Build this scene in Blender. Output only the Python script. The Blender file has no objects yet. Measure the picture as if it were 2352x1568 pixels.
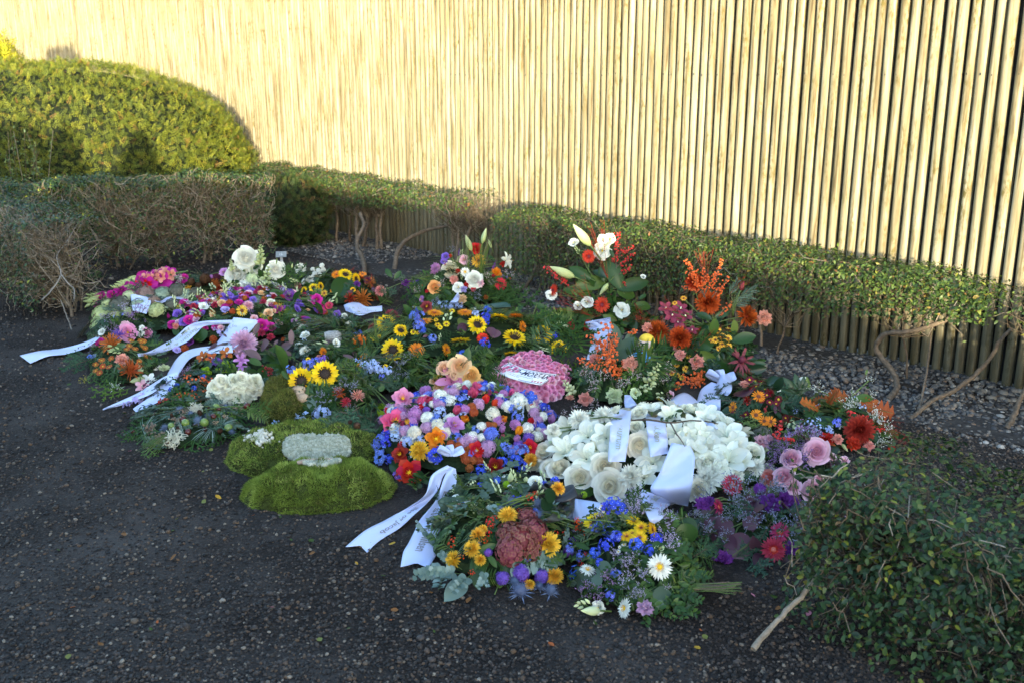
import bpy, math, random
import numpy as np
from mathutils import Matrix, Vector

SC = bpy.context.scene
COL = SC.collection
RNG = np.random.default_rng(7)
random.seed(7)

# ------------------------------------------------------------------ camera
FV, CX, CY = 2287.0, 1176.0, 784.0      # focal length and centre of a 2352 x 1568 view
PITCH, CAMH = math.radians(15.0), 1.65
cam_d = bpy.data.cameras.new('camera')
cam_d.sensor_width = 36.0
cam_d.lens = FV / 2352.0 * 36.0
cam_d.clip_start, cam_d.clip_end = 0.05, 500.0
cam_d.dof.use_dof = True
cam_d.dof.focus_distance = 4.4
cam_d.dof.aperture_fstop = 5.0
cam = bpy.data.objects.new('camera', cam_d)
cam.location = (0, 0, CAMH)
cam.rotation_euler = (math.pi / 2 - PITCH, 0, 0)
COL.objects.link(cam)
SC.camera = cam

# ------------------------------------------------------------------ sky and sun
SUN_EL, SUN_AZ = math.radians(4.6), math.radians(-8.0)   # the light travels this way off +Y
SUN_TRAVEL = np.array([math.sin(SUN_AZ) * math.cos(SUN_EL), math.cos(SUN_AZ) * math.cos(SUN_EL), -math.sin(SUN_EL)])
world = bpy.data.worlds.new('World')
SC.world = world
world.use_nodes = True
nt = world.node_tree
nt.nodes.clear()
wo = nt.nodes.new('ShaderNodeOutputWorld')
bg = nt.nodes.new('ShaderNodeBackground')
sky = nt.nodes.new('ShaderNodeTexSky')
sky.sky_type = 'NISHITA'
sky.sun_disc = False
sky.sun_elevation = math.radians(9.0)
sky.sun_rotation = math.pi + SUN_AZ
sky.air_density, sky.dust_density, sky.ozone_density = 1.0, 0.6, 1.6
bg.inputs['Strength'].default_value = 0.15
nt.links.new(sky.outputs[0], bg.inputs[0])
nt.links.new(bg.outputs[0], wo.inputs[0])

sun_d = bpy.data.lights.new('sun', 'SUN')
sun_d.energy = 2.5
sun_d.angle = math.radians(0.6)
sun_d.color = (1.0, 0.88, 0.62)
sun = bpy.data.objects.new('sun', sun_d)
sun.rotation_euler = Vector(SUN_TRAVEL).to_track_quat('-Z', 'Y').to_euler()
sun.location = (2, -10, 6)
COL.objects.link(sun)

SC.view_settings.view_transform = 'Standard'
SC.view_settings.look = 'None'
SC.view_settings.exposure = 2.85
SC.view_settings.gamma = 1.0
SC.view_settings.use_curve_mapping = False
SC.cycles.max_bounces = 6
SC.cycles.diffuse_bounces = 3
SC.cycles.glossy_bounces = 2
SC.cycles.transmission_bounces = 3

# ------------------------------------------------------------------ view helpers
def ray(x, y):
    c = ((x - CX) / FV, -(y - CY) / FV, 1.0)
    f = np.array([0, math.cos(PITCH), -math.sin(PITCH)])
    u = np.array([0, math.sin(PITCH), math.cos(PITCH)])
    d = c[0] * np.array([1.0, 0, 0]) + c[1] * u + f
    return d
CAM = np.array([0, 0, CAMH])
def G(x, y, h=0.0):
    d = ray(x, y)
    return CAM + d * ((h - CAMH) / d[2])
def atY(x, y, Y):
    d = ray(x, y)
    return CAM + d * (Y / d[1])
def zdepth(p):
    return (p[1]) * math.cos(PITCH) - (p[2] - CAMH) * math.sin(PITCH)
def pix(P):
    P = np.asarray(P) - CAM
    z = P[..., 1] * math.cos(PITCH) - P[..., 2] * math.sin(PITCH)
    v = P[..., 1] * math.sin(PITCH) + P[..., 2] * math.cos(PITCH)
    return CX + FV * P[..., 0] / z, CY - FV * v / z
def nrm(v):
    v = np.asarray(v, float)
    return v / (np.linalg.norm(v, axis=-1, keepdims=True) + 1e-12)

# ------------------------------------------------------------------ mesh helpers
def build_mesh(name, parts, mats, smooth=True):
    """parts: (V, F, slot, t, rnd); F is an int array (m, k)"""
    me = bpy.data.meshes.new(name)
    nv = sum(len(p[0]) for p in parts)
    V = np.zeros((nv, 3), np.float32); T = np.zeros(nv, np.float32); R = np.zeros(nv, np.float32)
    loops, tot, mi = [], [], []
    o = 0
    for (v, f, s, t, r) in parts:
        n = len(v)
        V[o:o + n] = v
        if t is not None: T[o:o + n] = t
        if r is not None: R[o:o + n] = r
        f = np.asarray(f)
        loops.append((f + o).reshape(-1))
        tot.append(np.full(len(f), f.shape[1], np.int32))
        mi.append(np.full(len(f), s, np.int32))
        o += n
    loops = np.concatenate(loops).astype(np.int32); tot = np.concatenate(tot); mi = np.concatenate(mi)
    me.vertices.add(nv); me.vertices.foreach_set('co', V.reshape(-1))
    me.loops.add(len(loops)); me.loops.foreach_set('vertex_index', loops)
    me.polygons.add(len(tot))
    st = np.zeros(len(tot), np.int32); st[1:] = np.cumsum(tot)[:-1]
    me.polygons.foreach_set('loop_start', st)
    me.polygons.foreach_set('loop_total', tot)
    me.polygons.foreach_set('material_index', mi)
    me.polygons.foreach_set('use_smooth', np.full(len(tot), smooth, bool))
    a = me.attributes.new('t', 'FLOAT', 'POINT'); a.data.foreach_set('value', T)
    a = me.attributes.new('rnd', 'FLOAT', 'POINT'); a.data.foreach_set('value', R)
    for m in mats: me.materials.append(m)
    me.update(calc_edges=True)
    return me

def link(name, me, parent=None, M=None):
    o = bpy.data.objects.new(name, me)
    COL.objects.link(o)
    if parent is not None: o.parent = parent
    if M is not None: o.matrix_local = M
    return o
def thing(name, label, cat, loc=(0, 0, 0), group=None):
    o = bpy.data.objects.new(name, None); COL.objects.link(o)
    o.empty_display_size = 0.1
    o.location = Vector([float(c) for c in loc])
    o['label'] = label; o['category'] = cat
    if group: o['group'] = group
    return o
def mat4(R, p, s=1.0):
    m = Matrix.Identity(4)
    R = np.asarray(R) * (s if np.isscalar(s) else np.asarray(s)[None, :])
    for i in range(3):
        for j in range(3): m[i][j] = float(R[i][j])
        m[i][3] = float(p[i])
    return m
def frame(z, x=None):
    """rotation matrix, columns x,y,z"""
    z = nrm(z)
    if x is None: x = RNG.normal(size=3)
    x = x - z * np.dot(x, z)
    if np.linalg.norm(x) < 1e-6: x = np.cross(z, [0.3, 0.5, 0.8])
    x = nrm(x); y = np.cross(z, x)
    return np.stack([x, y, z], 1)
def frames(Z, X):
    Z = nrm(Z); X = nrm(X - Z * np.sum(X * Z, 1, keepdims=True)); Y = np.cross(Z, X)
    return np.stack([X, Y, Z], 2)
def rep(Vt, Ft, Rm, P, S=None, tt=None, rnd=None, slot=0):
    n = len(P); k = len(Vt)
    VV = np.asarray(Vt)[None] * (1.0 if S is None else (S[:, None, None] if S.ndim == 1 else S[:, None, :]))
    V = np.einsum('nij,nkj->nki', Rm, VV) + P[:, None, :]
    F = (np.asarray(Ft)[None] + (np.arange(n) * k)[:, None, None]).reshape(-1, np.asarray(Ft).shape[1])
    t = None if tt is None else np.tile(tt, n)
    r = None if rnd is None else np.repeat(rnd, k)
    return (V.reshape(-1, 3), F, slot, t, r)
def randrot(n):
    q = RNG.normal(size=(n, 4)); q /= np.linalg.norm(q, axis=1, keepdims=True)
    w, x, y, z = q.T
    return np.stack([np.stack([1 - 2 * (y * y + z * z), 2 * (x * y - z * w), 2 * (x * z + y * w)], 1),
                     np.stack([2 * (x * y + z * w), 1 - 2 * (x * x + z * z), 2 * (y * z - x * w)], 1),
                     np.stack([2 * (x * z - y * w), 2 * (y * z + x * w), 1 - 2 * (x * x + y * y)], 1)], 1)
def tube(pts, rad, k=5, slot=0, cap=True, t=None):
    pts = np.asarray(pts, float); n = len(pts)
    rad = np.broadcast_to(rad, (n,))
    T = np.gradient(pts, axis=0); T = nrm(T)
    ref = np.array([0.31, 0.17, 0.93]) if abs(T[0, 2]) < 0.9 else np.array([1.0, 0.1, 0])
    X = nrm(np.cross(T, ref)); Y = np.cross(T, X)
    a = np.arange(k) / k * 2 * math.pi
    V = pts[:, None] + rad[:, None, None] * (np.cos(a)[None, :, None] * X[:, None] + np.sin(a)[None, :, None] * Y[:, None])
    V = V.reshape(-1, 3); F = []
    for i in range(n - 1):
        for j in range(k):
            F.append((i * k + j, i * k + (j + 1) % k, (i + 1) * k + (j + 1) % k, (i + 1) * k + j))
    F = np.array(F)
    return (V, F, slot, np.repeat(np.linspace(0, 1, n), k), np.full(len(V), RNG.random()))
def tubes_batch(P, Rr, k=3, slot=0):
    """P (n, m, 3) polylines, Rr (n, m) radii"""
    n, m, _ = P.shape
    T = np.gradient(P, axis=1); T = T / (np.linalg.norm(T, axis=2, keepdims=True) + 1e-9)
    ref = np.array([0.31, 0.57, 0.23])
    X = np.cross(T, ref); X = X / (np.linalg.norm(X, axis=2, keepdims=True) + 1e-9); Y = np.cross(T, X)
    a = np.arange(k) / k * 2 * math.pi
    V = P[:, :, None] + Rr[:, :, None, None] * (np.cos(a)[None, None, :, None] * X[:, :, None] + np.sin(a)[None, None, :, None] * Y[:, :, None])
    F = np.array([(i * k + j, i * k + (j + 1) % k, (i + 1) * k + (j + 1) % k, (i + 1) * k + j) for i in range(m - 1) for j in range(k)])
    FF = (F[None] + (np.arange(n) * m * k)[:, None, None]).reshape(-1, 4)
    return (V.reshape(-1, 3), FF, slot, None, np.repeat(RNG.random(n), m * k))
def sphere(nu=8, nvv=6):
    V = [(0, 0, 1)]; F = []
    for i in range(1, nvv):
        th = math.pi * i / nvv
        for j in range(nu):
            ph = 2 * math.pi * j / nu
            V.append((math.sin(th) * math.cos(ph), math.sin(th) * math.sin(ph), math.cos(th)))
    V.append((0, 0, -1)); L = len(V) - 1
    for j in range(nu):
        F.append((0, 1 + j, 1 + (j + 1) % nu, 1 + (j + 1) % nu))
        for i in range(nvv - 2):
            a = 1 + i * nu; b = a + nu
            F.append((a + j, b + j, b + (j + 1) % nu, a + (j + 1) % nu))
        a = 1 + (nvv - 2) * nu
        F.append((a + j, L, L, a + (j + 1) % nu))
    Q = [f for f in F if len(set(f)) == 4]; Tt = [tuple(dict.fromkeys(f)) for f in F if len(set(f)) == 3]
    T3 = list(Tt)
    for q in Q: T3 += [(q[0], q[1], q[2]), (q[0], q[2], q[3])]
    return np.array(V, float), np.array(T3)
def icosa():
    g = (1 + 5 ** .5) / 2
    V = np.array([(-1, g, 0), (1, g, 0), (-1, -g, 0), (1, -g, 0), (0, -1, g), (0, 1, g), (0, -1, -g), (0, 1, -g), (g, 0, -1), (g, 0, 1), (-g, 0, -1), (-g, 0, 1)], float)
    F = np.array([(0, 11, 5), (0, 5, 1), (0, 1, 7), (0, 7, 10), (0, 10, 11), (1, 5, 9), (5, 11, 4), (11, 10, 2), (10, 7, 6), (7, 1, 8), (3, 9, 4), (3, 4, 2), (3, 2, 6), (3, 6, 8), (3, 8, 9), (4, 9, 5), (2, 4, 11), (6, 2, 10), (8, 6, 7), (9, 8, 1)])
    return nrm(V), F
def ico2():
    V, F = icosa(); V = list(map(tuple, V)); d = {}
    def mid(a, b):
        k = (min(a, b), max(a, b))
        if k not in d:
            p = nrm(np.array(V[a]) + np.array(V[b])); V.append(tuple(p)); d[k] = len(V) - 1
        return d[k]
    FF = []
    for a, b, c in F:
        x, y, z = mid(a, b), mid(b, c), mid(c, a)
        FF += [(a, x, z), (b, y, x), (c, z, y), (x, y, z)]
    return np.array(V), np.array(FF)
SPH = sphere(10, 7); ICO = icosa(); ICO2 = ico2()

# ------------------------------------------------------------------ materials
def newmat(name):
    m = bpy.data.materials.new(name); m.use_nodes = True
    n = m.node_tree; n.nodes.clear()
    return m, n
def N(n, kind, **kw):
    x = n.nodes.new(kind)
    for k, v in kw.items(): setattr(x, k, v)
    return x
def ramp(n, fac, stops, interp='LINEAR'):
    r = N(n, 'ShaderNodeValToRGB'); r.color_ramp.interpolation = interp
    e = r.color_ramp.elements
    while len(e) > 1: e.remove(e[0])
    e[0].position = stops[0][0]; e[0].color = (*stops[0][1], 1)
    for p, c in stops[1:]:
        q = e.new(p); q.color = (*c, 1)
    n.links.new(fac, r.inputs[0])
    return r.outputs[0]
def math_n(n, op, a, b=None, clamp=False):
    m = N(n, 'ShaderNodeMath', operation=op, use_clamp=clamp)
    for i, v in enumerate((a, b)):
        if v is None: continue
        if isinstance(v, (int, float)): m.inputs[i].default_value = v
        else: n.links.new(v, m.inputs[i])
    return m.outputs[0]
def mixc(n, fac, a, b, mode='MIX'):
    m = N(n, 'ShaderNodeMix', data_type='RGBA', blend_type=mode)
    for k, v in ((0, fac), (6, a), (7, b)):
        if isinstance(v, (int, float)): m.inputs[k].default_value = v
        elif isinstance(v, tuple): m.inputs[k].default_value = (*v, 1)
        else: n.links.new(v, m.inputs[k])
    return m.outputs[2]
def attr(n, name):
    return N(n, 'ShaderNodeAttribute', attribute_name=name).outputs['Fac']
def noise(n, scale, detail=4.0, rough=0.55, vec=None, dist=0.0):
    x = N(n, 'ShaderNodeTexNoise'); x.inputs['Scale'].default_value = scale
    x.inputs['Detail'].default_value = detail; x.inputs['Roughness'].default_value = rough
    x.inputs['Distortion'].default_value = dist
    if vec is not None: n.links.new(vec, x.inputs['Vector'])
    return x.outputs['Fac']
def objco(n, scale=None):
    c = N(n, 'ShaderNodeTexCoord').outputs['Object']
    if scale:
        m = N(n, 'ShaderNodeMapping'); m.inputs['Scale'].default_value = scale
        n.links.new(c, m.inputs['Vector']); return m.outputs['Vector']
    return c
def finish(n, color, rough=0.6, spec=0.3, trans=0.0, bump=None, bstr=0.3, bdist=0.01, sheen=0.0):
    out = N(n, 'ShaderNodeOutputMaterial'); b = N(n, 'ShaderNodeBsdfPrincipled')
    if isinstance(color, tuple): b.inputs['Base Color'].default_value = (*color, 1)
    else: n.links.new(color, b.inputs['Base Color'])
    if isinstance(rough, (int, float)): b.inputs['Roughness'].default_value = rough
    else: n.links.new(rough, b.inputs['Roughness'])
    b.inputs['Specular IOR Level'].default_value = spec
    if sheen: b.inputs['Sheen Weight'].default_value = sheen
    if bump is not None:
        bp = N(n, 'ShaderNodeBump'); bp.inputs['Strength'].default_value = bstr; bp.inputs['Distance'].default_value = bdist
        n.links.new(bump, bp.inputs['Height']); n.links.new(bp.outputs[0], b.inputs['Normal'])
    if trans > 0:
        t = N(n, 'ShaderNodeBsdfTranslucent')
        if isinstance(color, tuple): t.inputs[0].default_value = (*color, 1)
        else: n.links.new(color, t.inputs[0])
        m = N(n, 'ShaderNodeMixShader'); m.inputs[0].default_value = trans
        n.links.new(b.outputs[0], m.inputs[1]); n.links.new(t.outputs[0], m.inputs[2]); n.links.new(m.outputs[0], out.inputs[0])
    else:
        n.links.new(b.outputs[0], out.inputs[0])
def piece_random(n):
    oi = N(n, 'ShaderNodeObjectInfo').outputs['Random']
    return math_n(n, 'FRACT', math_n(n, 'ADD', oi, attr(n, 'rnd')))
_mc = {}
def plain(name, color, rough=0.6, spec=0.3, trans=0.0, nscale=40.0, var=0.35):
    """one colour, worn unevenly"""
    if name in _mc: return _mc[name]
    m, n = newmat(name)
    f = noise(n, nscale, 4, 0.6, objco(n))
    c = ramp(n, f, [(0.3, tuple(x * (1 - var) for x in color)), (0.7, tuple(min(1, x * (1 + var)) for x in color))])
    finish(n, c, rough, spec, trans)
    _mc[name] = m
    return m
def many(name, stops, rough=0.5, spec=0.3, trans=0.0, fine=None, interp='LINEAR', bump=0.0):
    """each piece (leaf, stone, needle) takes its own colour from the ramp"""
    if name in _mc: return _mc[name]
    m, n = newmat(name)
    c = ramp(n, piece_random(n), stops, interp)
    bp = None
    if fine:
        f = noise(n, fine, 3, 0.6, objco(n))
        g = ramp(n, f, [(0.3, (0.6, 0.6, 0.6)), (0.7, (1.25, 1.25, 1.25))])
        c = mixc(n, 1.0, c, g, 'MULTIPLY'); bp = f if bump else None
    finish(n, c, rough, spec, trans, bp, bump, 0.004)
    _mc[name] = m
    return m
def petal_mat(name, base, tip, p=1.0, trans=0.3, rough=0.55):
    if name in _mc: return _mc[name]
    m, n = newmat(name)
    t = math_n(n, 'POWER', attr(n, 't'), p)
    c = mixc(n, t, base, tip)
    h = N(n, 'ShaderNodeHueSaturation')
    oi = N(n, 'ShaderNodeObjectInfo').outputs['Random']
    n.links.new(math_n(n, 'ADD', math_n(n, 'MULTIPLY', oi, 0.025), 0.4875), h.inputs['Hue'])
    r2 = math_n(n, 'FRACT', math_n(n, 'ADD', attr(n, 'rnd'), math_n(n, 'MULTIPLY', oi, 7.31)))
    n.links.new(math_n(n, 'ADD', math_n(n, 'MULTIPLY', r2, 0.34), 0.80), h.inputs['Value'])
    n.links.new(c, h.inputs['Color'])
    finish(n, h.outputs[0], rough, 0.25, trans)
    _mc[name] = m
    return m
# ================================================================== THE SETTING
# ------------------------------------------------------------------ ground
def ground_h(x, y):
    return 0.008 * np.sin(x * 3.1 + 1.3 * np.sin(y * 1.7)) + 0.007 * np.sin(y * 4.3 + x * 1.9) + 0.004 * np.sin(x * 9.1 - y * 7.7)
FP = np.array([2.74, 5.16]); FD = nrm(np.array([-0.637, 0.771])); FN = np.array([-FD[1], FD[0]])   # fence foot line; FN points to the camera side
FN = FN if np.dot(FN, -FP) > 0 else -FN
def fence_pt(s, off=0.0):
    p = FP + FD * s + FN * off
    return np.array([p[0], p[1], 0.0])
def fence_dist(x, y):
    return (x - FP[0]) * FN[0] + (y - FP[1]) * FN[1]

m, n = newmat('dark soil and fine gravel')
co = objco(n)
big = noise(n, 1.1, 5, 0.6, co); mid_ = noise(n, 9.0, 5, 0.65, co); fin = noise(n, 160.0, 3, 0.6, co)
vor = N(n, 'ShaderNodeTexVoronoi'); vor.inputs['Scale'].default_value = 95.0; n.links.new(co, vor.inputs['Vector'])
stone = ramp(n, N(n, 'ShaderNodeSeparateColor').outputs[0], [(0.0, (0.009, 0.008, 0.007)), (0.6, (0.022, 0.018, 0.016)), (0.9, (0.048, 0.038, 0.032)), (1.0, (0.09, 0.072, 0.056))])
n.links.new(vor.outputs['Color'], n.nodes['Separate Color'].inputs[0])
soil = ramp(n, mid_, [(0.3, (0.010, 0.0075, 0.006)), (0.7, (0.027, 0.020, 0.016))])
c = mixc(n, ramp(n, fin, [(0.4, (0, 0, 0)), (0.6, (1, 1, 1))]), soil, stone)
dust = ramp(n, big, [(0.46, (0, 0, 0)), (0.66, (1, 1, 1))])
c = mixc(n, math_n(n, 'MULTIPLY', dust, 0.8), c, (0.070, 0.060, 0.053))
hgt = math_n(n, 'ADD', math_n(n, 'MULTIPLY', vor.outputs['Distance'], -0.6), math_n(n, 'MULTIPLY', mid_, 1.5))
finish(n, c, 0.95, 0.15, 0, hgt, 0.9, 0.012)
M_SOIL = m
def grid_sheet(x0, x1, y0, y1, st, zoff=0.0):
    xs = np.arange(x0, x1 + st / 2, st); ys = np.arange(y0, y1 + st / 2, st)
    X, Y = np.meshgrid(xs, ys)
    Z = ground_h(X, Y) + zoff
    V = np.stack([X, Y, Z], 2).reshape(-1, 3)
    nx = len(xs); i = np.arange(len(ys) - 1)[:, None] * nx + np.arange(nx - 1)[None]
    i = i.reshape(-1)
    return V, np.stack([i, i + 1, i + nx + 1, i + nx], 1)
V1, F1 = grid_sheet(-9, 6, 0.5, 17, 0.11)
ring = np.array([(-90, -60, -.03), (90, -60, -.03), (90, 120, -.03), (-90, 120, -.03)], float)
ground = link('ground', build_mesh('ground', [(V1, F1, 0, None, None), (ring, np.array([[0, 1, 2, 3]]), 0, None, None)], [M_SOIL]))
ground['kind'] = 'structure'

# pebbles: dark fine gravel on the grave plot, larger grey sea pebbles along the fence
ST_DARK = [(0.0, (0.007, 0.006, 0.006)), (0.30, (0.018, 0.015, 0.013)), (0.55, (0.042, 0.031, 0.024)), (0.75, (0.060, 0.050, 0.045)), (0.88, (0.100, 0.056, 0.028)), (0.96, (0.13, 0.105, 0.08)), (1.0, (0.24, 0.20, 0.155))]
ST_GREY = [(0.0, (0.020, 0.020, 0.022)), (0.3, (0.05, 0.05, 0.052)), (0.55, (0.10, 0.095, 0.088)), (0.72, (0.17, 0.155, 0.13)), (0.86, (0.13, 0.085, 0.055)), (0.96, (0.21, 0.195, 0.17)), (1.0, (0.34, 0.32, 0.29))]
M_DPEB = many('dark gravel stones', ST_DARK, 0.7, 0.35, fine=300.0)
M_GPEB = many('grey sea pebbles', ST_GREY, 0.6, 0.4, fine=220.0)
def stone_templates(k=5):
    out = []
    for _ in range(k):
        v = ICO[0] * (1 + RNG.normal(0, 0.10, (12, 1))) * np.array([1.0, RNG.uniform(.7, .95), RNG.uniform(.5, .75)])
        out.append((v, ICO[1]))
    return out
STT = stone_templates()
PLOT = np.array([(150, 800), (215, 660), (520, 560), (1000, 530), (1260, 620), (1500, 590), (1780, 720), (1990, 880), (2060, 1040), (1900, 1180), (1720, 1330), (1600, 1420), (1290, 1390), (1000, 1350), (870, 1170), (560, 1160), (520, 1010), (240, 900)], float)
def inside(poly, x, y):
    r = np.zeros(len(x), bool); j = len(poly) - 1
    for i in range(len(poly)):
        xi, yi = poly[i]; xj, yj = poly[j]
        r ^= ((yi > y) != (yj > y)) & (x < (xj - xi) * (y - yi) / (yj - yi + 1e-9) + xi)
        j = i
    return r
def unproj(px, py):
    cx = (px - CX) / FV; cy = -(py - CY) / FV
    dz = cy * math.cos(PITCH) - math.sin(PITCH); dy = cy * math.sin(PITCH) + math.cos(PITCH)
    t = -CAMH / dz
    return np.stack([cx * t, dy * t, np.zeros_like(t)], 1)
def scatter_stones(nm, px, py, rad, matl, parent, keep=300):
    P = unproj(px, py)
    P[:, 2] = ground_h(P[:, 0], P[:, 1]) + rad * 0.25
    n_ = len(P)
    a = RNG.uniform(0, 2 * math.pi, n_)
    Z = nrm(np.stack([RNG.normal(0, .25, n_), RNG.normal(0, .25, n_), np.ones(n_)], 1))
    Rm = frames(Z, np.stack([np.cos(a), np.sin(a), np.zeros(n_)], 1))
    rnd = RNG.random(n_)
    show = np.argsort(-rad / np.linalg.norm(P - CAM, axis=1))
    big_ = show[:keep]; rest = show[keep:]
    parts = []
    for k, (v, f) in enumerate(STT):
        idx = rest[k::len(STT)]
        parts.append(rep(v, f, Rm[idx], P[idx], rad[idx], None, rnd[idx]))
    o = link(nm + 's', build_mesh(nm + 's', parts, [matl]), parent); o['kind'] = 'stuff'
    ms = [build_mesh(nm, [(v, f, 0, None, None)], [matl]) for v, f in STT]
    for i in big_:
        link(nm, ms[i % len(ms)], parent, mat4(Rm[i], P[i], rad[i]))
n1 = 56000
qx = RNG.uniform(-60, 2420, n1); qy = 1600 - (RNG.random(n1) ** 1.15) * 1010
qx[:7000] = RNG.uniform(1850, 2400, 7000); qy[:7000] = RNG.uniform(880, 1130, 7000)
qx[7000:11500] = RNG.uniform(180, 1250, 4500); qy[7000:11500] = RNG.uniform(560, 690, 4500)
ok = ~inside(PLOT, qx, qy) | (np.arange(n1) < 11500)
P_ = unproj(qx, qy); fd = fence_dist(P_[:, 0], P_[:, 1])
edge = 0.95 + 0.12 * np.sin(P_[:, 0] * 5) + RNG.normal(0, .10, n1)
ok1 = ok & (fd > edge) & (P_[:, 1] < 11)
rad = 0.0054 * np.exp(RNG.normal(0, .30, n1)) * np.clip(P_[:, 1] / 4.0, 1, 1.9)
scatter_stones('gravel_stone', qx[ok1], qy[ok1], rad[ok1], M_DPEB, ground)
ok2 = ok & (fd < edge) & (fd > 0.03) & (P_[:, 1] < 13)
n2 = 19000
gs = -1.4 + 10.5 * RNG.random(n2) ** 1.3 ; go = RNG.uniform(0.0, 0.98, n2) ** 1.0
gp = FP[None] + FD[None] * gs[:, None] + FN[None] * go[:, None]
bed_m, n = newmat('dark bed under the pebbles')
finish(n, ramp(n, noise(n, 40, 4, .6, objco(n)), [(0.3, (0.016, 0.015, 0.015)), (0.7, (0.06, 0.055, 0.05))]), 0.9, 0.2)
bs = np.linspace(-1.6, 22, 120)
bv = np.concatenate([np.array([fence_pt(s, -0.1) for s in bs]), np.array([fence_pt(s, 0.95 + 0.08 * math.sin(s * 4)) for s in bs])])
bv[:, 2] = ground_h(bv[:, 0], bv[:, 1]) + 0.006
bf = np.array([(i, i + 1, 121 + i, 120 + i) for i in range(119)])
gravel = link('gravel_bed', build_mesh('gravel_bed', [(bv, bf, 0, None, None)], [bed_m])); gravel['kind'] = 'structure'
gpx, gpy = pix(np.concatenate([gp, np.zeros((n2, 1))], 1))
rad2 = 0.0122 * np.exp(RNG.normal(0, .32, n2)) * np.where(go > .75, .75, 1)
scatter_stones('pebble', gpx, gpy, rad2, M_GPEB, gravel)

# ------------------------------------------------------------------ palisade fence of half-round poles
m, n = newmat('weathered pale timber')
co = objco(n, (30.0, 30.0, 1.6)); co2 = objco(n, (9.0, 9.0, 2.2)); oi = N(n, 'ShaderNodeObjectInfo').outputs['Random']
va = N(n, 'ShaderNodeVectorMath', operation='ADD'); vb = N(n, 'ShaderNodeCombineXYZ')
pr = piece_random(n)
for i in range(3): n.links.new(math_n(n, 'MULTIPLY', pr, 37.0), vb.inputs[i])
n.links.new(co, va.inputs[0]); n.links.new(vb.outputs[0], va.inputs[1])
vc = N(n, 'ShaderNodeVectorMath', operation='ADD'); n.links.new(co2, vc.inputs[0]); n.links.new(vb.outputs[0], vc.inputs[1])
g1 = noise(n, 1.3, 6, 0.62, va.outputs[0], 0.6); g2 = noise(n, 1.5, 5, 0.65, vc.outputs[0], 0.4)
g3 = noise(n, 55.0, 4, 0.7, objco(n, (1, 1, .5)))
base = ramp(n, g1, [(0.30, (0.080, 0.060, 0.030)), (0.45, (0.185, 0.155, 0.092)), (0.70, (0.33, 0.300, 0.215))])
alg = ramp(n, g2, [(0.50, (0, 0, 0)), (0.66, (1, 1, 1))])
sp = ramp(n, g3, [(0.44, (0, 0, 0)), (0.56, (1, 1, 1))])
c = mixc(n, math_n(n, 'MULTIPLY', math_n(n, 'MULTIPLY', alg, sp), 0.9), base, (0.090, 0.070, 0.016))
tone = ramp(n, pr, [(0.0, (0.84, 0.82, 0.77)), (0.5, (1.0, 1.0, 1.0)), (1.0, (1.12, 1.11, 1.08))])
c = mixc(n, 1.0, c, tone, 'MULTIPLY')
sep = N(n, 'ShaderNodeSeparateXYZ'); n.links.new(N(n, 'ShaderNodeTexCoord').outputs['Object'], sep.inputs[0])
foot_tone = ramp(n, math_n(n, 'ADD', sep.outputs[2], math_n(n, 'MULTIPLY', g2, 0.35)), [(0.15, (0.36, 0.38, 0.38)), (0.85, (1, 1, 1))])   # darker towards the foot
c = mixc(n, 1.0, c, foot_tone, 'MULTIPLY')
finish(n, c, 0.8, 0.2, 0, g1, 0.5, 0.006)
M_POLE = m
PITCH_F, PW, PH = 0.0675, 0.0245, 3.7
def pole_mesh(seed):
    r = np.random.default_rng(seed)
    k = 9; a = np.linspace(0, math.pi, k)
    prof = np.stack([np.cos(a) * PW, np.sin(a) ** 0.62 * 0.024], 1)
    prof = np.concatenate([[[PW, -0.016]], prof, [[-PW, -0.016]]])
    zs = np.array([-0.05, 0.014, 0.03, 0.4, 0.9, 1.4, 1.9, 2.5, 3.1, PH])
    V = []
    for i, z in enumerate(zs):
        s = 0.90 if i == 1 else 1.0
        if i == 0: s = .86
        dx, dy = (r.normal(0, .0013), r.normal(0, .001)) if i > 1 else (0, 0)
        for (x, y) in prof: V.append((x * s + dx, y * s + dy, z))
    kk = len(prof); F = []
    for i in range(len(zs) - 1):
        for j in range(kk - 1):
            F.append((i * kk + j, i * kk + j + 1, (i + 1) * kk + j + 1, (i + 1) * kk + j))
    return np.array(V), np.array(F)[:, ::-1]
fence = thing('palisade_fence', 'tall weathered palisade fence of upright half round timber poles, sunlit above the hedge', 'fence', fence_pt(10))
RF = np.array([[FD[0], FN[0], 0], [FD[1], FN[1], 0], [0, 0, 1.0]])
pms = [build_mesh('pole', [(*pole_mesh(i), 0, None, None)], [M_POLE]) for i in range(6)]
fb = fence_pt(10)
np_ = int((22.8 + 1.7) / PITCH_F)
far = []
for i in range(np_):
    s = -1.7 + i * PITCH_F
    yaw = RNG.normal(0, .03); lean = RNG.normal(0, .0022)
    Rz = np.array([[math.cos(yaw), -math.sin(yaw), 0], [math.sin(yaw), math.cos(yaw), 0], [0, 0, 1]])
    Rl = np.array([[1, 0, lean], [0, 1, 0], [-lean, 0, 1]])
    p = fence_pt(s, RNG.normal(0, .0025)) - fb; p[2] = RNG.normal(0, .012)
    sc = np.array([RNG.uniform(.96, 1.03), 1.0, 1.0])
    if i < 300:
        link('pole', pms[i % 6], fence, mat4(RF @ Rl @ Rz, p, sc))
    else:
        far.append((RF @ Rl @ Rz, p))
v, f = pole_mesh(3)
if far:
    o = link('far_poles', build_mesh('far_poles', [rep(v, f, np.array([a for a, b in far]), np.array([b for a, b in far]), None, None, RNG.random(len(far)))], [M_POLE]), fence); o['kind'] = 'stuff'
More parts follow.
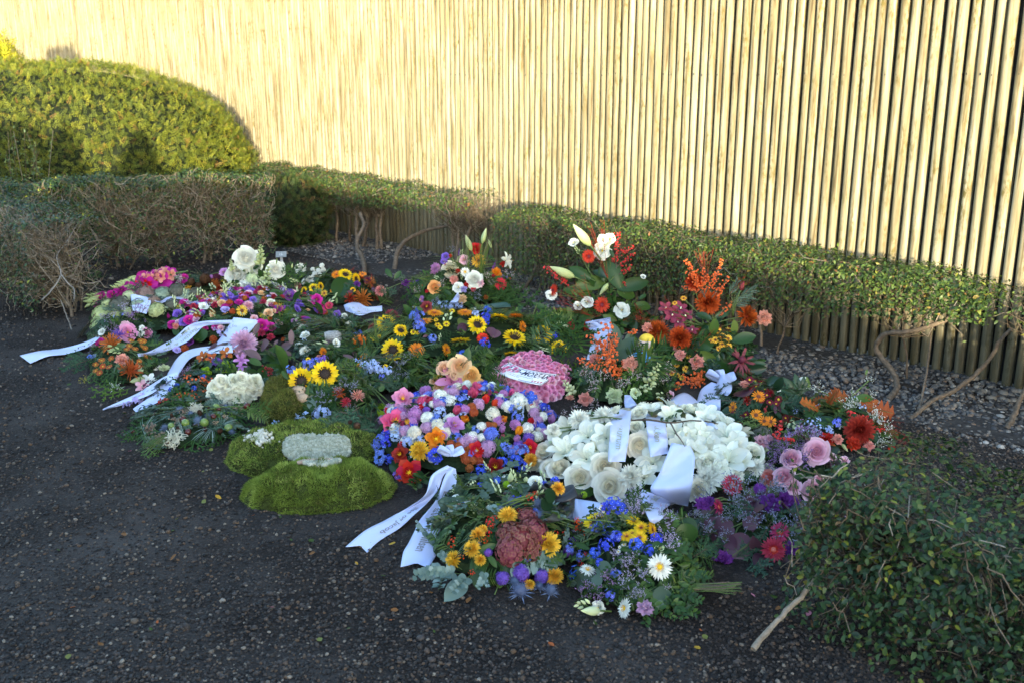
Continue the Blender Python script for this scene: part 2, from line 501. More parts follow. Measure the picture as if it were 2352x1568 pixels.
M_GAPSHADE = plain('gap shade behind the poles', (0.018, 0.017, 0.017), 0.9, 0.1)  # near black colour stands in for the shade in the gaps between poles
def box_v(x0, x1, y0, y1, z0, z1):
    V = np.array([(x, y, z) for x in (x0, x1) for y in (y0, y1) for z in (z0, z1)], float)
    F = np.array([(0, 1, 3, 2), (4, 6, 7, 5), (0, 4, 5, 1), (2, 3, 7, 6), (0, 2, 6, 4), (1, 5, 7, 3)])
    return V, F
v, f = box_v(-12, 13, -0.06, -0.022, 0.02, PH - .02)
link('backing_board', build_mesh('backing_board', [(v @ RF.T, f, 0, None, None)], [M_GAPSHADE], False), fence)
M_NAIL = plain('rusty nail heads', (0.02, 0.015, 0.012), 0.6, 0.4)
nail_v = ICO[0] * np.array([.0035, .0030, .007])
nn = np_
P = np.array([fence_pt(-1.7 + i * PITCH_F + RNG.normal(0, .004), 0.0235) - fb + np.array([0, 0, 1.65 + RNG.normal(0, .004)]) for i in range(nn)])
P = P[RNG.random(nn) > .35]
o = link('nail_heads', build_mesh('nail_heads', [rep(nail_v, ICO[1], np.tile(RF, (len(P), 1, 1)), P)], [M_NAIL]), fence); o['kind'] = 'stuff'

# ------------------------------------------------------------------ leaves and twigs for the hedges
def leaf_tpl(L=1.0, W=0.26, fold=0.22, bend=-0.18):
    u = [0.0, 0.3, 0.65, 1.0]; w = [0.0, W, W * .85, 0.0]
    V = [(0, 0, 0)]
    for a, b in zip(u[1:3], w[1:3]):
        V += [(a * L, -b, fold * b + bend * a * a), (a * L, 0, bend * a * a), (a * L, b, fold * b + bend * a * a)]
    V.append((L, 0, bend))
    F = [(0, 1, 2), (0, 2, 3), (1, 4, 5), (1, 5, 2), (2, 5, 6), (2, 6, 3), (4, 7, 5), (5, 7, 6)]
    return np.array(V), np.array(F)
LEAF = leaf_tpl()
LEAF4 = (np.array([(0, 0, 0), (.45, -.25, .05), (.5, 0, -.04), (.45, .25, .05), (1, 0, -.15)], float), np.array([(0, 1, 2), (0, 2, 3), (1, 4, 2), (2, 4, 3)]))
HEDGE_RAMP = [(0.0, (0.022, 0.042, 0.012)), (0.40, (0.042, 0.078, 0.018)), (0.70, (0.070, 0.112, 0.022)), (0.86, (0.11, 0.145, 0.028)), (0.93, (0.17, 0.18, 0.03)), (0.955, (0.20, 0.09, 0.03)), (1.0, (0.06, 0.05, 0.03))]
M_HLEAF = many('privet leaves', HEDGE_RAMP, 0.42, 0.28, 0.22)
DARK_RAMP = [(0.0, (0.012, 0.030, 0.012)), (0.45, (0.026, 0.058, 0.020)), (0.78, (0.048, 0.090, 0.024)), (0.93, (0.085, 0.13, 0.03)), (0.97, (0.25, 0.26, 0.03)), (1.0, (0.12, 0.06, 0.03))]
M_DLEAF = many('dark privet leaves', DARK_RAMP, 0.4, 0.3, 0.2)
M_TWIG = many('bare twigs', [(0.0, (0.075, 0.054, 0.034)), (0.5, (0.155, 0.115, 0.075)), (0.85, (0.24, 0.19, 0.14)), (1.0, (0.32, 0.28, 0.23))], 0.85, 0.15, fine=60.0)
M_TWIGB = many('pale bare twigs', [(0.0, (0.11, 0.080, 0.05)), (0.5, (0.21, 0.160, 0.105)), (1.0, (0.36, 0.31, 0.25))], 0.85, 0.15, fine=60.0)
M_BARK = many('grey brown bark', [(0.0, (0.09, 0.066, 0.046)), (1.0, (0.17, 0.135, 0.10))], 0.9, 0.15, fine=45.0, bump=0.6)
def wob(P0, P1, m=5, amp=0.12):
    """n polylines from P0 to P1 with kinks"""
    n_ = len(P0); u = np.linspace(0, 1, m)[None, :, None]
    L = np.linalg.norm(P1 - P0, axis=1)[:, None, None]
    P = P0[:, None] * (1 - u) + P1[:, None] * u
    J = RNG.normal(0, amp, (n_, m, 3)) * L; J[:, 0] = 0; J[:, -1] *= .4
    return P + J
def hedge(label, A, B, width, ztop, zlow, nleaf, nstem, ntwig, leaf=0.024, ml=None, stems=None, topfrac=0.5, lowfn=None, topfn=None, keep=300, frontbias=0.5, sub=1.6, trunkr=0.011, group=None, dens=None, twigmat=None, endleaf=True, endlean=0.0, twr=1.0, jlow=1):
    ml = ml or M_HLEAF
    A = np.array([A[0], A[1], 0.0]); B = np.array([B[0], B[1], 0.0])
    D = B - A; L = np.linalg.norm(D); D = D / L; Wv = np.array([-D[1], D[0], 0])
    if np.dot(Wv[:2], -(A + B)[:2]) < 0: Wv = -Wv                    # +Wv faces the camera
    base = (A + B) / 2
    root = thing('privet_hedge', label, 'hedge', base, group)
    top = topfn or (lambda a: ztop + 0.02 * np.sin(a * 7.0 + A[0]) + 0.012 * np.sin(a * 17.0))
    low = lowfn or (lambda a: zlow + 0 * a)
    den = dens or (lambda a: np.ones_like(a))
    def P3(a, b, z):
        a = a + endlean * (z / ztop) * (1 - a / L)
        return A + D * a[:, None] + Wv * b[:, None] + np.array([0, 0, 1.0]) * z[:, None] - base
    # trunks
    sa = np.array(stems) if stems is not None else np.sort(RNG.uniform(0.05, L - .05, nstem))
    ends = []
    for a in sa:
        b0 = RNG.normal(0, width * .10); lean = RNG.normal(0, .06)
        hgt = RNG.uniform(.45, .7) * ztop
        zz = np.linspace(-.02, hgt, 6)
        pts = P3(a + lean * np.linspace(0, 1, 6) + RNG.normal(0, .012, 6), b0 + RNG.normal(0, .010, 6), zz)
        r0 = trunkr * RNG.uniform(.6, 1.4)
        tr = tube(pts, np.linspace(r0, r0 * .6, 6), 6)
        link('trunk', build_mesh('trunk', [tr], [M_BARK]), root)
        ends.append(pts)
    ends = np.array(ends)
    # twigs: from the trunks into the clipped volume
    k = RNG.integers(0, len(sa), ntwig); j = RNG.integers(jlow, 6, ntwig)
    P0 = ends[k, j]
    a = np.clip(sa[k] + RNG.normal(0, .22, ntwig), 0, L); 
    u = RNG.random(ntwig) ** .6
    zt = low(a) + (top(a) - low(a)) * u
    b = RNG.uniform(-.5, .5, ntwig) * width
    fr = RNG.random(ntwig) < frontbias; b[fr] = width * .5 * RNG.uniform(.75, 1.02, fr.sum())
    P1 = P3(a, b, zt)
    tw = wob(P0, P1, 6, .07)
    r = twr * RNG.uniform(.0018, .0042, ntwig)[:, None] * np.linspace(1.15, .45, 6)[None]
    parts = [tubes_batch(tw, r, 3)]
    ns = int(ntwig * sub)
    k2 = RNG.integers(0, ntwig, ns); j2 = RNG.integers(2, 6, ns)
    Q0 = tw[k2, j2]
    Q1 = Q0 + RNG.normal(0, .07, (ns, 3)) + np.array([0, 0, .03])
    # keep inside
    la = Q1 @ D + (base - A) @ D; lb = Q1 @ Wv + (base - A) @ Wv
    Q1 -= D * (la - np.clip(la, -.04, L + .04))[:, None]; Q1 -= Wv * (lb - np.clip(lb, -width * .52, width * .52))[:, None]
    Q1[:, 2] = np.minimum(Q1[:, 2], top(np.clip(la, 0, L)) + .012)
    st = wob(Q0, Q1, 4, .08)
    parts.append(tubes_batch(st, twr * RNG.uniform(.0011, .0022, ns)[:, None] * np.linspace(1, .6, 4)[None], 3))
    o = link('twigs', build_mesh('twigs', parts, [twigmat or M_TWIG], True), root); o['kind'] = 'stuff'
    # leaves
    def draw(nn):
        a = RNG.uniform(-.02, L + .02, nn * 3); a = a[RNG.random(len(a)) < den(a)][:nn]; nn = len(a)
        tp = top(a); lo = low(a)
        z = lo + (tp - lo) * RNG.random(nn) ** .8; b = RNG.uniform(-.5, .5, nn) * width
        q = RNG.random(nn)
        onT = q < topfrac; z[onT] = tp[onT] - np.abs(RNG.normal(0, .03, onT.sum())) + RNG.normal(0, .008, onT.sum())
        onF = (q >= topfrac) & (q < topfrac + (1 - topfrac) * .7); b[onF] = width * (.5 - np.abs(RNG.normal(0, .07, onF.sum())))
        # round the shoulders
        sh = np.clip((np.abs(b) / (width * .5) - .7) / .3, 0, 1); z -= sh ** 2 * .035 * (z > tp - .05)
        nv = np.zeros((nn, 3)); nv[:, 2] = .55
        nv[onT, 2] = 1.0; nv += Wv * (b / width)[:, None] * 1.3 + RNG.normal(0, .38, (nn, 3))
        X = RNG.normal(0, 1, (nn, 3)) + np.array([0, 0, .35]) + Wv * .25
        return P3(a, b, z), frames(nv, X), leaf * RNG.uniform(.6, 1.25, nn)
    P, Rm, S = draw(nleaf)
    if endleaf:
        m_ = min(ns, nleaf // 5); idx = RNG.permutation(ns)[:m_]
        P = np.concatenate([P, Q1[idx]]); Rm = np.concatenate([Rm, randrot(m_)]); S = np.concatenate([S, leaf * RNG.uniform(.6, 1.1, m_)])
    d = np.linalg.norm(P + base - CAM, axis=1) / S
    front = np.argsort(d - 1.5 * (P @ Wv) / S)[:keep]
    mask = np.ones(len(P), bool); mask[front] = False
    rn = RNG.random(len(P))
    tpl = LEAF if np.linalg.norm(base - CAM) < 5 else LEAF4
    o = link('leaves', build_mesh('leaves', [rep(*tpl, Rm[mask], P[mask], S[mask], None, rn[mask])], [ml], True), root); o['kind'] = 'stuff'
    me = build_mesh('leaf', [(*LEAF, 0, None, None)], [ml], True)
    for i in front: link('leaf', me, root, mat4(Rm[i], P[i], S[i]))
    return root, (A, D, Wv, base)

def fseg(s0, s1, off=0.36): return fence_pt(s0, off)[:2], fence_pt(s1, off)[:2]
def s_at(xpix):                                                     # fence parameter seen at a view column, at hedge height
    ss = np.linspace(-2, 22, 2000); q = FP[None] + FD[None] * ss[:, None] + FN[None] * .36
    x_, _ = pix(np.concatenate([q, np.full((2000, 1), .5)], 1))
    return ss[np.argmin(np.abs(x_ - xpix))]
HG = 'clipped privet hedge lengths along the fence'
sR, sM1, sM2, sL = s_at(2292), s_at(1172), s_at(1120), s_at(610)
A_, B_ = fseg(sR, sM1)
Lr = sM1 - sR
hedge('long leafy clipped privet hedge along the fence behind the red flowers', A_, B_, 0.36, 0.655, 0.4, 18500, 0, 800, 0.026,
      stems=np.concatenate([[.5 * Lr, .52 * Lr, .545 * Lr, .57 * Lr, .60 * Lr, .64 * Lr, .42 * Lr, .405 * Lr, .37 * Lr, .33 * Lr], RNG.uniform(.66, .98, 12) * Lr, [.12 * Lr]]),
      lowfn=lambda a: np.interp(a, [0, .25 * Lr, .45 * Lr, .62 * Lr, .8 * Lr, .95 * Lr, Lr], [.44, .31, .30, .18, .08, .12, .36]),
      topfn=lambda a: .655 - .05 * np.exp(-(a / .25) ** 2) - .04 * np.exp(-((a - Lr) / .12) ** 2) + .015 * np.sin(a * 6) + .01 * np.sin(a * 19),
      topfrac=.42, frontbias=.35, trunkr=.010, jlow=3)
A_, B_ = fseg(sM2, sL)
Ll = sL - sM2
hedge('thinning clipped privet hedge on twisted bare trunks behind the white roses', A_, B_, 0.38, 0.69, 0.36, 10500, 0, 620, 0.028,
      stems=np.concatenate([RNG.uniform(.05, .97, 17) * Ll]), lowfn=lambda a: np.interp(a, [0, .2 * Ll, .5 * Ll, .8 * Ll, Ll], [.56, .50, .42, .40, .35]),
      dens=lambda a: np.interp(a, [0, .12 * Ll, .3 * Ll, .5 * Ll, Ll], [.10, .3, .7, 1, 1]), topfrac=.45, frontbias=.3, trunkr=.018, jlow=4)
A_, B_ = fseg(sR - 1.3, sR - .10)
hedge('short twiggy end of privet hedge at the right edge, almost leafless', A_, B_, 0.34, 0.62, 0.42, 900, 4, 240, 0.026, topfrac=.6)

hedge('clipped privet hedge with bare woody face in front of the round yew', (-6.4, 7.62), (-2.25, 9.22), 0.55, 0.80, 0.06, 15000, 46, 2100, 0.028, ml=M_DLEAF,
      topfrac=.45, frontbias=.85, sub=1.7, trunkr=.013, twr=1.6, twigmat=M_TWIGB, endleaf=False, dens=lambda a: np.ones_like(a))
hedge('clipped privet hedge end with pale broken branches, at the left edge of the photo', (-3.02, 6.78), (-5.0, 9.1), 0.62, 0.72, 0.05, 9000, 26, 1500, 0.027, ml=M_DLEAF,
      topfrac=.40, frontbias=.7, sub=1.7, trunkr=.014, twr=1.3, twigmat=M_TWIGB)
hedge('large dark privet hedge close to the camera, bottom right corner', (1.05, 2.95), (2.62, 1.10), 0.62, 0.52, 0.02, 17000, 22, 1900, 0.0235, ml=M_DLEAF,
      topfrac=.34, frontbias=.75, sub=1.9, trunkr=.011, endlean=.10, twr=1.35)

# ------------------------------------------------------------------ yew, conifer, small shrub
M_YEW = many('yew needles', [(0.0, (0.045, 0.068, 0.012)), (0.4, (0.105, 0.130, 0.014)), (0.75, (0.175, 0.195, 0.018)), (0.92, (0.24, 0.235, 0.022)), (1.0, (0.20, 0.085, 0.03))], 0.6, 0.25, 0.25)
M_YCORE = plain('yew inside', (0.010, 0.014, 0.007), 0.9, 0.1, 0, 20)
def sprig_tpl(nn=7, L=1.0, w=0.10, nl=0.34):
    V, F = [], []
    def q(p0, p1, ww, up):
        o = len(V); d = np.array(p1) - np.array(p0); s = np.cross(d, up); s = s / (np.linalg.norm(s) + 1e-9) * ww
        p0 = np.array(p0); p1 = np.array(p1); V.extend([p0, p0 * .5 + p1 * .5 + s, p1, p0 * .5 + p1 * .5 - s]); F.extend([(o, o + 1, o + 2), (o, o + 2, o + 3)])
    for i in range(nn):
        x = i / nn * L
        for s in (-1, 1):
            q((x, 0, 0), (x + nl * .75, s * nl * (1 - .5 * i / nn), .10), w * .45, (0, 0, 1))
    q((L * .9, 0, 0), (L * 1.2, 0, .05), w * .45, (0, 0, 1))
    return np.array(V), np.array(F)
SPR = sprig_tpl(4)
def bush(name, label, cat, c, r, ex, nspr, size, mat_leaf, mat_core, zbot=0.0, up=.4, only_front=True, lump=.05, stripe=None):
    c = np.array(c, float); r = np.array(r, float)
    root = thing(name, label, cat, (c[0], c[1], 0))
    d = nrm(RNG.normal(size=(nspr * 3, 3)))
    rr = (np.abs(d[:, 0]) ** ex + np.abs(d[:, 1]) ** ex + np.abs(d[:, 2]) ** ex) ** (-1 / ex)
    lumpf = 1 + lump * np.sin(d[:, 0] * 9 + 1) * np.sin(d[:, 1] * 8 + d[:, 2] * 7) + lump * .6 * np.sin(d[:, 2] * 17 + d[:, 0] * 13)
    P = d * rr[:, None] * r * lumpf[:, None]
    g = np.sign(d) * np.abs(d) ** (ex - 1) / r
    Nn = nrm(g)
    keep_ = (P[:, 2] + c[2] > zbot)
    if only_front: keep_ &= (Nn @ nrm(np.array([-c[0] * .6, -c[1], 1.8])) > -.45)
    P, Nn = P[keep_][:nspr], Nn[keep_][:nspr]
    n_ = len(P)
    P = P * (1 + RNG.normal(0, .018, n_))[:, None]
    X = nrm(Nn * .9 + np.array([0, 0, up]) + RNG.normal(0, .45, (n_, 3)))
    Rm = frames(Nn + RNG.normal(0, .6, (n_, 3)), X)
    P = P + np.array([0, 0, c[2]])
    o = link('foliage', build_mesh('foliage', [rep(*SPR, Rm, P, size * RNG.uniform(.6, 1.3, n_), None, RNG.random(n_))], [mat_leaf], True), root); o['kind'] = 'stuff'
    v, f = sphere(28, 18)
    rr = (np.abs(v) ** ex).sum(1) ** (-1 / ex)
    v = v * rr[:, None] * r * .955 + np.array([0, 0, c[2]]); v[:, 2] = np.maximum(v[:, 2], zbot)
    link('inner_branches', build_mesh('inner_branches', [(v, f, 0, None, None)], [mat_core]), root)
    return root
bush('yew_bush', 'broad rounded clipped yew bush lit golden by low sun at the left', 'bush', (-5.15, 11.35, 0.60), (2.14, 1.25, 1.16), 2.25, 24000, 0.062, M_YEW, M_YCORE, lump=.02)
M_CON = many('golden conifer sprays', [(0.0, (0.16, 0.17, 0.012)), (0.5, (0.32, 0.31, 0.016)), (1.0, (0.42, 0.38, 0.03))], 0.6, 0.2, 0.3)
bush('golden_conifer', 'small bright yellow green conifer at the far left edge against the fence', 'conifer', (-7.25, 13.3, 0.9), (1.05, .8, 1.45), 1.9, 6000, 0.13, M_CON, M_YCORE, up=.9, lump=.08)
b_ = thing('small_shrub', 'small leafy shrub shoots rising behind the left hedge in front of the yew', 'shrub', (-4.9, 9.55, 0))
st_ = []
lf = []
for i in range(26):
    a0 = RNG.uniform(-.85, .55); p0 = np.array([a0, RNG.normal(0, .12), .55]); p1 = p0 + np.array([RNG.normal(0, .08), RNG.normal(0, .06), RNG.uniform(.35, .62)])
    st_.append(np.linspace(p0, p1, 4)); 
    for j in range(22): lf.append(p0 + (p1 - p0) * RNG.random() + RNG.normal(0, .02, 3))
st_ = np.array(st_); lf = np.array(lf)
link('stems', build_mesh('stems', [tubes_batch(st_, np.full((26, 4), .003), 3)], [M_TWIG]), b_)['kind'] = 'stuff'
M_BLEAF = many('blue green shrub leaves', [(0, (0.05, .09, .04)), (.6, (.10, .15, .06)), (1, (.2, .24, .06))], .5, .3, .25)
link('leaves', build_mesh('leaves', [rep(*LEAF4, randrot(len(lf)), lf, np.full(len(lf), .035), None, RNG.random(len(lf)))], [M_BLEAF]), b_)['kind'] = 'stuff'
# dark yew shoots at the corner of the two hedges
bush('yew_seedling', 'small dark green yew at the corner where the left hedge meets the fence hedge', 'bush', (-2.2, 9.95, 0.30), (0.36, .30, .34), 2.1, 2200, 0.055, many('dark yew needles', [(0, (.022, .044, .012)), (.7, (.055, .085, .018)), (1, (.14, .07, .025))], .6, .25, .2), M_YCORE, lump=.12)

# ------------------------------------------------------------------ crooked trunks and loose branches that show singly
def crooked(label, pts, r0, r1, name='crooked_trunk', cat='branch', Y=None, mat_=None, k=7):
    W = []
    for (x, y, h) in pts:
        W.append(G(x, y, h) if Y is None else atY(x, y, Y + h))
    W = np.array(W); b0 = W[0].copy(); b0[2] = 0
    q = np.linspace(0, len(W) - 1, (len(W) - 1) * 5 + 1)
    S_ = catmull(W, q)
    S_[1:-1] += RNG.normal(0, r1 * .25, S_[1:-1].shape)
    t_ = tube(S_ - b0, np.linspace(r0, r1, len(S_)) * (1 + RNG.normal(0, .06, len(S_))), k)
    o = link(name, build_mesh(name, [t_], [mat_ or M_BARK])); o.location = Vector(b0.tolist())
    o['label'] = label; o['category'] = cat
    return o
def catmull(P, q):
    P = np.asarray(P, float); n_ = len(P)
    i = np.clip(np.floor(q).astype(int), 0, n_ - 2); t = (q - i)[:, None]
    g = lambda k: P[np.clip(k, 0, n_ - 1)]
    p0, p1, p2, p3 = g(i - 1), g(i), g(i + 1), g(i + 2)
    return .5 * ((2 * p1) + (-p0 + p2) * t + (2 * p0 - 5 * p1 + 4 * p2 - p3) * t ** 2 + (-p0 + 3 * p1 - 3 * p2 + p3) * t ** 3)
crooked('thick bent hedge trunk with a sharp elbow, right of the oak leaves', [(2040, 920, 0), (2062, 880, .05), (2040, 840, .12), (2012, 800, .20), (2030, 770, .28), (2080, 762, .32), (2150, 745, .36), (2190, 720, .42)], .017, .012, 'hedge_trunk', 'trunk')
crooked('slender straight hedge stem between the bent trunk and the long leaning branch', [(2108, 945, 0), (2122, 890, .08), (2135, 800, .2), (2142, 720, .38)], .007, .005, 'hedge_trunk', 'trunk')
crooked('long thin branch leaning right over the pebbles in front of the fence', [(2090, 965, 0), (2140, 920, .05), (2200, 890, .09), (2260, 840, .18), (2300, 780, .28), (2352, 730, .38), (2400, 690, .5)], .013, .009, 'hedge_trunk', 'trunk')
crooked('stub of grey branch standing in the pebbles at the right edge', [(2310, 985, 0), (2330, 950, .04), (2352, 900, .12), (2380, 840, .2)], .014, .010, 'hedge_trunk', 'trunk')
crooked('pale peeling stick jutting out of the near hedge, pointing down to the left', [(1730, 1490, .05), (1785, 1425, .10), (1840, 1370, .14), (1880, 1320, .18), (1905, 1285, .21)], .009, .007, 'bare_stick', 'stick', None, many('peeling pale bark', [(0, (.24, .20, .15)), (1, (.34, .27, .19))], .85, .15, fine=60.0))
M_PALE = many('bleached dead wood', [(0.0, (0.19, 0.165, 0.135)), (1.0, (0.30, 0.275, 0.24))], 0.85, 0.15, fine=50.0)
crooked('bleached dead branch with elbow on the left hedge end', [(95, 690, .24), (118, 668, .27), (140, 630, .36), (130, 590, .44), (150, 560, .5), (175, 520, .58)], .0055, .003, 'dead_branch', 'branch', None, M_PALE)
crooked('short white snapped twig hanging off the left hedge end', [(140, 630, .38), (160, 655, .33), (170, 664, .31), (170, 690, .26)], .005, .003, 'dead_branch', 'branch', None, M_PALE)
crooked('straight bare stick leaning on the foot of the left hedge', [(165, 758, .0), (152, 722, .07), (140, 690, .14)], .005, .004, 'dead_branch', 'branch', None, M_PALE)
crooked('gnarled bent trunk below the thin hedge behind the lily bouquet', [(838, 640, 0), (835, 600, .06), (818, 560, .16), (835, 520, .3), (828, 490, .4)], .022, .016, 'hedge_trunk', 'trunk')
crooked('thick forked trunk under the thin hedge left of the lilies, bending right', [(905, 620, 0), (912, 585, .12), (930, 555, .2), (985, 528, .28), (1040, 515, .34), (1075, 500, .4)], .024, .013, 'hedge_trunk', 'trunk')
crooked('leaning fork of bare trunk right of the lily buds', [(1200, 670, 0), (1225, 630, .1), (1235, 590, .2), (1215, 560, .28), (1245, 520, .38)], .015, .009, 'hedge_trunk', 'trunk')

# ------------------------------------------------------------------ unseen shade caster added behind the camera, its top shaped to the shadow edges
cast_pts = []                                                        # (s, height) on the caster row, traced back from shadow edges
OFF_C = 8.2
def caster_at(P):
    num = OFF_C - fence_dist(P[0], P[1]); den = -(SUN_TRAVEL[0] * FN[0] + SUN_TRAVEL[1] * FN[1])
    q = P - SUN_TRAVEL * (num / den)
    return (q[0] - FP[0]) * FD[0] + (q[1] - FP[1]) * FD[1], q[2]
prof = []
for s_, z_ in [(-3, .20), (0.0, .22), (.9, .24), (1.5, .40), (2.5, .46), (4, .48), (6, .48), (8, .49), (9.5, .49)]:
    prof.append(caster_at(np.array([*fence_pt(s_)[:2], z_])))
for x_, y_, Y_ in [(560, 410, 10.3), (480, 405, 10.2), (400, 400, 10.15), (362, 380, 10.15), (335, 325, 10.15), (318, 292, 10.15), (304, 285, 10.15), (285, 325, 10.15), (262, 372, 10.15), (250, 430, 10.15), (190, 430, 10.15), (180, 370, 10.15), (168, 310, 10.15), (140, 284, 10.15), (118, 300, 10.15), (100, 345, 10.15), (88, 290, 10.15), (40, 275, 10.2), (0, 290, 10.2)]:
    prof.append(caster_at(atY(x_, y_, Y_)))
prof.append((prof[-1][0] + 1.0, prof[-1][1] + .1)); prof.append((prof[-1][0] + 3, prof[-1][1]))
prof = np.array(sorted(prof, key=lambda q: q[0]))
if 0: print(prof.round(2).tolist())
M_CASTER = many('shade caster green', [(0, (.012, .022, .010)), (1, (.03, .05, .02))], .7, .2)
ss = np.arange(prof[0, 0] - 3, prof[-1, 0] + .01, .06)
hh = np.interp(ss, prof[:, 0], prof[:, 1]) + RNG.normal(0, .012, len(ss))
rows = []
root = thing('shade_caster', 'unseen hedge shaped shade caster added behind the camera, its top cut to the shadow edges', 'hedge', (*(FP + FN * OFF_C + FD * 6), 0))
b0 = np.array([*(FP + FN * OFF_C + FD * 6), 0.0])
for s_, h_ in zip(ss, hh):
    p = fence_pt(s_, OFF_C) - b0
    rows.append([p + np.array([*(FN * .35), 0]), p + np.array([*(FN * .33), h_ - .7]), p + np.array([*(FN * 0.0), h_]), p + np.array([*(-FN * .3), h_ - .7]), p + np.array([*(-FN * .33), 0])])
Vv = np.array(rows).reshape(-1, 3); k = 5
Ff = np.array([(i * k + j, i * k + j + 1, (i + 1) * k + j + 1, (i + 1) * k + j) for i in range(len(ss) - 1) for j in range(k - 1)])
link('foliage', build_mesh('foliage', [(Vv, Ff, 0, None, RNG.random(len(Vv)))], [M_CASTER]), root)['kind'] = 'stuff'
# ================================================================== FLOWERS
CO = dict(white=(.86, .86, .78), cream=(.84, .77, .56), ivory=(.85, .84, .68), yellow=(.85, .55, .015), sun=(.88, .55, .008), gold=(.78, .40, .03), orange=(.80, .22, .012), rust=(.40, .085, .016),
          bronze=(.34, .10, .03), red=(.58, .012, .014), dred=(.22, .006, .012), scarlet=(.70, .05, .012), crimson=(.46, .015, .055), pink=(.76, .22, .40), hotpink=(.70, .04, .16), lpink=(.82, .34, .46), mag=(.52, .02, .26),
          mauve=(.50, .24, .46), orchid=(.50, .16, .50), purple=(.20, .045, .30), dpurple=(.075, .012, .13), violet=(.17, .075, .46), blue=(.035, .075, .62), mblue=(.10, .16, .66), lblue=(.34, .46, .80), lilac=(.48, .40, .72),
          salmon=(.82, .26, .20), peach=(.86, .52, .27), apricot=(.84, .42, .15), lime=(.30, .46, .025), green=(.09, .16, .03), lgreen=(.50, .58, .24), pgreen=(.62, .68, .40), burg=(.16, .03, .04), brown=(.05, .025, .012),
          dbrown=(.022, .011, .006), grey=(.40, .42, .46), steel=(.13, .17, .27), tan=(.34, .22, .13), berry=(.62, .10, .012), rberry=(.50, .012, .012), plum=(.10, .018, .05), choc=(.09, .035, .02), tanberry=(.26, .20, .15), copper=(.42, .11, .03))
TIPS = dict(white=(.87, .88, .78), cream=(.87, .85, .74), ivory=(.87, .87, .72), pink=(.82, .36, .54), lpink=(.86, .56, .64), hotpink=(.76, .14, .28), salmon=(.86, .42, .34), peach=(.88, .62, .38), violet=(.26, .14, .58), rust=(.52, .15, .03),
            bronze=(.50, .20, .05), lgreen=(.60, .64, .34), burg=(.30, .05, .07), gold=(.84, .50, .06), orange=(.85, .30, .02), crimson=(.58, .06, .14), orchid=(.62, .32, .62), mauve=(.66, .44, .62), blue=(.07, .13, .72), mblue=(.20, .28, .76), lblue=(.52, .62, .86), red=(.64, .02, .02), copper=(.50, .15, .04))
def pm(c, fl=False):
    b = CO[c]; t = TIPS.get(c, tuple(min(.9, x * 1.15) for x in b))
    return petal_mat('petal ' + c + (' pale base' if fl else ''), tuple(.55 * x + .45 * y for x, y in zip(b, (.62, .66, .30))) if fl else b, t, .6 if fl else 1.0)
def solid(c, rough=.6, spec=.3): return plain('flower centre ' + c + str(rough), CO[c], rough, spec, 0, 60)
M_STEM = plain('green stem', (.085, .135, .035), .5, .35, 0, 30)
GREEN = [(0, (.014, .042, .010)), (.5, (.030, .076, .016)), (.85, (.060, .115, .022)), (1, (.10, .15, .028))]
M_LF = many('glossy foliage', GREEN, .36, .28, .2)
M_LL = many('light green foliage', [(0, (.06, .11, .02)), (.6, (.11, .17, .035)), (1, (.17, .22, .05))], .45, .4, .25)
M_FIRM = many('fir needles', [(0, (.014, .045, .024)), (.6, (.030, .078, .040)), (1, (.06, .12, .062))], .5, .2, .1)
M_THU = many('cypress foliage', [(0, (.014, .046, .010)), (.6, (.036, .084, .016)), (1, (.08, .14, .022))], .6, .15, .15)
M_EUC = many('eucalyptus leaves', [(0, (.10, .16, .13)), (.6, (.19, .27, .23)), (1, (.30, .38, .34))], .6, .2, .2)
M_EUD = many('dark eucalyptus leaves', [(0, (.045, .085, .055)), (1, (.11, .16, .11))], .55, .25, .2)
M_PURL = many('purple leaves', [(0, (.030, .010, .022)), (.6, (.065, .020, .040)), (1, (.12, .05, .07))], .4, .4, .15)
M_BRZL = many('bronze purple leaves', [(0, (.11, .065, .075)), (1, (.20, .12, .12))], .5, .3, .2)
M_DKL = many('dark glossy leaves', [(0, (.010, .030, .014)), (1, (.024, .060, .020))], .3, .3, .1)
M_OAK = many('autumn oak leaf', [(0, (.30, .062, .014)), (1, (.42, .12, .025))], .6, .25, .25, fine=70.0)
M_SLIM = many('sea lavender', [(0, (.32, .25, .46)), (.7, (.50, .42, .62)), (1, (.66, .60, .72))], .7, .1, .2)
M_SLIM2 = many('violet sea lavender', [(0, (.26, .12, .36)), (1, (.48, .30, .56))], .7, .1, .2)
M_WAX = many('small waxflower dots', [(0, (.66, .62, .60)), (.6, (.78, .70, .70)), (.8, (.48, .12, .22)), (1, (.36, .07, .14))], .6, .2, .2)
M_WHD = many('small white dots', [(0, (.70, .72, .68)), (1, (.82, .82, .78))], .6, .2, .2)
M_YLD = many('small yellow dots', [(0, (.55, .42, .03)), (1, (.72, .55, .05))], .6, .2, .2)
M_LIDOT = many('limonium grey lilac', [(0, (.22, .22, .34)), (1, (.42, .40, .56))], .7, .1, .2)
M_REDTW = many('red twigs', [(0, (.22, .02, .012)), (1, (.36, .045, .02))], .7, .2, 0)

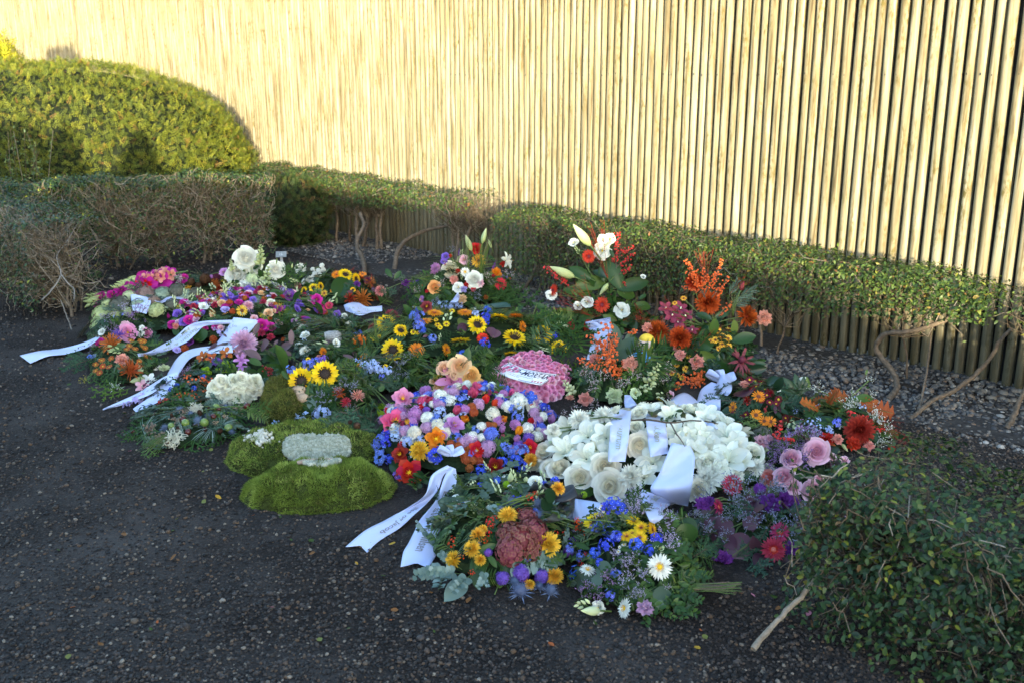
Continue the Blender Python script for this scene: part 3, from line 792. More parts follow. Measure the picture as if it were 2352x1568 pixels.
def W_(W, a=.6, b=3.0, c=.8):
    def f(u):
        u = np.asarray(u); w = (u + .04) ** a * np.maximum(1 - u ** b, 0) ** c
        uu = np.linspace(0, 1, 40); return W * w / ((uu + .04) ** a * np.maximum(1 - uu ** b, 0) ** c).max()
    return f
def petal(nu, nv, L, wf, bend=0.0, cup=0.0, ruf=0.0, seed=0, bp=1.0):
    u = np.linspace(0, 1, nu); v = np.linspace(-1, 1, nv)
    a = bend * u ** bp; du = 1.0 / (nu - 1)
    x = np.concatenate([[0], np.cumsum(np.cos((a[1:] + a[:-1]) / 2))]) * L * du
    z = np.concatenate([[0], np.cumsum(np.sin((a[1:] + a[:-1]) / 2))]) * L * du
    w = wf(u); r = np.random.default_rng(seed)
    X = x[:, None] - np.sin(a)[:, None] * cup * w[:, None] * v[None] ** 2
    Z = z[:, None] + np.cos(a)[:, None] * cup * w[:, None] * v[None] ** 2
    if ruf: Z = Z + ruf * r.normal(0, 1, (nu, nv)) * u[:, None]; X = X + ruf * .7 * r.normal(0, 1, (nu, nv)) * u[:, None]
    Yy = w[:, None] * v[None]
    V = np.stack([X, np.broadcast_to(Yy, X.shape), Z], 2).reshape(-1, 3)
    i = (np.arange(nu - 1)[:, None] * nv + np.arange(nv - 1)[None]).reshape(-1)
    F = np.stack([i, i + 1, i + nv + 1, i + nv], 1)
    return V, F, np.repeat(u, nv)
def rose_petal(nu, nv, rb, rt, h, ext, roll=.18, seed=0):
    r = np.random.default_rng(seed)
    u = np.linspace(0, 1, nu); v = np.linspace(-1, 1, nv)
    rad = rb + (rt - rb) * u ** .65
    wid = ext * (.35 + .65 * np.minimum(1, u * 1.7)) * (1 - .30 * u ** 6)
    ph = v[None] * wid[:, None]
    R = rad[:, None] + roll * rt * (u[:, None] ** 4) * (1 + .2 * v[None]) + .05 * rt * v[None] * u[:, None]
    Z = h * u[:, None] * (1 - .16 * v[None] ** 2 * u[:, None]) - roll * .35 * rt * u[:, None] ** 6 + r.normal(0, .006, (nu, nv)) * u[:, None]
    V = np.stack([R * np.cos(ph), R * np.sin(ph), Z], 2).reshape(-1, 3)
    i = (np.arange(nu - 1)[:, None] * nv + np.arange(nv - 1)[None]).reshape(-1)
    return V, np.stack([i, i + 1, i + nv + 1, i + nv], 1), np.repeat(u, nv)
def rz(a):
    c, s = np.cos(a), np.sin(a); z = np.zeros_like(c); o = np.ones_like(c)
    return np.stack([np.stack([c, -s, z], -1), np.stack([s, c, z], -1), np.stack([z, z, o], -1)], -2)
def ry(a):                                                           # raises +X by a
    c, s = np.cos(a), np.sin(a); z = np.zeros_like(c); o = np.ones_like(c)
    return np.stack([np.stack([c, z, -s], -1), np.stack([z, o, z], -1), np.stack([s, z, c], -1)], -2)
def row(n_, r0, z0, elev, jit=.06, ph=None, twist=.15, r=None):
    r = r or RNG
    a = (np.arange(n_) / n_ * 2 * math.pi) + (r.random() * 6 if ph is None else ph) + r.normal(0, jit, n_)
    e = np.full(n_, math.radians(elev)) + r.normal(0, jit, n_)
    tw = r.normal(0, twist, n_); c, s = np.cos(tw), np.sin(tw); o = np.ones(n_); z = np.zeros(n_)
    Tx = np.stack([np.stack([o, z, z], -1), np.stack([z, c, -s], -1), np.stack([z, s, c], -1)], -2)
    Rm = rz(a) @ ry(e) @ Tx
    P = np.stack([np.cos(a) * r0, np.sin(a) * r0, np.full(n_, z0)], 1)
    return Rm, P
def dome(r, h, z0=0., nu=10, k=3):
    V = [(0, 0, z0 + h)]; F = []
    for i in range(1, k + 1):
        t = i / k * math.pi / 2
        for j in range(nu):
            V.append((r * math.sin(t) * math.cos(2 * math.pi * j / nu), r * math.sin(t) * math.sin(2 * math.pi * j / nu), z0 + h * math.cos(t)))
    for j in range(nu): F.append((0, 1 + j, 1 + (j + 1) % nu))
    for i in range(k - 1):
        for j in range(nu):
            a, b = 1 + i * nu + j, 1 + i * nu + (j + 1) % nu
            F += [(a, a + nu, b + nu), (a, b + nu, b)]
    return np.array(V), np.array(F)
def fib(n_, zmin=-.2):
    i = np.arange(n_) + .5; z = 1 - (1 - zmin) * i / n_; ph = i * 2.399963
    s = np.sqrt(np.maximum(0, 1 - z * z)); return np.stack([s * np.cos(ph), s * np.sin(ph), z], 1)
def calyx(): return (*dome(.12, -.16, -.02, 7, 2), 'stem')

# every generator gives (core pieces [(V, F, material key)], petal sets [(V, F, t, key, Rm, P)])
def g_daisy(n=18, L=.36, W=.05, r0=.13, disc=.15, dh=.06, elev=8, rows=1, b2=None):
    pets = []
    for k in range(rows):
        v, f, t = petal(4, 3, L * (1 - .12 * k), W_(W, .45, 4, .6), -.22 + .1 * k, .15)
        pets.append((v, f, t, 'P', *row(n, r0 * .9, .015 + .03 * k, elev + 11 * k)))
    core = [(*dome(disc, dh, 0, 10, 3), 'C')]
    bump = fib(34, .05) * np.array([disc, disc, dh]) * 1.02
    core.append(rep_core(ICO, bump, .018, 'C2'))
    return core, pets
def rep_core(tpl, P, s, key):
    V = (tpl[0][None] * s + P[:, None]).reshape(-1, 3); F = (tpl[1][None] + (np.arange(len(P)) * len(tpl[0]))[:, None, None]).reshape(-1, 3)
    return (V, F, key)
def g_sunflower():
    core, pets = g_daisy(17, .33, .062, .21, .21, .05, 4, 2)
    v, f, t = petal(3, 3, .16, W_(.03, .4, 3, .8), .5, .1)
    pets.append((v, f, t, 'C2', *row(16, .17, .03, 40)))
    v, f, t = petal(3, 3, .40, W_(.10, .5, 2, .9), -.5, .1)
    pets.append((v, f, t, 'stem', *row(9, .12, -.05, -8)))
    return core, pets
def g_gerbera():
    pets = []
    for n_, L, el, z, ky, W in ((21, .40, 4, 0, 'P', .042), (19, .35, 13, .02, 'P', .040), (15, .18, 35, .03, 'P', .028), (18, .11, 55, .03, 'C2', .013)):
        v, f, t = petal(4, 3, L, W_(W, .3, 5, .6), -.25, .2); pets.append((v, f, t, ky, *row(n_, .10, z, el)))
    core = [(*dome(.11, .05, 0, 10, 3), 'C'), rep_core(ICO, fib(30, .1) * np.array([.10, .10, .055]), .014, 'C2')]
    return core, pets
def g_mum():
    pets = []
    for n_, r0, L, el, z, bd in ((22, .07, .46, -16, .0, .1), (22, .07, .46, -2, .02, .3), (22, .07, .44, 12, .04, .45), (20, .06, .41, 27, .06, .6), (17, .05, .36, 42, .08, .7), (14, .04, .30, 57, .10, .8), (10, .03, .24, 72, .12, .8), (7, .01, .18, 85, .13, .5)):
        v, f, t = petal(4, 3, L, W_(.052, .30, 6, .5), bd, .45); pets.append((v, f, t, 'P', *row(n_, r0, z, el, .10)))
    return [(*dome(.16, .14, 0, 8, 2), 'P')], pets
def g_spider():
    pets = []
    for n_, L, el, bd in ((22, .50, -5, .5), (22, .48, 14, .7), (18, .42, 34, .9), (14, .34, 54, 1.1), (8, .25, 75, 1.2)):
        v, f, t = petal(5, 2, L, W_(.021, .1, 8, .5), bd, 0, 0, 0, 1.6); pets.append((v, f, t, 'P', *row(n_, .05, .02, el, .16, None, .5)))
    return [(*dome(.13, .12, 0, 8, 2), 'P')], pets
def g_pompon():
    D = fib(110, -.55); v, f, t = petal(3, 3, .16, W_(.062, .3, 4, .5), .6, .5)
    Rm = frames(np.cross(D, nrm(RNG.normal(size=D.shape))), D); 
    return [(ICO2[0] * .38, ICO2[1], 'P')], [(v, f, t, 'P', Rm, D * .34)]
def g_carnation():
    pets = []; sd = 0
    for n_, r0, L, el, z in ((9, .04, .46, 2, 0), (9, .04, .44, 20, .03), (8, .03, .40, 38, .06), (7, .02, .34, 56, .08), (5, .01, .28, 76, .1)):
        for q in range(2):
            sd += 1
            v, f, t = petal(4, 7, L, W_(.155, .8, 9, .4), .25, .25, .030, sd)
            pets.append((v, f, t, 'P', *row(n_ // 2 + 1, r0, z, el, .2)))
    return [(*dome(.1, .12, 0, 6, 2), 'P'), (*dome(.10, -.30, 0, 7, 3), 'stem')], pets
def g_rose(open_=1.0, lay=9):
    Rr = np.array([.055, .10, .15, .205, .265, .33, .39, .45, .50]); Hh = [.50, .51, .51, .50, .48, .45, .40, .33, .26]; Nn_ = [3, 3, 3, 4, 4, 5, 5, 5, 5]; Ex = [1.2, 1.15, 1.1, .95, .92, .80, .80, .78, .76]
    pets = []
    for k in range(lay):
        v, f, t = rose_petal(5, 5, .02 + .035 * k, Rr[k], Hh[k], Ex[k], -.12 + .055 * k, k)
        pets.append((v - [0, 0, .14], f, t * (.25 + .75 * k / (lay - 1)), 'P', *row(Nn_[k], 0, 0, 0, .07, k * 2.1, 0)))
    return [(*dome(.07, .14, .12, 7, 2), 'P'), (*dome(.30, .30, -.12, 9, 2), 'P'), (*dome(.16, -.22, -.10, 8, 2), 'stem')], pets
def g_lisi():
    Rr, Hh, Nn_, Ex = [.13, .26, .40, .50], [.40, .42, .38, .26], [3, 3, 4, 5], [1.1, 1.1, .95, .85]
    pets = []
    for k in range(4):
        v, f, t = rose_petal(5, 5, .05 + .05 * k, Rr[k], Hh[k], Ex[k], .16 + .05 * k, k + 11); v = v + np.random.default_rng(k).normal(0, .010, v.shape)
        pets.append((v - [0, 0, .14], f, t, 'P', *row(Nn_[k], 0, 0, 0, .1, k * 1.9, 0)))
    return [(*dome(.12, -.2, -.10, 7, 2), 'stem'), rep_core(ICO, fib(7, .6) * .07 + [0, 0, .05], .025, 'C')], pets
def g_tulip(elev=72, L=.78, W=.25, bend=.25, rows=2):
    pets = []
    for k in range(rows):
        v, f, t = petal(6, 5, L * (1 - .04 * k), W_(W, .55, 2.6, .6), bend + .25, .5, .004, k); pets.append((v - [0, 0, 0], f, t, 'P', *row(3, .05, -.30, elev + 4 * k, .07, k * 1.05, .08)))
    st_ = [(*[np.asarray(q) for q in tube(np.array([[.04 * math.cos(a), .04 * math.sin(a), -.3], [.09 * math.cos(a), .09 * math.sin(a), .05]]), [.012, .022], 4)[:2]], 'C2') for a in np.arange(5) * 1.26]
    return [(*dome(.09, -.08, -.28, 7, 2), 'stem'), (*dome(.06, .26, -.3, 6, 3), 'C')] + tri_all(st_), pets
def tri_all(L_):
    out = []
    for v, f, k in L_:
        f = np.asarray(f)
        if f.shape[1] == 4: f = np.concatenate([f[:, [0, 1, 2]], f[:, [0, 2, 3]]])
        out.append((v, f, k))
    return out
def g_opentulip():
    pets = []
    for n_, L, el, W, bd, sd in ((5, .50, 12, .20, -.2, 1), (5, .46, 32, .19, .1, 2), (4, .38, 55, .16, .3, 3)):
        v, f, t = petal(5, 5, L, W_(W, .5, 2.6, .6), bd, .25, .012, sd); pets.append((v, f, t, 'P', *row(n_, .03, .0, el, .1)))
    st_ = [(*tube(np.array([[.03 * math.cos(a), .03 * math.sin(a), 0], [.11 * math.cos(a), .11 * math.sin(a), .16]]), [.012, .024], 4)[:2], 'C2') for a in np.arange(6) * 1.05]
    return [(*dome(.10, .05, 0, 8, 2), 'C')] + tri_all(st_), pets
def g_lily(elev=38, L=.58, W=.12, bend=-1.0, ruf=.0):
    pets = []
    for k in range(2):
        v, f, t = petal(7, 5, L, W_(W * (1.12 - .2 * k), .6, 2.2, .8), bend, .35, ruf, k); pets.append((v, f, t, 'P', *row(3, .03, -.08, elev, .08, k * 1.05, .1)))
    st_ = []
    for a in np.arange(6) * 1.047:
        e = np.array([.22 * math.cos(a), .22 * math.sin(a), .26]); st_.append((*tube(np.array([[0, 0, -.05], e * .5 + [0, 0, .03], e]), .007, 4)[:2], 'P'))
        st_.append((ICO[0] * np.array([.035, .018, .014]) + e, ICO[1], 'C'))
    return tri_all(st_) + [(*dome(.07, -.22, -.05, 7, 2), 'stem')], pets
def g_amar(): return g_lily(40, .60, .185, -.55, .008)
def g_florets(n_=30, R=.40, zmin=.0, fs=.15, npet=6, W=.045, el=20, squash=.9, core=True, jit=0.0, eye=False, bend=-.3):
    D = fib(n_, zmin); D = nrm(D + RNG.normal(0, .12, D.shape)); P = D * np.array([R, R, R * squash]) * (1 + RNG.normal(0, jit, n_))[:, None]
    Rf = frames(D, RNG.normal(size=D.shape))
    v, f, t = petal(3, 3, fs, W_(W, .5, 3, .6), bend, .2)
    a = np.arange(npet) / npet * 2 * math.pi
    Rl = rz(a) @ ry(np.full(npet, math.radians(el)))
    Rm = (Rf[:, None] @ Rl[None]).reshape(-1, 3, 3); PP = np.repeat(P, npet, 0)
    c = [(ICO2[0] * np.array([R, R, R * squash]) * (.84 if n_ > 50 else .55), ICO2[1], 'P')] if core else []
    if eye: c.append(rep_core(ICO, P + D * fs * .06, fs * .10, 'C'))
    if not core:
        st_ = [(*tube(np.array([[0, 0, -.45], p * .5 + [0, 0, -.12], p]), .008, 3)[:2], 'stem') for p in P]; c += tri_all(st_)
    return c, [(v, f, t, 'P', Rm, PP)]
def g_hyacinth(): return g_florets(36, .35, -.2, .235, 6, .042, 30, 1.0, True, .13, False, -.8)
def g_delph(): return g_florets(10, .36, .0, .21, 5, .088, 14, .6, False, .25, True, -.2)
def g_hydrangea(): return g_florets(75, .44, -.05, .085, 4, .055, 10, .62, True, .03, True, -.3)
def g_bigfloret(): return g_florets(6, .30, .1, .24, 5, .10, 18, .5, False, .2, True, -.3)
def g_dots(key='D', nb=9, nd=16, spread=.5, up=.5):
    B0 = nrm(np.stack([RNG.normal(0, spread, nb), RNG.normal(0, spread, nb), RNG.uniform(.4, 1, nb)], 1)) * RNG.uniform(.35, .55, (nb, 1))
    st_, P = [], []
    for b in B0:
        q = np.array([0, 0, -.4]); st_.append((*tube(np.array([q, b * .55 + q * .2, b]), .006, 3)[:2], 'stem'))
        for _ in range(3):
            e = b + RNG.normal(0, .12, 3) + [0, 0, .06]; m_ = b * .7 + q * .1
            st_.append((*tube(np.array([m_, e]), .004, 3)[:2], 'stem'))
            k = nd // 3; P.append(m_ + (e - m_) * RNG.uniform(.35, 1.05, (k, 1)) + RNG.normal(0, .018, (k, 3)))
    P = np.concatenate(P)
    v, f = ICO[0] * np.array([1, .8, .7]), ICO[1]
    return tri_all(st_), [(v * .020, f, np.zeros(12), key, randrot(len(P)), P, RNG.random(len(P)))]
def g_thistle():
    D = fib(130, -.3); v = np.array([(0, -.012, 0), (0, .012, 0), (.30, 0, 0)]); f = np.array([(0, 1, 2)])
    c = [(ICO2[0] * np.array([.26, .26, .30]), ICO2[1], 'P')]
    v2, f2, t2 = petal(3, 3, .55, W_(.03, .3, 2, .8), -.3, .1)
    return c, [(v, f, np.array([0, 0, 1.]), 'P', frames(np.cross(D, nrm(RNG.normal(size=D.shape))), D), D * .20), (v2, f2, t2, 'C', *row(9, .05, -.2, 5, .2))]
def egg(n_=8, k=6, r=.16, sharp=1.0):
    z = np.linspace(0, 1, k + 1); rr = r * np.sin(np.pi * z ** .8) ** .8 * (1 - .25 * z * sharp); rr[0] = r * .18; rr[-1] = .004
    V, F = [], []
    for zi, ri in zip(z, rr):
        for j in range(n_):
            lob = 1 + .09 * math.cos(3 * 2 * math.pi * j / n_); V.append((zi, ri * lob * math.cos(2 * math.pi * j / n_), ri * lob * math.sin(2 * math.pi * j / n_)))
    for i in range(k):
        for j in range(n_):
            a, b = i * n_ + j, i * n_ + (j + 1) % n_; F += [(a, b, b + n_), (a, b + n_, a + n_)]
    return np.array(V), np.array(F)
# things with a length: base at the origin, tip at +X
def s_lilybud():
    v, f = egg(9, 8, .14); v = v * [.85, 1, 1] + [.15, 0, 0]
    return [(*tube(np.array([[-.4, 0, -.03], [0, 0, 0], [.17, 0, 0]]), .028, 6)[:2], 'stem')], [(v, f, np.clip((v[:, 0] - .15) / .85, 0, 1), 'P', np.eye(3)[None], np.zeros((1, 3)))]
def s_buds():
    c, P, Q = [], [], []
    for i in range(6):
        x = .25 + .11 * i; s = (-1) ** i * .10 * (1 - i * .1); P.append((x, s, RNG.normal(0, .04))); Q.append((.9, s * 3, RNG.normal(.2, .2)))
        c.append((*tube(np.array([[x - .18, 0, 0], P[-1]]), .010, 3)[:2], 'stem'))
    c.append((*tube(np.array([[0, 0, 0], [.5, 0, .02], [.95, 0, 0]]), .014, 4)[:2], 'stem'))
    v, f = egg(7, 5, .20); v = v * .26
    Q = nrm(np.array(Q)); Rm = np.stack([frame(np.cross(q, [0.1, .2, 1]), q) for q in Q])
    return c, [(v, f, np.clip(v[:, 0] * 4, 0, 1), 'P', Rm, np.array(P))]
def s_snap(n_=20):
    c = [(*tube(np.array([[-.3, 0, 0], [.5, 0, 0], [1, 0, 0]]), [.02, .016, .008], 5)[:2], 'stem')]
    x = np.linspace(.05, 1.0, n_); a = np.arange(n_) * 2.4; s = .26 * (1.15 - x) + .05
    D = np.stack([np.full(n_, .45), np.cos(a), np.sin(a)], 1); Rm = np.stack([frame(np.cross(q, [1, .2, .1]), q) for q in nrm(D)])
    v, f = egg(7, 5, .34, .2)
    return c, [(v, f, np.clip(v[:, 0], 0, 1), 'P', Rm * s[:, None, None], np.stack([x, np.cos(a) * .02, np.sin(a) * .02], 1))]
def s_glad():
    c = [(*tube(np.array([[-.2, 0, 0], [.5, 0, .01], [1, 0, 0]]), [.022, .018, .008], 5)[:2], 'stem')]; pets = []
    v, f, t = petal(5, 5, .115, W_(.042, .5, 3, .6), -.5, .3, .005, 3)
    for i in range(7):
        x = .12 + i * .085; s = (-1) ** i
        Rf = frame(nrm(np.array([.55, s * .55, .75])), np.array([1., 0, 0])); Rm, P = row(6, .02, 0, 42, .1)
        pets.append((v * (1 - i * .05), f, t, 'P', Rf[None] @ Rm, P @ Rf.T + np.array([x, s * .03, .03])))
    b, bf = egg(6, 5, .17); n_ = 9; x = np.linspace(.62, .98, n_)
    Rm = np.stack([frame(np.array([0, -.3 * (-1) ** i, 1.]), np.array([1., .35 * (-1) ** i, .12])) for i in range(n_)])
    pets.append((b, bf, np.clip(b[:, 0], 0, 1), 'C', Rm * (.20 - .012 * np.arange(n_))[:, None, None], np.stack([x, .01 * (-1.) ** np.arange(n_), np.full(n_, .01)], 1)))
    return c, pets
def s_berry(var=0):
    n_, r, sp = ((13, .072, .12), (26, .042, .080), (52, .025, .050))[var // 2]
    c = [(*tube(np.array([[-.15, 0, 0], [.3, .03, .02], [.65, -.02, .0], [1, 0, 0]]), np.array([.020, .016, .012, .008]) * (r / .042), 4)[:2], 'W')]
    x = np.clip(.10 + .9 * RNG.random(n_), 0, 1); kk = (5, 8, 13)[var // 2]; x = np.clip(np.round(x * kk) / kk + RNG.normal(0, .2 / kk, n_), .05, 1.02)
    P = np.stack([x, RNG.normal(0, sp, n_), RNG.normal(0.01, sp, n_)], 1)
    return tri_all(c), [(ICO2[0] * r, ICO2[1], np.zeros(42), 'P', np.tile(np.eye(3), (n_, 1, 1)) * RNG.uniform(.8, 1.15, n_)[:, None, None], P)]
def s_needles(n_=70, L=.13, w=.010, flat=.35, key='G'):
    x = np.concatenate([np.linspace(.04, 1, n_)] * 1); a = RNG.random(n_) * 2 * math.pi
    D = np.stack([np.full(n_, .62), np.cos(a), np.abs(np.sin(a)) * flat * 2.2 - .1], 1); D = nrm(D)
    v = np.array([(0, -w, 0), (0, w, 0), (.6, w, 0), (1, 0, 0), (.6, -w, 0)]) * [L, 1, 1]; f = np.array([(0, 1, 2), (0, 2, 4), (4, 2, 3)])
    Rm = np.stack([frame(np.array([0.1, 0, 1.]) + RNG.normal(0, .2, 3), d) for d in D])
    c = [(*tube(np.array([[-.1, 0, 0], [.5, 0, .03], [1, 0, -.02]]), [.014, .012, .006], 4)[:2], 'W')]
    P = np.stack([x, np.zeros(n_), .03 * np.sin(x * math.pi) - .01 * x], 1)
    return tri_all(c), [(v, f, np.zeros(5), key, Rm, P, RNG.random(n_))]
def s_fir(): 
    c, p = s_needles(64, .12, .011)
    for s in (-1, 1):
        for x0 in (.25, .5):
            n_ = 26; a = RNG.random(n_) * 6.28; D = nrm(np.stack([np.full(n_, .6), np.cos(a), np.abs(np.sin(a)) * .7], 1))
            dr = nrm(np.array([.75, s * .65, 0])); Rr = frame(np.array([0, 0, 1.]), dr)
            v, f = p[0][0], p[0][1]; Rm = np.stack([frame(np.array([.1, 0, 1.]), d) for d in D]); u = np.linspace(.05, 1, n_) * (.62 - x0 * .5)
            p.append((v * .9, f, np.zeros(5), 'G', Rr[None] @ Rm, np.array([x0, 0, .02]) + u[:, None] * dr, RNG.random(n_)))
            c += tri_all([(*tube(np.array([[x0, 0, .02], np.array([x0, 0, .0]) + dr * (.62 - x0 * .5)]), .008, 3)[:2], 'W')])
    return c, p
def s_thuja():
    segs = []
    def br(p, d, L, lv):
        q = p + d * L; segs.append((p, q, .020 if lv else .016)); 
        if lv == 2: return
        k = 7 if lv == 0 else 5
        for i in range(k):
            t = (i + .8) / k; s = (-1) ** i; nd = nrm(d * .72 + np.array([-d[1], d[0], 0]) * s * .72 + [0, 0, -.10]); br(p + d * L * t, nd, L * (.50 if lv == 0 else .42) * (1.05 - t * .55), lv + 1)
    br(np.zeros(3), np.array([1., 0, 0]), 1.0, 0)
    V, F = [], []
    for p, q, w in segs:
        d = q - p; s = nrm(np.cross(d, [0, 0, 1.])) * w; o = len(V)
        V += [p - s * .5, p + s * .5, p * .4 + q * .6 + s + [0, 0, .012], q, p * .4 + q * .6 - s + [0, 0, .012]]; F += [(o, o + 1, o + 2), (o, o + 2, o + 4), (o + 4, o + 2, o + 3)]
    V = np.array(V); V[:, 2] -= .16 * V[:, 0] ** 2
    return [], [(V, np.array(F), V[:, 0].clip(0, 1), 'G', np.eye(3)[None], np.zeros((1, 3)), None)]
def s_leafy(n_=13, L=.30, W=.075, el=18, key='G', alt=True, ends=True, a=.5, b=2.2, ang=52):
    v, f, t = petal(4, 3, L, W_(W, a, b, .8), -.35, .3); x = np.linspace(.12, .95, n_); s = (-1.) ** np.arange(n_)
    az = s * math.radians(ang) + RNG.normal(0, .15, n_); Rm = rz(az) @ ry(np.full(n_, math.radians(el)) + RNG.normal(0, .22, n_)) * (1.1 - .45 * x)[:, None, None]
    P = np.stack([x, np.zeros(n_), .04 * np.sin(x * 3)], 1)
    c = tri_all([(*tube(np.array([[-.2, 0, -.02], [.4, 0, .04], [1, 0, 0]]), [.012, .010, .005], 4)[:2], 'stem')])
    return c, [(v, f, t, key, Rm, P, RNG.random(n_))]
def s_fern():
    c, p = s_leafy(26, .34, .028, 8, 'G', ang=68)
    return c, p
def s_euca(): return s_leafy(13, .24, .105, 22, 'G', a=.35, b=3.0, ang=60)
def s_palm(): return s_leafy(15, .55, .032, 14, 'G', a=.4, b=2.5, ang=42)
def s_boxsprig(): return s_leafy(17, .17, .055, 25, 'G', a=.4, b=3, ang=60)
def s_leaf(W=.205, nv=5, fold=.25, bend=-.45):
    v, f, t = petal(8, nv, 1.0, W_(W, .55, 2.1, .85), bend, fold)
    c = tri_all([(*tube(np.array([[-.2, 0, .03], [.0, 0, 0], [.5, 0, -.07]]), [.014, .012, .006], 4)[:2], 'stem')])
    return c, [(v, f, t, 'G', np.eye(3)[None], np.zeros((1, 3)), np.zeros(1))]
def s_roundleaf(): return s_leaf(.38, 5, .12, -.3)
def s_oak():
    u = np.linspace(0, 1, 15); w = .30 * (u + .1) ** .5 * (1 - u ** 3) ** .6 * (1 + .55 * np.sin(u * 30 + .5)); w[-1] = .01
    v, f, t = petal(15, 5, 1.0, lambda q: w, -.25, .25, .02, 4)
    return tri_all([(*tube(np.array([[-.2, 0, .03], [.5, 0, -.01], [.95, 0, -.08]]), [.014, .012, .004], 4)[:2], 'stem')]), [(v, f, t, 'G', np.eye(3)[None], np.zeros((1, 3)), np.zeros(1))]
def s_fatsia():
    p = []; a = np.radians([-95, -62, -30, 0, 30, 62, 95]); l = [.42, .52, .62, .70, .62, .52, .42]
    for ai, li in zip(a, l):
        v, f, t = petal(6, 3, li, W_(.10, .5, 2, .9), -.4, .3); p.append((v, f, t, 'G', rz(np.array([ai])), np.array([[.3, 0, 0]]), np.zeros(1)))
    return tri_all([(*tube(np.array([[-.1, 0, .0], [.3, 0, 0]]), .014, 4)[:2], 'stem'), (*dome(.15, .02, -.01, 8, 1), 'G')][:1]), p + [(dome(.16, .015)[0] + [.3, 0, -.01], dome(.16, .015)[1], np.zeros(31), 'G', np.eye(3)[None], np.zeros((1, 3)), np.zeros(1))]
def s_grass(n_=22, sp=.35):
    v, f, t = petal(6, 2, 1.0, W_(.010, .1, 4, .8), -1.0, 0)
    Rm = rz(RNG.normal(0, sp, n_)) @ ry(RNG.uniform(.1, .8, n_)) * RNG.uniform(.6, 1.1, n_)[:, None, None]
    return [], [(v, f, t, 'G', Rm, RNG.normal(0, .012, (n_, 3)), RNG.random(n_))]
def s_fan():                                                         # a thin fan of hair fine twigs
    n_ = 9; st_ = []
    for _ in range(n_):
        e = np.array([RNG.uniform(.7, 1), RNG.normal(0, .17), RNG.normal(.03, .10)]); m_ = e * .5 + RNG.normal(0, .03, 3); st_.append((*tube(np.array([[0, 0, 0], m_, e]), .0028, 3)[:2], 'W'))
        for _ in range(4):
            q = m_ + (e - m_) * RNG.random(); st_.append((*tube(np.array([q, q + np.array([.09, RNG.normal(0, .06), RNG.normal(0, .06)])]), .0020, 3)[:2], 'W'))
    return tri_all(st_), []
def s_stems():
    st_ = []
    for _ in range(16):
        a = RNG.normal(0, .05, 2); b = RNG.normal(0, .06, 2); st_.append((*tube(np.array([[0, a[0], a[1] * .4 + .05], [RNG.uniform(.75, 1.05), b[0] + a[0], b[1] * .5]]), RNG.uniform(.008, .016), 5)[:2], 'stem' if RNG.random() < .75 else 'W'))
    return tri_all(st_), []
def s_bluespike():
    c, p = s_snap(26); v, f, t = petal(3, 3, .5, W_(.17, .5, 3, .6), -.3, .2)
    n_ = 12; x = np.linspace(.05, .65, n_); a = np.arange(n_) * 2.4; pets = []
    for xi, ai in zip(x, a):
        Rf = frame(nrm(np.array([.25, math.cos(ai), math.sin(ai)])), np.array([1., 0, 0])); Rm, P = row(5, .0, 0, 14, .1); pets.append((v * .22, f, t, 'P', Rf[None] @ Rm, P + np.array([xi, .09 * math.cos(ai), .09 * math.sin(ai)])))
    v2, f2 = egg(6, 4, .3, .3); n_ = 12; x = np.linspace(.6, 1, n_)
    pets.append((v2 * .09, f2, np.zeros(len(v2)), 'P', np.stack([frame(np.cross(q, [1, .2, .1]), q) for q in [np.array([.5, math.cos(b), math.sin(b)]) for b in np.arange(n_) * 2.4]]), np.stack([x, np.zeros(n_), np.zeros(n_)], 1)))
    return c, pets
def g_cone(open_=.55):
    n_ = 90; i = np.arange(n_); z = 1 - 2 * (i + .5) / n_; ph = i * 2.39996; prof = np.sin(np.arccos(z)) ** .8
    P = np.stack([prof * np.cos(ph) * .26, prof * np.sin(ph) * .26, z * .42], 1)
    D = nrm(np.stack([np.cos(ph), np.sin(ph), .75 + z * .6], 1))
    v, f, t = petal(3, 3, .20, W_(.085, .5, 4, .4), -.25, .3); v = np.concatenate([v, v * [1, .8, 1] - [0, 0, .035]]); f = np.concatenate([f, f[:, ::-1] + 9])
    Rm = np.stack([frame(np.cross(d, np.cross([0, 0, 1], d)) * -1 + [0, 0, .6], d) for d in D])
    return [(ICO2[0] * [.22, .22, .40], ICO2[1], 'P')], [(v, f, np.tile(t, 2), 'P', Rm * (.55 + .5 * prof)[:, None, None], P)]
def g_ball(sq=.9): return [], [(SPH[0] * .5 * np.array([1, 1, sq]), SPH[1], SPH[0][:, 2] * .5 + .5, 'P', np.eye(3)[None], np.zeros((1, 3)))]
def g_orchid():
    pets = []
    v, f, t = petal(5, 5, .50, W_(.15, .5, 2.4, .7), -.35, .25); pets.append((v, f, t, 'P', *row(5, .03, 0, 18, .05, .3, .05)))
    v, f, t = petal(5, 5, .30, W_(.15, .5, 3, .6), -.8, -.5, .01, 2); pets.append((v, f, t, 'C', rz(np.array([-1.57])) @ ry(np.array([.7])), np.zeros((1, 3))))
    return [(ICO[0] * [.05, .05, .12] + [0, 0, .08], ICO[1], 'C2')], pets
def g_cluster(n_=9, r=.13): return g_florets(n_, .34, .2, .10, 4, .06, 15, .5, False, .1, True)
def g_nest():                                                        # a tangle of curly twigs
    st_ = []
    for _ in range(26):
        p = RNG.normal(0, .22, (5, 3)) * [1, 1, .5]; q = np.linspace(0, 4, 14); st_.append((*tube(catmull(p, q), .016, 3)[:2], 'P'))
    return tri_all(st_), []
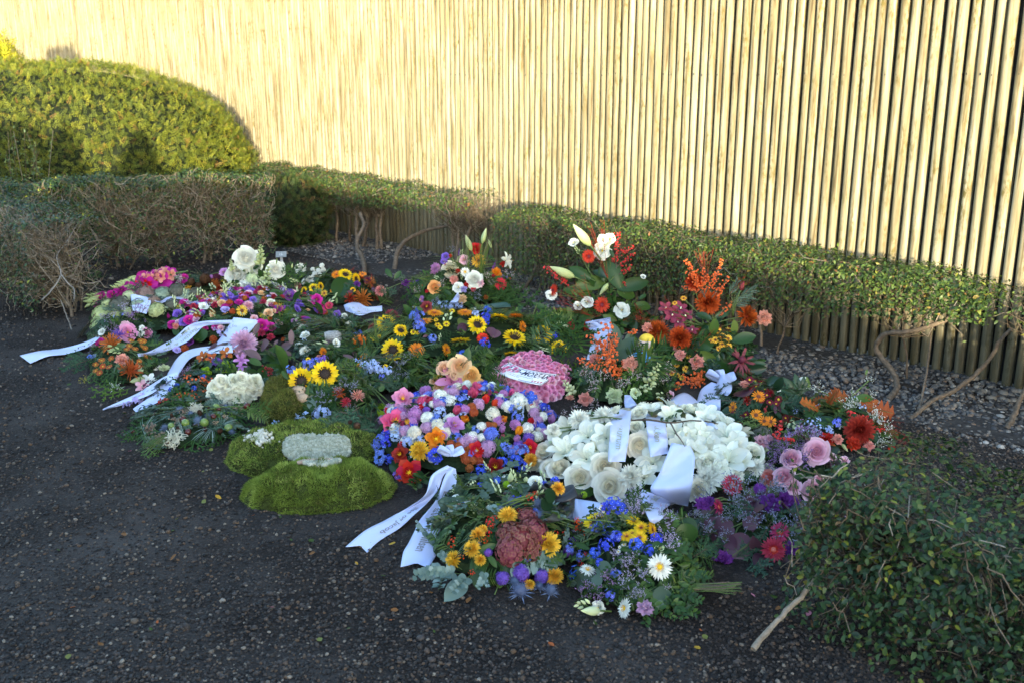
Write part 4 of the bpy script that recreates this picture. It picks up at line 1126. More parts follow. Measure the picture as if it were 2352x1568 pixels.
def g_tanberry():
    n_ = 34; P = RNG.normal(0, .2, (n_, 3)) * [1, 1, .6]
    return tri_all([(*tube(np.array([[0, 0, -.2], p]), .008, 3)[:2], 'W') for p in P]), [(ICO2[0] * .062, ICO2[1], np.zeros(42), 'P', np.tile(np.eye(3), (n_, 1, 1)), P)]
def g_dahliaopen(): return g_gerbera()
def g_protea():
    pets = []
    for n_, L, el in ((9, .6, 5), (9, .5, 28)):
        v, f, t = petal(5, 3, L, W_(.05, .3, 2, .8), -.4, .3); pets.append((v, f, t, 'C', *row(n_, .1, 0, el, .15)))
    return [(ICO2[0] * [.17, .17, .2] + [0, 0, .1], ICO2[1], 'P')], pets

PT = {  # kind: (generator, plain name, has length, centre colour, second centre colour, separate petals from size, variants)
 'sun': (g_sunflower, 'sunflower', 0, 'dbrown', 'brown', 40, 3), 'ger': (g_gerbera, 'gerbera', 0, None, None, 0, 3), 'dai': (g_daisy, 'daisy', 0, None, None, 0, 3), 'mum': (g_mum, 'chrysanthemum', 0, None, None, 0, 3),
 'spi': (g_spider, 'spider_chrysanthemum', 0, None, None, 0, 3), 'pom': (g_pompon, 'pompon_flower', 0, None, None, 0, 2), 'car': (g_carnation, 'carnation', 0, None, None, 0, 3), 'ros': (g_rose, 'rose', 0, None, None, 34, 3),
 'lis': (g_lisi, 'lisianthus', 0, 'yellow', None, 40, 3), 'tul': (g_tulip, 'tulip', 0, 'lgreen', 'dpurple', 30, 3), 'otu': (g_opentulip, 'open_tulip', 0, 'yellow', 'yellow', 34, 3), 'lil': (g_lily, 'lily', 0, 'copper', None, 34, 2),
 'ama': (g_amar, 'amaryllis', 0, 'cream', None, 40, 3), 'hya': (g_hyacinth, 'hyacinth', 0, None, None, 0, 3), 'del': (g_delph, 'delphinium', 0, 'white', None, 0, 3), 'hyd': (g_hydrangea, 'hydrangea', 0, None, None, 0, 3), 'bfl': (g_bigfloret, 'delphinium', 0, 'white', None, 0, 3),
 'lim': (g_dots, 'sea_lavender', 0, None, None, 0, 4), 'wax': (g_dots, 'waxflower', 0, None, None, 0, 3), 'gyp': (g_dots, 'white_filler_flower', 0, None, None, 0, 3), 'sol': (g_dots, 'goldenrod', 0, None, None, 0, 2), 'thi': (g_thistle, 'thistle', 0, 'steel', None, 0, 2),
 'bud': (s_lilybud, 'lily_bud', 1, None, None, 0, 2), 'bds': (s_buds, 'flower_buds', 1, None, None, 0, 3), 'sna': (s_snap, 'snapdragon', 1, None, None, 0, 2), 'gla': (s_glad, 'gladiolus', 1, 'lgreen', None, 0, 3), 'ber': (s_berry, 'berry_twig', 1, None, None, 0, 2),
 'fir': (s_fir, 'fir_sprig', 1, None, None, 0, 3), 'thu': (s_thuja, 'cypress_sprig', 1, None, None, 0, 1), 'fern': (s_fern, 'fern_frond', 1, None, None, 0, 2), 'euc': (s_euca, 'eucalyptus_sprig', 1, None, None, 0, 3), 'pal': (s_palm, 'palm_frond', 1, None, None, 0, 2),
 'box': (s_boxsprig, 'leafy_sprig', 1, None, None, 0, 3), 'spr': (s_leafy, 'leafy_sprig', 1, None, None, 0, 3), 'leaf': (s_leaf, 'leaf', 1, None, None, 0, 1), 'rle': (s_roundleaf, 'leaf', 1, None, None, 0, 1), 'oak': (s_oak, 'oak_leaf', 1, None, None, 0, 1), 'fat': (s_fatsia, 'lobed_leaf', 1, None, None, 0, 1),
 'gra': (s_grass, 'grass_blades', 1, None, None, 0, 3), 'fan': (s_fan, 'twig_fan', 1, None, None, 0, 2), 'stm': (s_stems, 'cut_stems', 1, None, None, 0, 1), 'bsp': (s_bluespike, 'delphinium_spike', 1, None, None, 0, 2),
 'con': (g_cone, 'pine_cone', 0, None, None, 0, 2), 'bal': (g_ball, 'round_fruit', 0, None, None, 0, 1), 'orc': (g_orchid, 'orchid', 0, 'plum', 'cream', 0, 2), 'clu': (g_cluster, 'small_flower_cluster', 0, 'yellow', None, 0, 3), 'nes': (g_nest, 'curly_twigs', 0, None, None, 0, 1), 'tbe': (g_tanberry, 'seed_head', 0, None, None, 0, 2), 'pro': (g_protea, 'protea', 0, None, None, 0, 1), 'chn': (g_ball, 'chestnut', 0, None, None, 0, 1)}
GCOL = {'': None, 'g': M_LF, 'l': M_LL, 'f': M_FIRM, 't': M_THU, 'e': M_EUC, 'd': M_EUD, 'p': M_PURL, 'b': M_BRZL, 'k': M_DKL, 'o': M_OAK, 'r': M_REDTW}
DOTS = {'lim': M_SLIM, 'lilac': M_LIDOT, 'violet': M_SLIM2, 'wax': M_WAX, 'white': M_WHD, 'yellow': M_YLD}
CENT = {'red': ('burg', 'dred'), 'orange': ('choc', 'copper'), 'white': ('yellow', 'gold'), 'crimson': ('salmon', 'scarlet'), 'yellow': ('brown', 'copper'), 'rust': ('gold', 'brown'), 'gold': ('choc', 'rust'), 'dred': ('yellow', 'burg'), 'lgreen': ('lgreen', 'lime'), 'lime': ('lime', 'lime'), 'scarlet': ('choc', 'dred')}
_fc = {}
def kind_mats(kind, col):
    ge, nm, st, c1, c2, sep_, var = PT[kind]
    P = None
    if col in GCOL and col != '': P = None
    elif kind in ('lim', 'wax', 'gyp', 'sol'): P = DOTS[col]
    elif kind == 'ama': P = pm(col, True)
    elif kind == 'ber': P = many('berries ' + col, [(0, tuple(.7 * x for x in CO[col])), (1, tuple(min(1, 1.25 * x) for x in CO[col]))], .28, .5)
    elif kind in ('bal', 'chn'): P = plain('skin ' + col, CO[col], .25, .5, 0, 9, .25)
    elif kind == 'con': P = plain('cone ' + col, CO[col], .7, .2, 0, 60, .5)
    elif col: P = pm(col)
    cc = CENT.get(col, (col if col in CO else 'gold', 'gold'))
    C = solid(c1 or cc[0]) if kind not in ('gla',) else solid('lgreen')
    C2 = solid(c2 or cc[1])
    Gm = GCOL.get(col) or M_LF
    return {'P': P or M_LF, 'C': C, 'C2': C2, 'stem': M_STEM, 'G': Gm, 'D': P, 'W': (M_REDTW if col == 'r' else M_BARK)}
def flower_data(kind, var):
    k = (kind, var)
    if k not in _fc: _fc[k] = PT[kind][0](var) if kind == 'ber' else PT[kind][0]()
    return _fc[k]
_mm = {}
def merged(kind, col, var, only=None):
    key = (kind, col, var, only)
    if key in _mm: return _mm[key]
    core, pets = flower_data(kind, var); M = kind_mats(kind, col); mats, parts = [], []
    def slot(kk):
        m_ = M[kk]
        if m_ not in mats: mats.append(m_)
        return mats.index(m_)
    if only != 'petals':
        for v, f, kk in core:
            t = np.full(len(v), .15); parts.append((v, f, slot(kk), t, None))
    if only != 'core':
        for p in pets:
            v, f, t, kk, Rm, P = p[:6]; rr = p[6] if len(p) > 6 and p[6] is not None else RNG.random(len(P))
            parts.append(rep(v, f, Rm, P, None, t, rr, slot(kk)))
    parts = [(v, (f if np.asarray(f).shape[1] in (3, 4) else f), s, t, r) for v, f, s, t, r in parts]
    me = build_mesh(PT[kind][1], parts, mats) if parts else None
    _mm[key] = me
    return me
def petal_meshes(kind, col, var):
    key = (kind, col, var, 'sep')
    if key in _mm: return _mm[key]
    core, pets = flower_data(kind, var); M = kind_mats(kind, col)
    _mm[key] = [build_mesh('petal', [(p[0], p[1], 0, p[2], None)], [M[p[3]]]) for p in pets]
    return _mm[key]
_vc = [0]
def put_flower(kind, col, root, P, Rm, s, sizepx):
    """P, Rm in the thing's own space"""
    ge, nm, st, c1, c2, sep_, var = PT[kind]
    _vc[0] += 1; v = _vc[0] % var
    if kind == 'ber':
        L_ = s if np.isscalar(s) else s[0]; v = (0 if L_ < .095 else 2 if L_ < .165 else 4) + v % 2; s = float(L_)
    elif not st: s = s * np.array([1.0, RNG.uniform(.93, 1.07), RNG.uniform(.78, 1.22)])
    M4 = mat4(Rm, P, s)
    if sep_ and sizepx >= sep_:
        o = link(nm, merged(kind, col, v, 'core'), root, M4)
        core, pets = flower_data(kind, v)
        for me, p in zip(petal_meshes(kind, col, v), pets):
            for R_, q in zip(p[4], p[5]): link('petal' if p[3] != 'stem' else 'green_bract', me, o, mat4(R_, q))
    elif kind in ('ger', 'dai') and sizepx >= 22:
        o = link(nm, merged(kind, col, v, 'core'), root, M4); link('petals', merged(kind, col, v, 'petals'), o)
    else:
        o = link(nm, merged(kind, col, v), root, M4)
    return o

# ------------------------------------------------------------------ arrangements: a low mound of foliage that carries its flowers
class Mound:
    def __init__(s, box, h, e=2.4):
        x0, y0, x1, y1 = box; xc = (x0 + x1) / 2
        g = G(xc, y1); s.h = h; s.e = e
        s.dv = nrm(np.array([g[0], g[1], 0.0])); s.rv = np.array([s.dv[1], -s.dv[0], 0.0])
        lo, hi = .05, 1.6
        for _ in range(30):                                          # depth so that the far outline reaches y0
            ry_ = (lo + hi) / 2; c = g + s.dv * ry_
            th = np.linspace(0, 1, 30); q = c[None] + s.dv[None] * (ry_ * th)[:, None]; q[:, 2] = h * (1 - th ** e) ** .7
            if pix(q)[1].min() > y0: lo = ry_
            else: hi = ry_
        s.ry = ry_; s.c = g + s.dv * ry_; s.c[2] = 0
        zc = zdepth(s.c); s.rx = (x1 - x0) / 2 * zc / FV
    def z(s, a, b):
        r = np.sqrt((a / s.rx) ** 2 + (b / s.ry) ** 2); return s.h * np.maximum(0, 1 - np.minimum(r, 1) ** s.e) ** .7
    def at(s, a, b, lift=0.0):
        a = np.asarray(a, float); b = np.asarray(b, float)
        return s.c + a[..., None] * s.rv + b[..., None] * s.dv + (s.z(a, b) + lift)[..., None] * np.array([0, 0, 1.0])
    def normal(s, a, b):
        d = .01; za = (s.z(a + d, b) - s.z(a - d, b)) / (2 * d); zb = (s.z(a, b + d) - s.z(a, b - d)) / (2 * d)
        za = np.clip(za, -2.5, 2.5); zb = np.clip(zb, -2.5, 2.5)
        return nrm(np.array([0, 0, 1.0]) - za[..., None] * s.rv - zb[..., None] * s.dv)
    def ab(s, P):
        d = P - s.c; return d @ s.rv, d @ s.dv
    def hit(s, x, y):
        d = ray(x, y); d = d / np.linalg.norm(d); D0 = np.linalg.norm(s.c - CAM)
        t = np.linspace(D0 - s.ry - s.rx - .6, D0 + s.ry + s.rx + .6, 400); P = CAM + t[:, None] * d
        a, b = (P - s.c) @ s.rv, (P - s.c) @ s.dv; ins = ((a / s.rx) ** 2 + (b / s.ry) ** 2 < 1) & (P[:, 2] < s.z(a, b)) & (P[:, 2] > 0)
        i = np.argmax(ins)
        return P[i] if ins[i] else None
MOUNDS = []
def plane_pt(x, y, Yd):
    """on the upright plane facing the camera at ground distance Yd, or on the ground in front of it"""
    d = ray(x, y); P = CAM + d * (Yd / d[1])
    if P[2] < .012: P = G(x, y, .012)
    return P
M_BASE = many('matted foliage', [(0, (.010, .020, .009)), (.6, (.020, .036, .014)), (1, (.035, .052, .02))], .9, .1, fine=70.0)
def place(mo, x, y):
    P = mo.hit(x, y)
    if P is not None:
        a, b = mo.ab(P); return P, mo.normal(np.array(a), np.array(b)), True
    g = G(x, y)
    if zdepth(g) < zdepth(mo.c) - mo.ry and y > 0:                   # in front of the mound: on the ground
        return G(x, y, .02), np.array([0, 0, 1.0]), True
    P = plane_pt(x, y, mo.c[1]); return P, nrm(np.array([0, -.5, .7])), False
def arrangement(T, name, label, cat, box, h, greens, items, e=2.4, base=True, group=None, rim=.5, fill=None):
    ts, tx, ty = T
    mo = Mound((box[0] * ts + tx, box[1] * ts + ty, box[2] * ts + tx, box[3] * ts + ty), h, e); MOUNDS.append(mo)
    root = thing(name, label, cat, mo.c, group)
    if base:
        na, nr = 26, 9; V = [mo.at(0., 0.) - [0, 0, .25 * h + .012]]; F = []
        for i in range(1, nr + 1):
            for j in range(na):
                th = 2 * math.pi * j / na; q = .93 * (i / nr) ** .8; a, b = mo.rx * q * math.cos(th), mo.ry * q * math.sin(th)
                P = mo.at(a, b); P[2] = P[2] * RNG.uniform(.62, .84) - .008; V.append(P)
        for j in range(na): F.append((0, 1 + j, 1 + (j + 1) % na))
        for i in range(nr - 1):
            for j in range(na):
                p, q = 1 + i * na + j, 1 + i * na + (j + 1) % na; F += [(p, p + na, q + na), (p, q + na, q)]
        V = np.array(V) - mo.c
        link('foliage_base', build_mesh('foliage_base', [(V, np.array(F), 0, None, RNG.random(len(V)))], [M_BASE], False), root)
    for kind, col, n_, size in greens:
        for i in range(n_):
            th = RNG.uniform(0, 2 * math.pi); q = RNG.random() ** (.5 if RNG.random() > rim else .18) * .97
            a, b = mo.rx * q * math.cos(th), mo.ry * q * math.sin(th); P = mo.at(np.array(a), np.array(b)); Nn = mo.normal(np.array(a), np.array(b))
            X = nrm((math.cos(th) / mo.rx * mo.rv + math.sin(th) / mo.ry * mo.dv)) * .9 + RNG.normal(0, .45, 3) + np.array([0, 0, .22])
            s = size * RNG.uniform(.7, 1.25); X = X - Nn * np.dot(X, Nn) * .75; 
            if q > .75: X[2] = min(X[2], .25)
            p0 = P - nrm(X) * s * .45; p0[2] = max(p0[2], .012)
            if p0[2] + nrm(X)[2] * s < .015: X = nrm(X); X[2] = (.015 - p0[2]) / s
            Rm = frame(Nn + RNG.normal(0, .25, 3), X); Rm = frames(Rm[:, 2][None], Rm[:, 0][None])[0]
            x_ = nrm(X); z_ = nrm(Nn + RNG.normal(0, .2, 3) - x_ * np.dot(Nn, x_)); y_ = nrm(np.cross(z_, x_)); z_ = np.cross(x_, y_)
            put_flower(kind, col, root, p0 - mo.c, np.stack([x_, y_, z_], 1), s, 0)
    if fill:                                                         # small flowers strewn evenly between the large ones
        for kind, col, n_, size in fill:
            for i in range(n_):
                th = RNG.uniform(0, 2 * math.pi); q = RNG.random() ** .5 * .93; a, b = mo.rx * q * math.cos(th), mo.ry * q * math.sin(th)
                Nn = mo.normal(np.array(a), np.array(b)); P = mo.at(np.array(a), np.array(b)) + Nn * size * .12
                Z = nrm(Nn + RNG.normal(0, .3, 3)); s = size * RNG.uniform(.75, 1.25)
                if PT[kind][2]: x_ = nrm(Z + RNG.normal(0, .4, 3)); Rm = frame(np.cross(x_, RNG.normal(size=3)), x_)
                else: Rm = frame(Z)
                put_flower(kind, col, root, P - mo.c, Rm, s, 0)
    stems = []
    for ln in items.strip().splitlines():
        for it in ln.split(';'):
            w = it.split()
            if not w: continue
            kind, col = w[0], w[1]; col = '' if col == '-' else col
            nums = []; opt = []
            for q in w[2:]:
                try: nums.append(float(q))
                except ValueError: opt.append(q)
            if PT[kind][2]:
                x0, y0, x1, y1 = nums[0] * ts + tx, nums[1] * ts + ty, nums[2] * ts + tx, nums[3] * ts + ty; ws = nums[4] if len(nums) > 4 else 1.0
                P0, N0, on = place(mo, x0, y0); P1, N1, on1 = place(mo, x1, y1)
                if not on1 or not on:
                    Y0 = P0[1] if on else mo.c[1]
                    if on and not on1: P1 = plane_pt(x1, y1, P0[1] + (.03 if 'b' in opt else -.03))
                    if not on: P0 = plane_pt(x0, y0, mo.c[1] - .02)
                lift = .022 if 'h' not in opt else .05
                tc = nrm(CAM - P0)
                P0 = P0 + tc * lift; P1 = P1 + tc * lift * 1.5
                L_ = np.linalg.norm(P1 - P0); x_ = (P1 - P0) / L_
                z_ = nrm(N0 * .5 + tc * .7 + RNG.normal(0, .15, 3)); z_ = nrm(z_ - x_ * np.dot(z_, x_)); y_ = np.cross(z_, x_)
                put_flower(kind, col, root, P0 - mo.c, np.stack([x_, y_, z_], 1), np.array([L_, L_ * ws, L_ * ws]), 0)
            else:
                x, y, s = nums[0] * ts + tx, nums[1] * ts + ty, nums[2] * ts
                P, Nn, on = place(mo, x, y); tc = nrm(CAM - P); zd = zdepth(P)
                size = s * zd / FV
                if 'c' in opt: Z = tc * 1.0 + Nn * .12 + RNG.normal(0, .05, 3)
                elif 'u' in opt: Z = np.array([0, 0, 1.0]) + tc * .25 + RNG.normal(0, .12, 3)
                elif 'l' in opt: Z = tc * .6 + np.array([-1., 0, .2])
                elif 'r' in opt: Z = tc * .6 + np.array([1., 0, .2])
                elif 'k' in opt: Z = np.array([0, .5, 1.0]) + RNG.normal(0, .1, 3)
                else: Z = Nn * .45 + tc * .42 + np.array([0, 0, .18]) + RNG.normal(0, .16, 3)
                Z = nrm(Z)
                up_ = {'ros': .16, 'lis': .16, 'tul': .3, 'hyd': .05}.get(kind, .10)
                if on: P = P + tc * (size * up_ + min(.028, size * .45))
                else: stems.append((P, size))
                put_flower(kind, col, root, P - mo.c, frame(Z), size, s)
    for P, size in stems:                                            # stalks down into the mound
        b0 = mo.at(np.array(RNG.normal(0, mo.rx * .25)), np.array(0.0), -.03) ; m_ = (P + b0) / 2 + np.array([(P - b0)[0] * .12, 0, .02])
        tb = tube(np.array([b0, m_, P - nrm(CAM - P) * size * .05]) - mo.c, .0032, 5)
        link('stem', build_mesh('stem', [tb], [M_STEM]), root)
    return root, mo
# ================================================================== THE FLOWERS LAID ON THE GRAVE
CO.update(hydb=(.15, .15, .11), hydg=(.32, .40, .28), hydp=(.27, .18, .15), hydr=(.24, .030, .065), cone=(.12, .060, .032), dcone=(.055, .028, .018), chest=(.075, .014, .010), fig=(.15, .22, .05), redm=(.30, .016, .008), orcb=(.22, .03, .065), wine=(.13, .004, .018), redd=(.26, .006, .010), buff=(.50, .36, .24))
TIPS.update(hydr=(.34, .16, .10), redm=(.52, .09, .015), hydg=(.42, .50, .36), hydp=(.36, .26, .20), redd=(.36, .03, .02), orcb=(.32, .06, .10), wine=(.22, .01, .03))
CENT.update(wine=('yellow', 'wine'), redm=('copper', 'copper'))
T1, T2, T3, T4 = (.2746, 0, 545.5), (.2197, 402, 545.5), (.2381, 803.9, 516.8), (.3112, 1148.4, 488)
T5, T6, T7, T8 = (.2746, 516.8, 775.2), (.3296, 775.2, 803.9), (.3174, 918.7, 1004.9), (.2686, 1177.1, 890)
T9, T10, TV = (.3296, 1550.4, 803.9), (.2991, 258.4, 890), (1.0, 0, 0)

arrangement(T1, 'gladiolus_bunch', 'bunch of magenta and salmon gladioli lying at the far left back of the flowers', 'bouquet', (700, 270, 1560, 590), .10,
 [('gra', 'l', 6, .3), ('spr', 'g', 6, .18)], """
gla mag 1400 360 740 560 ; gla mag 1500 340 950 440 ; gla salmon 1480 300 1000 390 ; gla scarlet 1300 370 1020 430 ; gla mag 1300 480 740 500 ; gla mag 1250 310 1090 340 ; gla salmon 1420 290 1250 370
lis mag 1185 315 75 ; lis mag 835 500 85 ; lis mag 940 480 75 ; lis mag 1200 385 65 ; lis mag 1480 335 90 ; lis salmon 1380 300 100 ; lis mag 820 570 60 ; lis scarlet 1270 370 70 ; lis salmon 1410 320 70 ; lis mag 1020 440 60 ; lis mag 1330 360 60 ; lis mag 1540 340 60""", base=False)
arrangement(T1, 'hydrangea_wreath', 'round wreath of pale green and dusky brown hydrangea heads with a white bow', 'wreath', (760, 430, 1700, 830), .17,
 [('fir', 'f', 18, .16), ('euc', 'd', 6, .12)], """
hyd lgreen 850 640 175 ; hyd lgreen 820 730 150 ; hyd pgreen 1080 490 120 ; hyd hydp 1220 470 170 ; hyd hydg 1360 470 165 ; hyd hydb 1000 560 200 ; hyd hydb 1440 560 140 ; hyd hydb 1480 440 150 ; hyd lgreen 1310 610 165 ; hyd hydb 1640 470 130 ; hyd lgreen 1060 620 100 ; hyd hydg 1560 480 120 ; hyd hydp 1290 540 120 ; hyd lgreen 960 640 100 ; hyd hydg 1150 560 130 ; hyd lgreen 900 560 120""")
arrangement(T1, 'pine_cone_arrangement', 'small arrangement with large brown pine cones beside the magenta gladioli', 'arrangement', (1450, 320, 1930, 470), .13,
 [('fir', 'f', 10, .15)], """
con cone 1600 372 100 ; con cone 1715 350 150 ; con cone 1660 405 90 ; spi copper 1800 390 100 ; spi redd 1830 425 90 ; pom plum 1810 335 75 ; lis orchid 1870 290 62 ; gyp white 1510 380 120 ; sol yellow 1880 360 90 ; spi gold 1575 435 85 ; gyp white 1490 350 80 ; pom orchid 1770 330 45""")
arrangement(T1, 'pink_purple_posy', 'posy of pink lisianthus and violet sea lavender at the far left edge of the flowers', 'bouquet', (740, 600, 1300, 930), .17,
 [('fir', 'f', 14, .16), ('spr', 'g', 8, .12)], """
fir f 770 975 560 1000 .8 ; fir f 780 1010 520 1100 .8 ; fir f 860 840 730 800 .8 ; fir f 1230 850 1330 820 ; fir f 1250 880 1340 900 ; fir f 1210 760 1290 740
lim lim 1000 650 180 ; lim violet 1150 650 190 ; lim violet 950 780 140 ; lim violet 1080 690 150 ; lim lim 900 700 120 ; lis pink 1070 795 120 c ; car white 1175 802 80 ; lis lpink 1050 745 75 ; spi violet 990 820 130 ; ros pink 1230 800 75 ; lis mag 840 880 65 ; car white 785 915 55 ; lis mag 745 900 55 ; bfl lblue 790 990 60 ; bfl mblue 845 985 55 ; lis white 1190 760 45 ; gyp white 870 780 80 ; lis white 850 790 50 ; bfl lblue 960 665 50 ; bfl mblue 1020 640 45 ; bfl mblue 1120 760 50 ; gyp lilac 780 950 90 ; del mblue 760 1000 60""")
arrangement(T1, 'orange_chrysanthemum_posy', 'posy of rust orange chrysanthemums with evergreen tips beside the white ribbon tail', 'bouquet', (770, 850, 1320, 1250), .13,
 [('thu', 't', 16, .17), ('spr', 'g', 10, .12)], """
thu t 1000 1200 810 1200 ; thu t 1050 1240 820 1290 ; thu t 1080 1180 850 1170 ; thu t 1090 1260 900 1310 ; thu t 980 1150 820 1120
spi rust 930 890 200 ; spi rust 1090 1110 200 ; car salmon 1020 1025 130 ; dai rust 1095 860 66 ; dai rust 1080 905 66 ; dai rust 1130 930 66 ; dai rust 1180 865 66 ; dai rust 1190 910 60 ; dai rust 1060 935 60 ; dai rust 1215 925 55 ; dai rust 1205 870 55
dai rust 850 1025 68 ; dai rust 930 1010 62 ; dai rust 800 1060 62 ; dai rust 860 1075 66 ; dai rust 915 1080 66 ; dai rust 800 1112 60 ; dai rust 835 1130 66 ; dai rust 1215 990 60 ; dai rust 1270 1025 58 ; dai rust 1165 1032 55
bds lgreen 1040 920 880 895 ; bds lgreen 1050 940 900 950 ; leaf g 1050 890 960 930 ; orc white 1245 1190 140 ; orc lpink 1190 1245 130 ; bud lgreen 1240 1175 1085 1205 1.2 ; car pgreen 1375 1100 100 ; sna pgreen 1180 1130 1160 1060 ; lil white 1330 1100 90 ; gyp white 960 1270 130 ; gyp yellow 700 1200 90 ; box g 1250 1020 1400 1040 ; box g 1280 1060 1410 1010 ; box d 1300 980 1400 960""")
arrangement(T2, 'mixed_purple_spray', 'large spray of purple, crimson and peach flowers in the back left middle', 'spray', (-90, 540, 1680, 1110), .21,
 [('spr', 'g', 46, .15), ('leaf', 'g', 16, .12), ('leaf', 'l', 12, .10), ('box', 'g', 20, .12), ('fir', 'f', 8, .15)], """
lis violet 550 620 115 ; lis violet 815 655 65 ; lis purple 1190 610 95 ; lis purple 1170 740 65 ; lis violet 1450 930 105 ; lis purple 150 1080 75 ; lis purple 180 780 65 ; lis violet 1690 800 70 ; lis purple 1380 870 80 ; lis violet 90 880 80
car crimson 200 730 105 ; lis mag 100 690 95 ; lis mag 150 860 95 ; lis orchid 700 630 65 ; car crimson 920 680 85 ; lis mag 1000 930 85 ; car redd 1030 620 65 ; lis mag 910 920 115 ; car crimson 900 1000 95 ; car crimson 1000 1040 95 ; lis mag 1480 650 95 ; lis crimson 1610 710 65 ; lis crimson 1530 770 75 ; car crimson 420 710 80 ; lis orchid 1250 880 60 ; car redd 1560 940 60
dai gold 700 765 135 c ; dai gold 1360 980 115 ; dai gold 380 790 70 ; mum lpink 765 715 115 ; mum lpink 1455 890 95 ; mum salmon 10 930 70
ros cream 995 685 82 ; ros peach 490 690 75 ; ros peach 975 795 85 ; ros cream 1290 935 75 ; ros peach 1025 770 55 ; lis white 300 720 85 ; lis cream 385 665 65 ; lis lpink 220 850 60 ; ros lpink 410 665 50
pom rust 570 690 85 ; pom rust 1040 700 65 ; pom rust 230 820 85 ; pom rust 1340 890 75 ; pom rust 400 1060 85 ; pom rust 100 1160 85 ; pom rust 1135 1070 60
lim violet 800 790 100 ; sol yellow 1090 740 110 ; sol yellow 530 560 70 ; sol yellow 900 830 80 ; lis lilac 525 755 75 ; lis lilac 15 700 65 ; lis lilac 20 1170 65 ; lim lilac 1400 680 110 ; lim lim 1640 880 90 ; lim lilac 1260 900 90 ; sol yellow 1110 800 80
leaf l 300 640 350 565 ; rle g 140 645 235 640 ; rle g 340 990 190 1050 1.2 ; leaf l 910 810 970 890 ; leaf l 1268 892 1340 780 ; leaf l 1690 690 1690 625 ; rle g 1150 800 1280 760 ; leaf g 1000 560 1130 590 ; leaf g 1240 660 1290 570 ; leaf g 1540 800 1490 670 ; leaf l 350 1110 380 1080 ; leaf l 830 610 900 680 ; fir f 1780 960 1660 820 ; fir f 1790 960 1930 840 ; fir f 1700 990 1540 960
bsp lilac 620 1080 400 950 ; lis cream 1770 820 55 ; bds pgreen 1560 1050 1330 1060 ; ros white 1520 1020 90 ; lis white 1380 1170 100 ; bds pgreen 1500 1070 1310 1110""",
 fill=[('lis', 'mag', 24, .05), ('lis', 'violet', 22, .048), ('pom', 'rust', 14, .04), ('ros', 'peach', 12, .04), ('car', 'crimson', 20, .05), ('clu', 'lilac', 16, .065), ('sol', 'yellow', 8, .075), ('lis', 'lpink', 16, .04), ('bds', 'pgreen', 22, .1), ('lim', 'lilac', 14, .09), ('dai', 'gold', 4, .05)])
arrangement(T2, 'evergreen_sheaf', 'loose sheaf of fir and grassy greenery with pale buds beside the grey stone', 'sheaf', (1240, 860, 2000, 1330), .12,
 [('fir', 'f', 18, .18), ('spr', 'g', 22, .15), ('gra', 'g', 14, .25), ('fern', 'g', 10, .18), ('leaf', 'b', 6, .11)], """
gra g 1900 1130 1320 1150 .5 ; gra g 1850 1180 1400 1200 .5 ; bds pgreen 1700 1120 1420 1130 .8 ; lis white 1360 1190 90 ; lis white 1290 1130 70 ; ger orange 1550 1200 130 r ; fir f 1720 930 1650 800 ; fir f 1800 940 1900 830 ; leaf b 1230 1090 1215 980 ; car salmon 1500 1250 60""",
 fill=[('lis', 'white', 5, .05), ('clu', 'lblue', 6, .05)])
arrangement(T2, 'white_rose_arrangement', 'upright arrangement of large white roses and pale green snapdragons at the back left', 'arrangement', (570, 360, 1180, 640), .20,
 [('leaf', 'g', 22, .13), ('thu', 't', 10, .2), ('spr', 'g', 10, .15)], """
ros white 740 215 195 c ; ros white 645 390 190 ; ros white 1055 340 160 c ; ros white 835 310 120 ; ros white 755 545 160 ; hyd pgreen 810 435 155 ; lil pgreen 640 520 90 ; lis pgreen 900 550 70
sna lgreen 600 350 580 230 ; sna lgreen 890 290 900 80 ; sna lgreen 925 545 978 310 ; bds lgreen 800 390 800 310 ; leaf g 850 460 935 390 1.3 ; leaf g 640 320 660 250 ; leaf g 880 300 800 330 ; leaf g 900 420 880 340 ; leaf g 690 330 740 360 ; leaf l 830 590 860 520 ; leaf g 610 510 600 450 ; bud lgreen 1220 330 1228 270 ; leaf l 1060 280 1066 215 .6
thu t 1050 420 1310 330 ; thu t 1080 460 1290 430 ; thu t 1100 400 1260 290 ; thu t 1040 480 1250 500 ; thu t 1120 380 1200 280 ; bds lgreen 1160 440 1290 460""")
arrangement(T2, 'white_chrysanthemum_posy', 'small posy of round white chrysanthemums behind the coral carnations', 'bouquet', (1240, 340, 1600, 540), .10,
 [('fir', 'f', 12, .16), ('thu', 't', 6, .16)], """
mum white 1310 330 125 c ; pom white 1440 335 54 ; pom white 1535 295 58 ; pom white 1500 348 62 ; pom white 1550 340 56 ; pom white 1460 378 58 ; pom white 1512 392 54 ; pom white 1445 410 54 ; mum white 1405 440 88 ; mum white 1360 465 80 ; pom white 1430 470 60 ; car salmon 1290 515 95 ; car salmon 1568 472 98""")
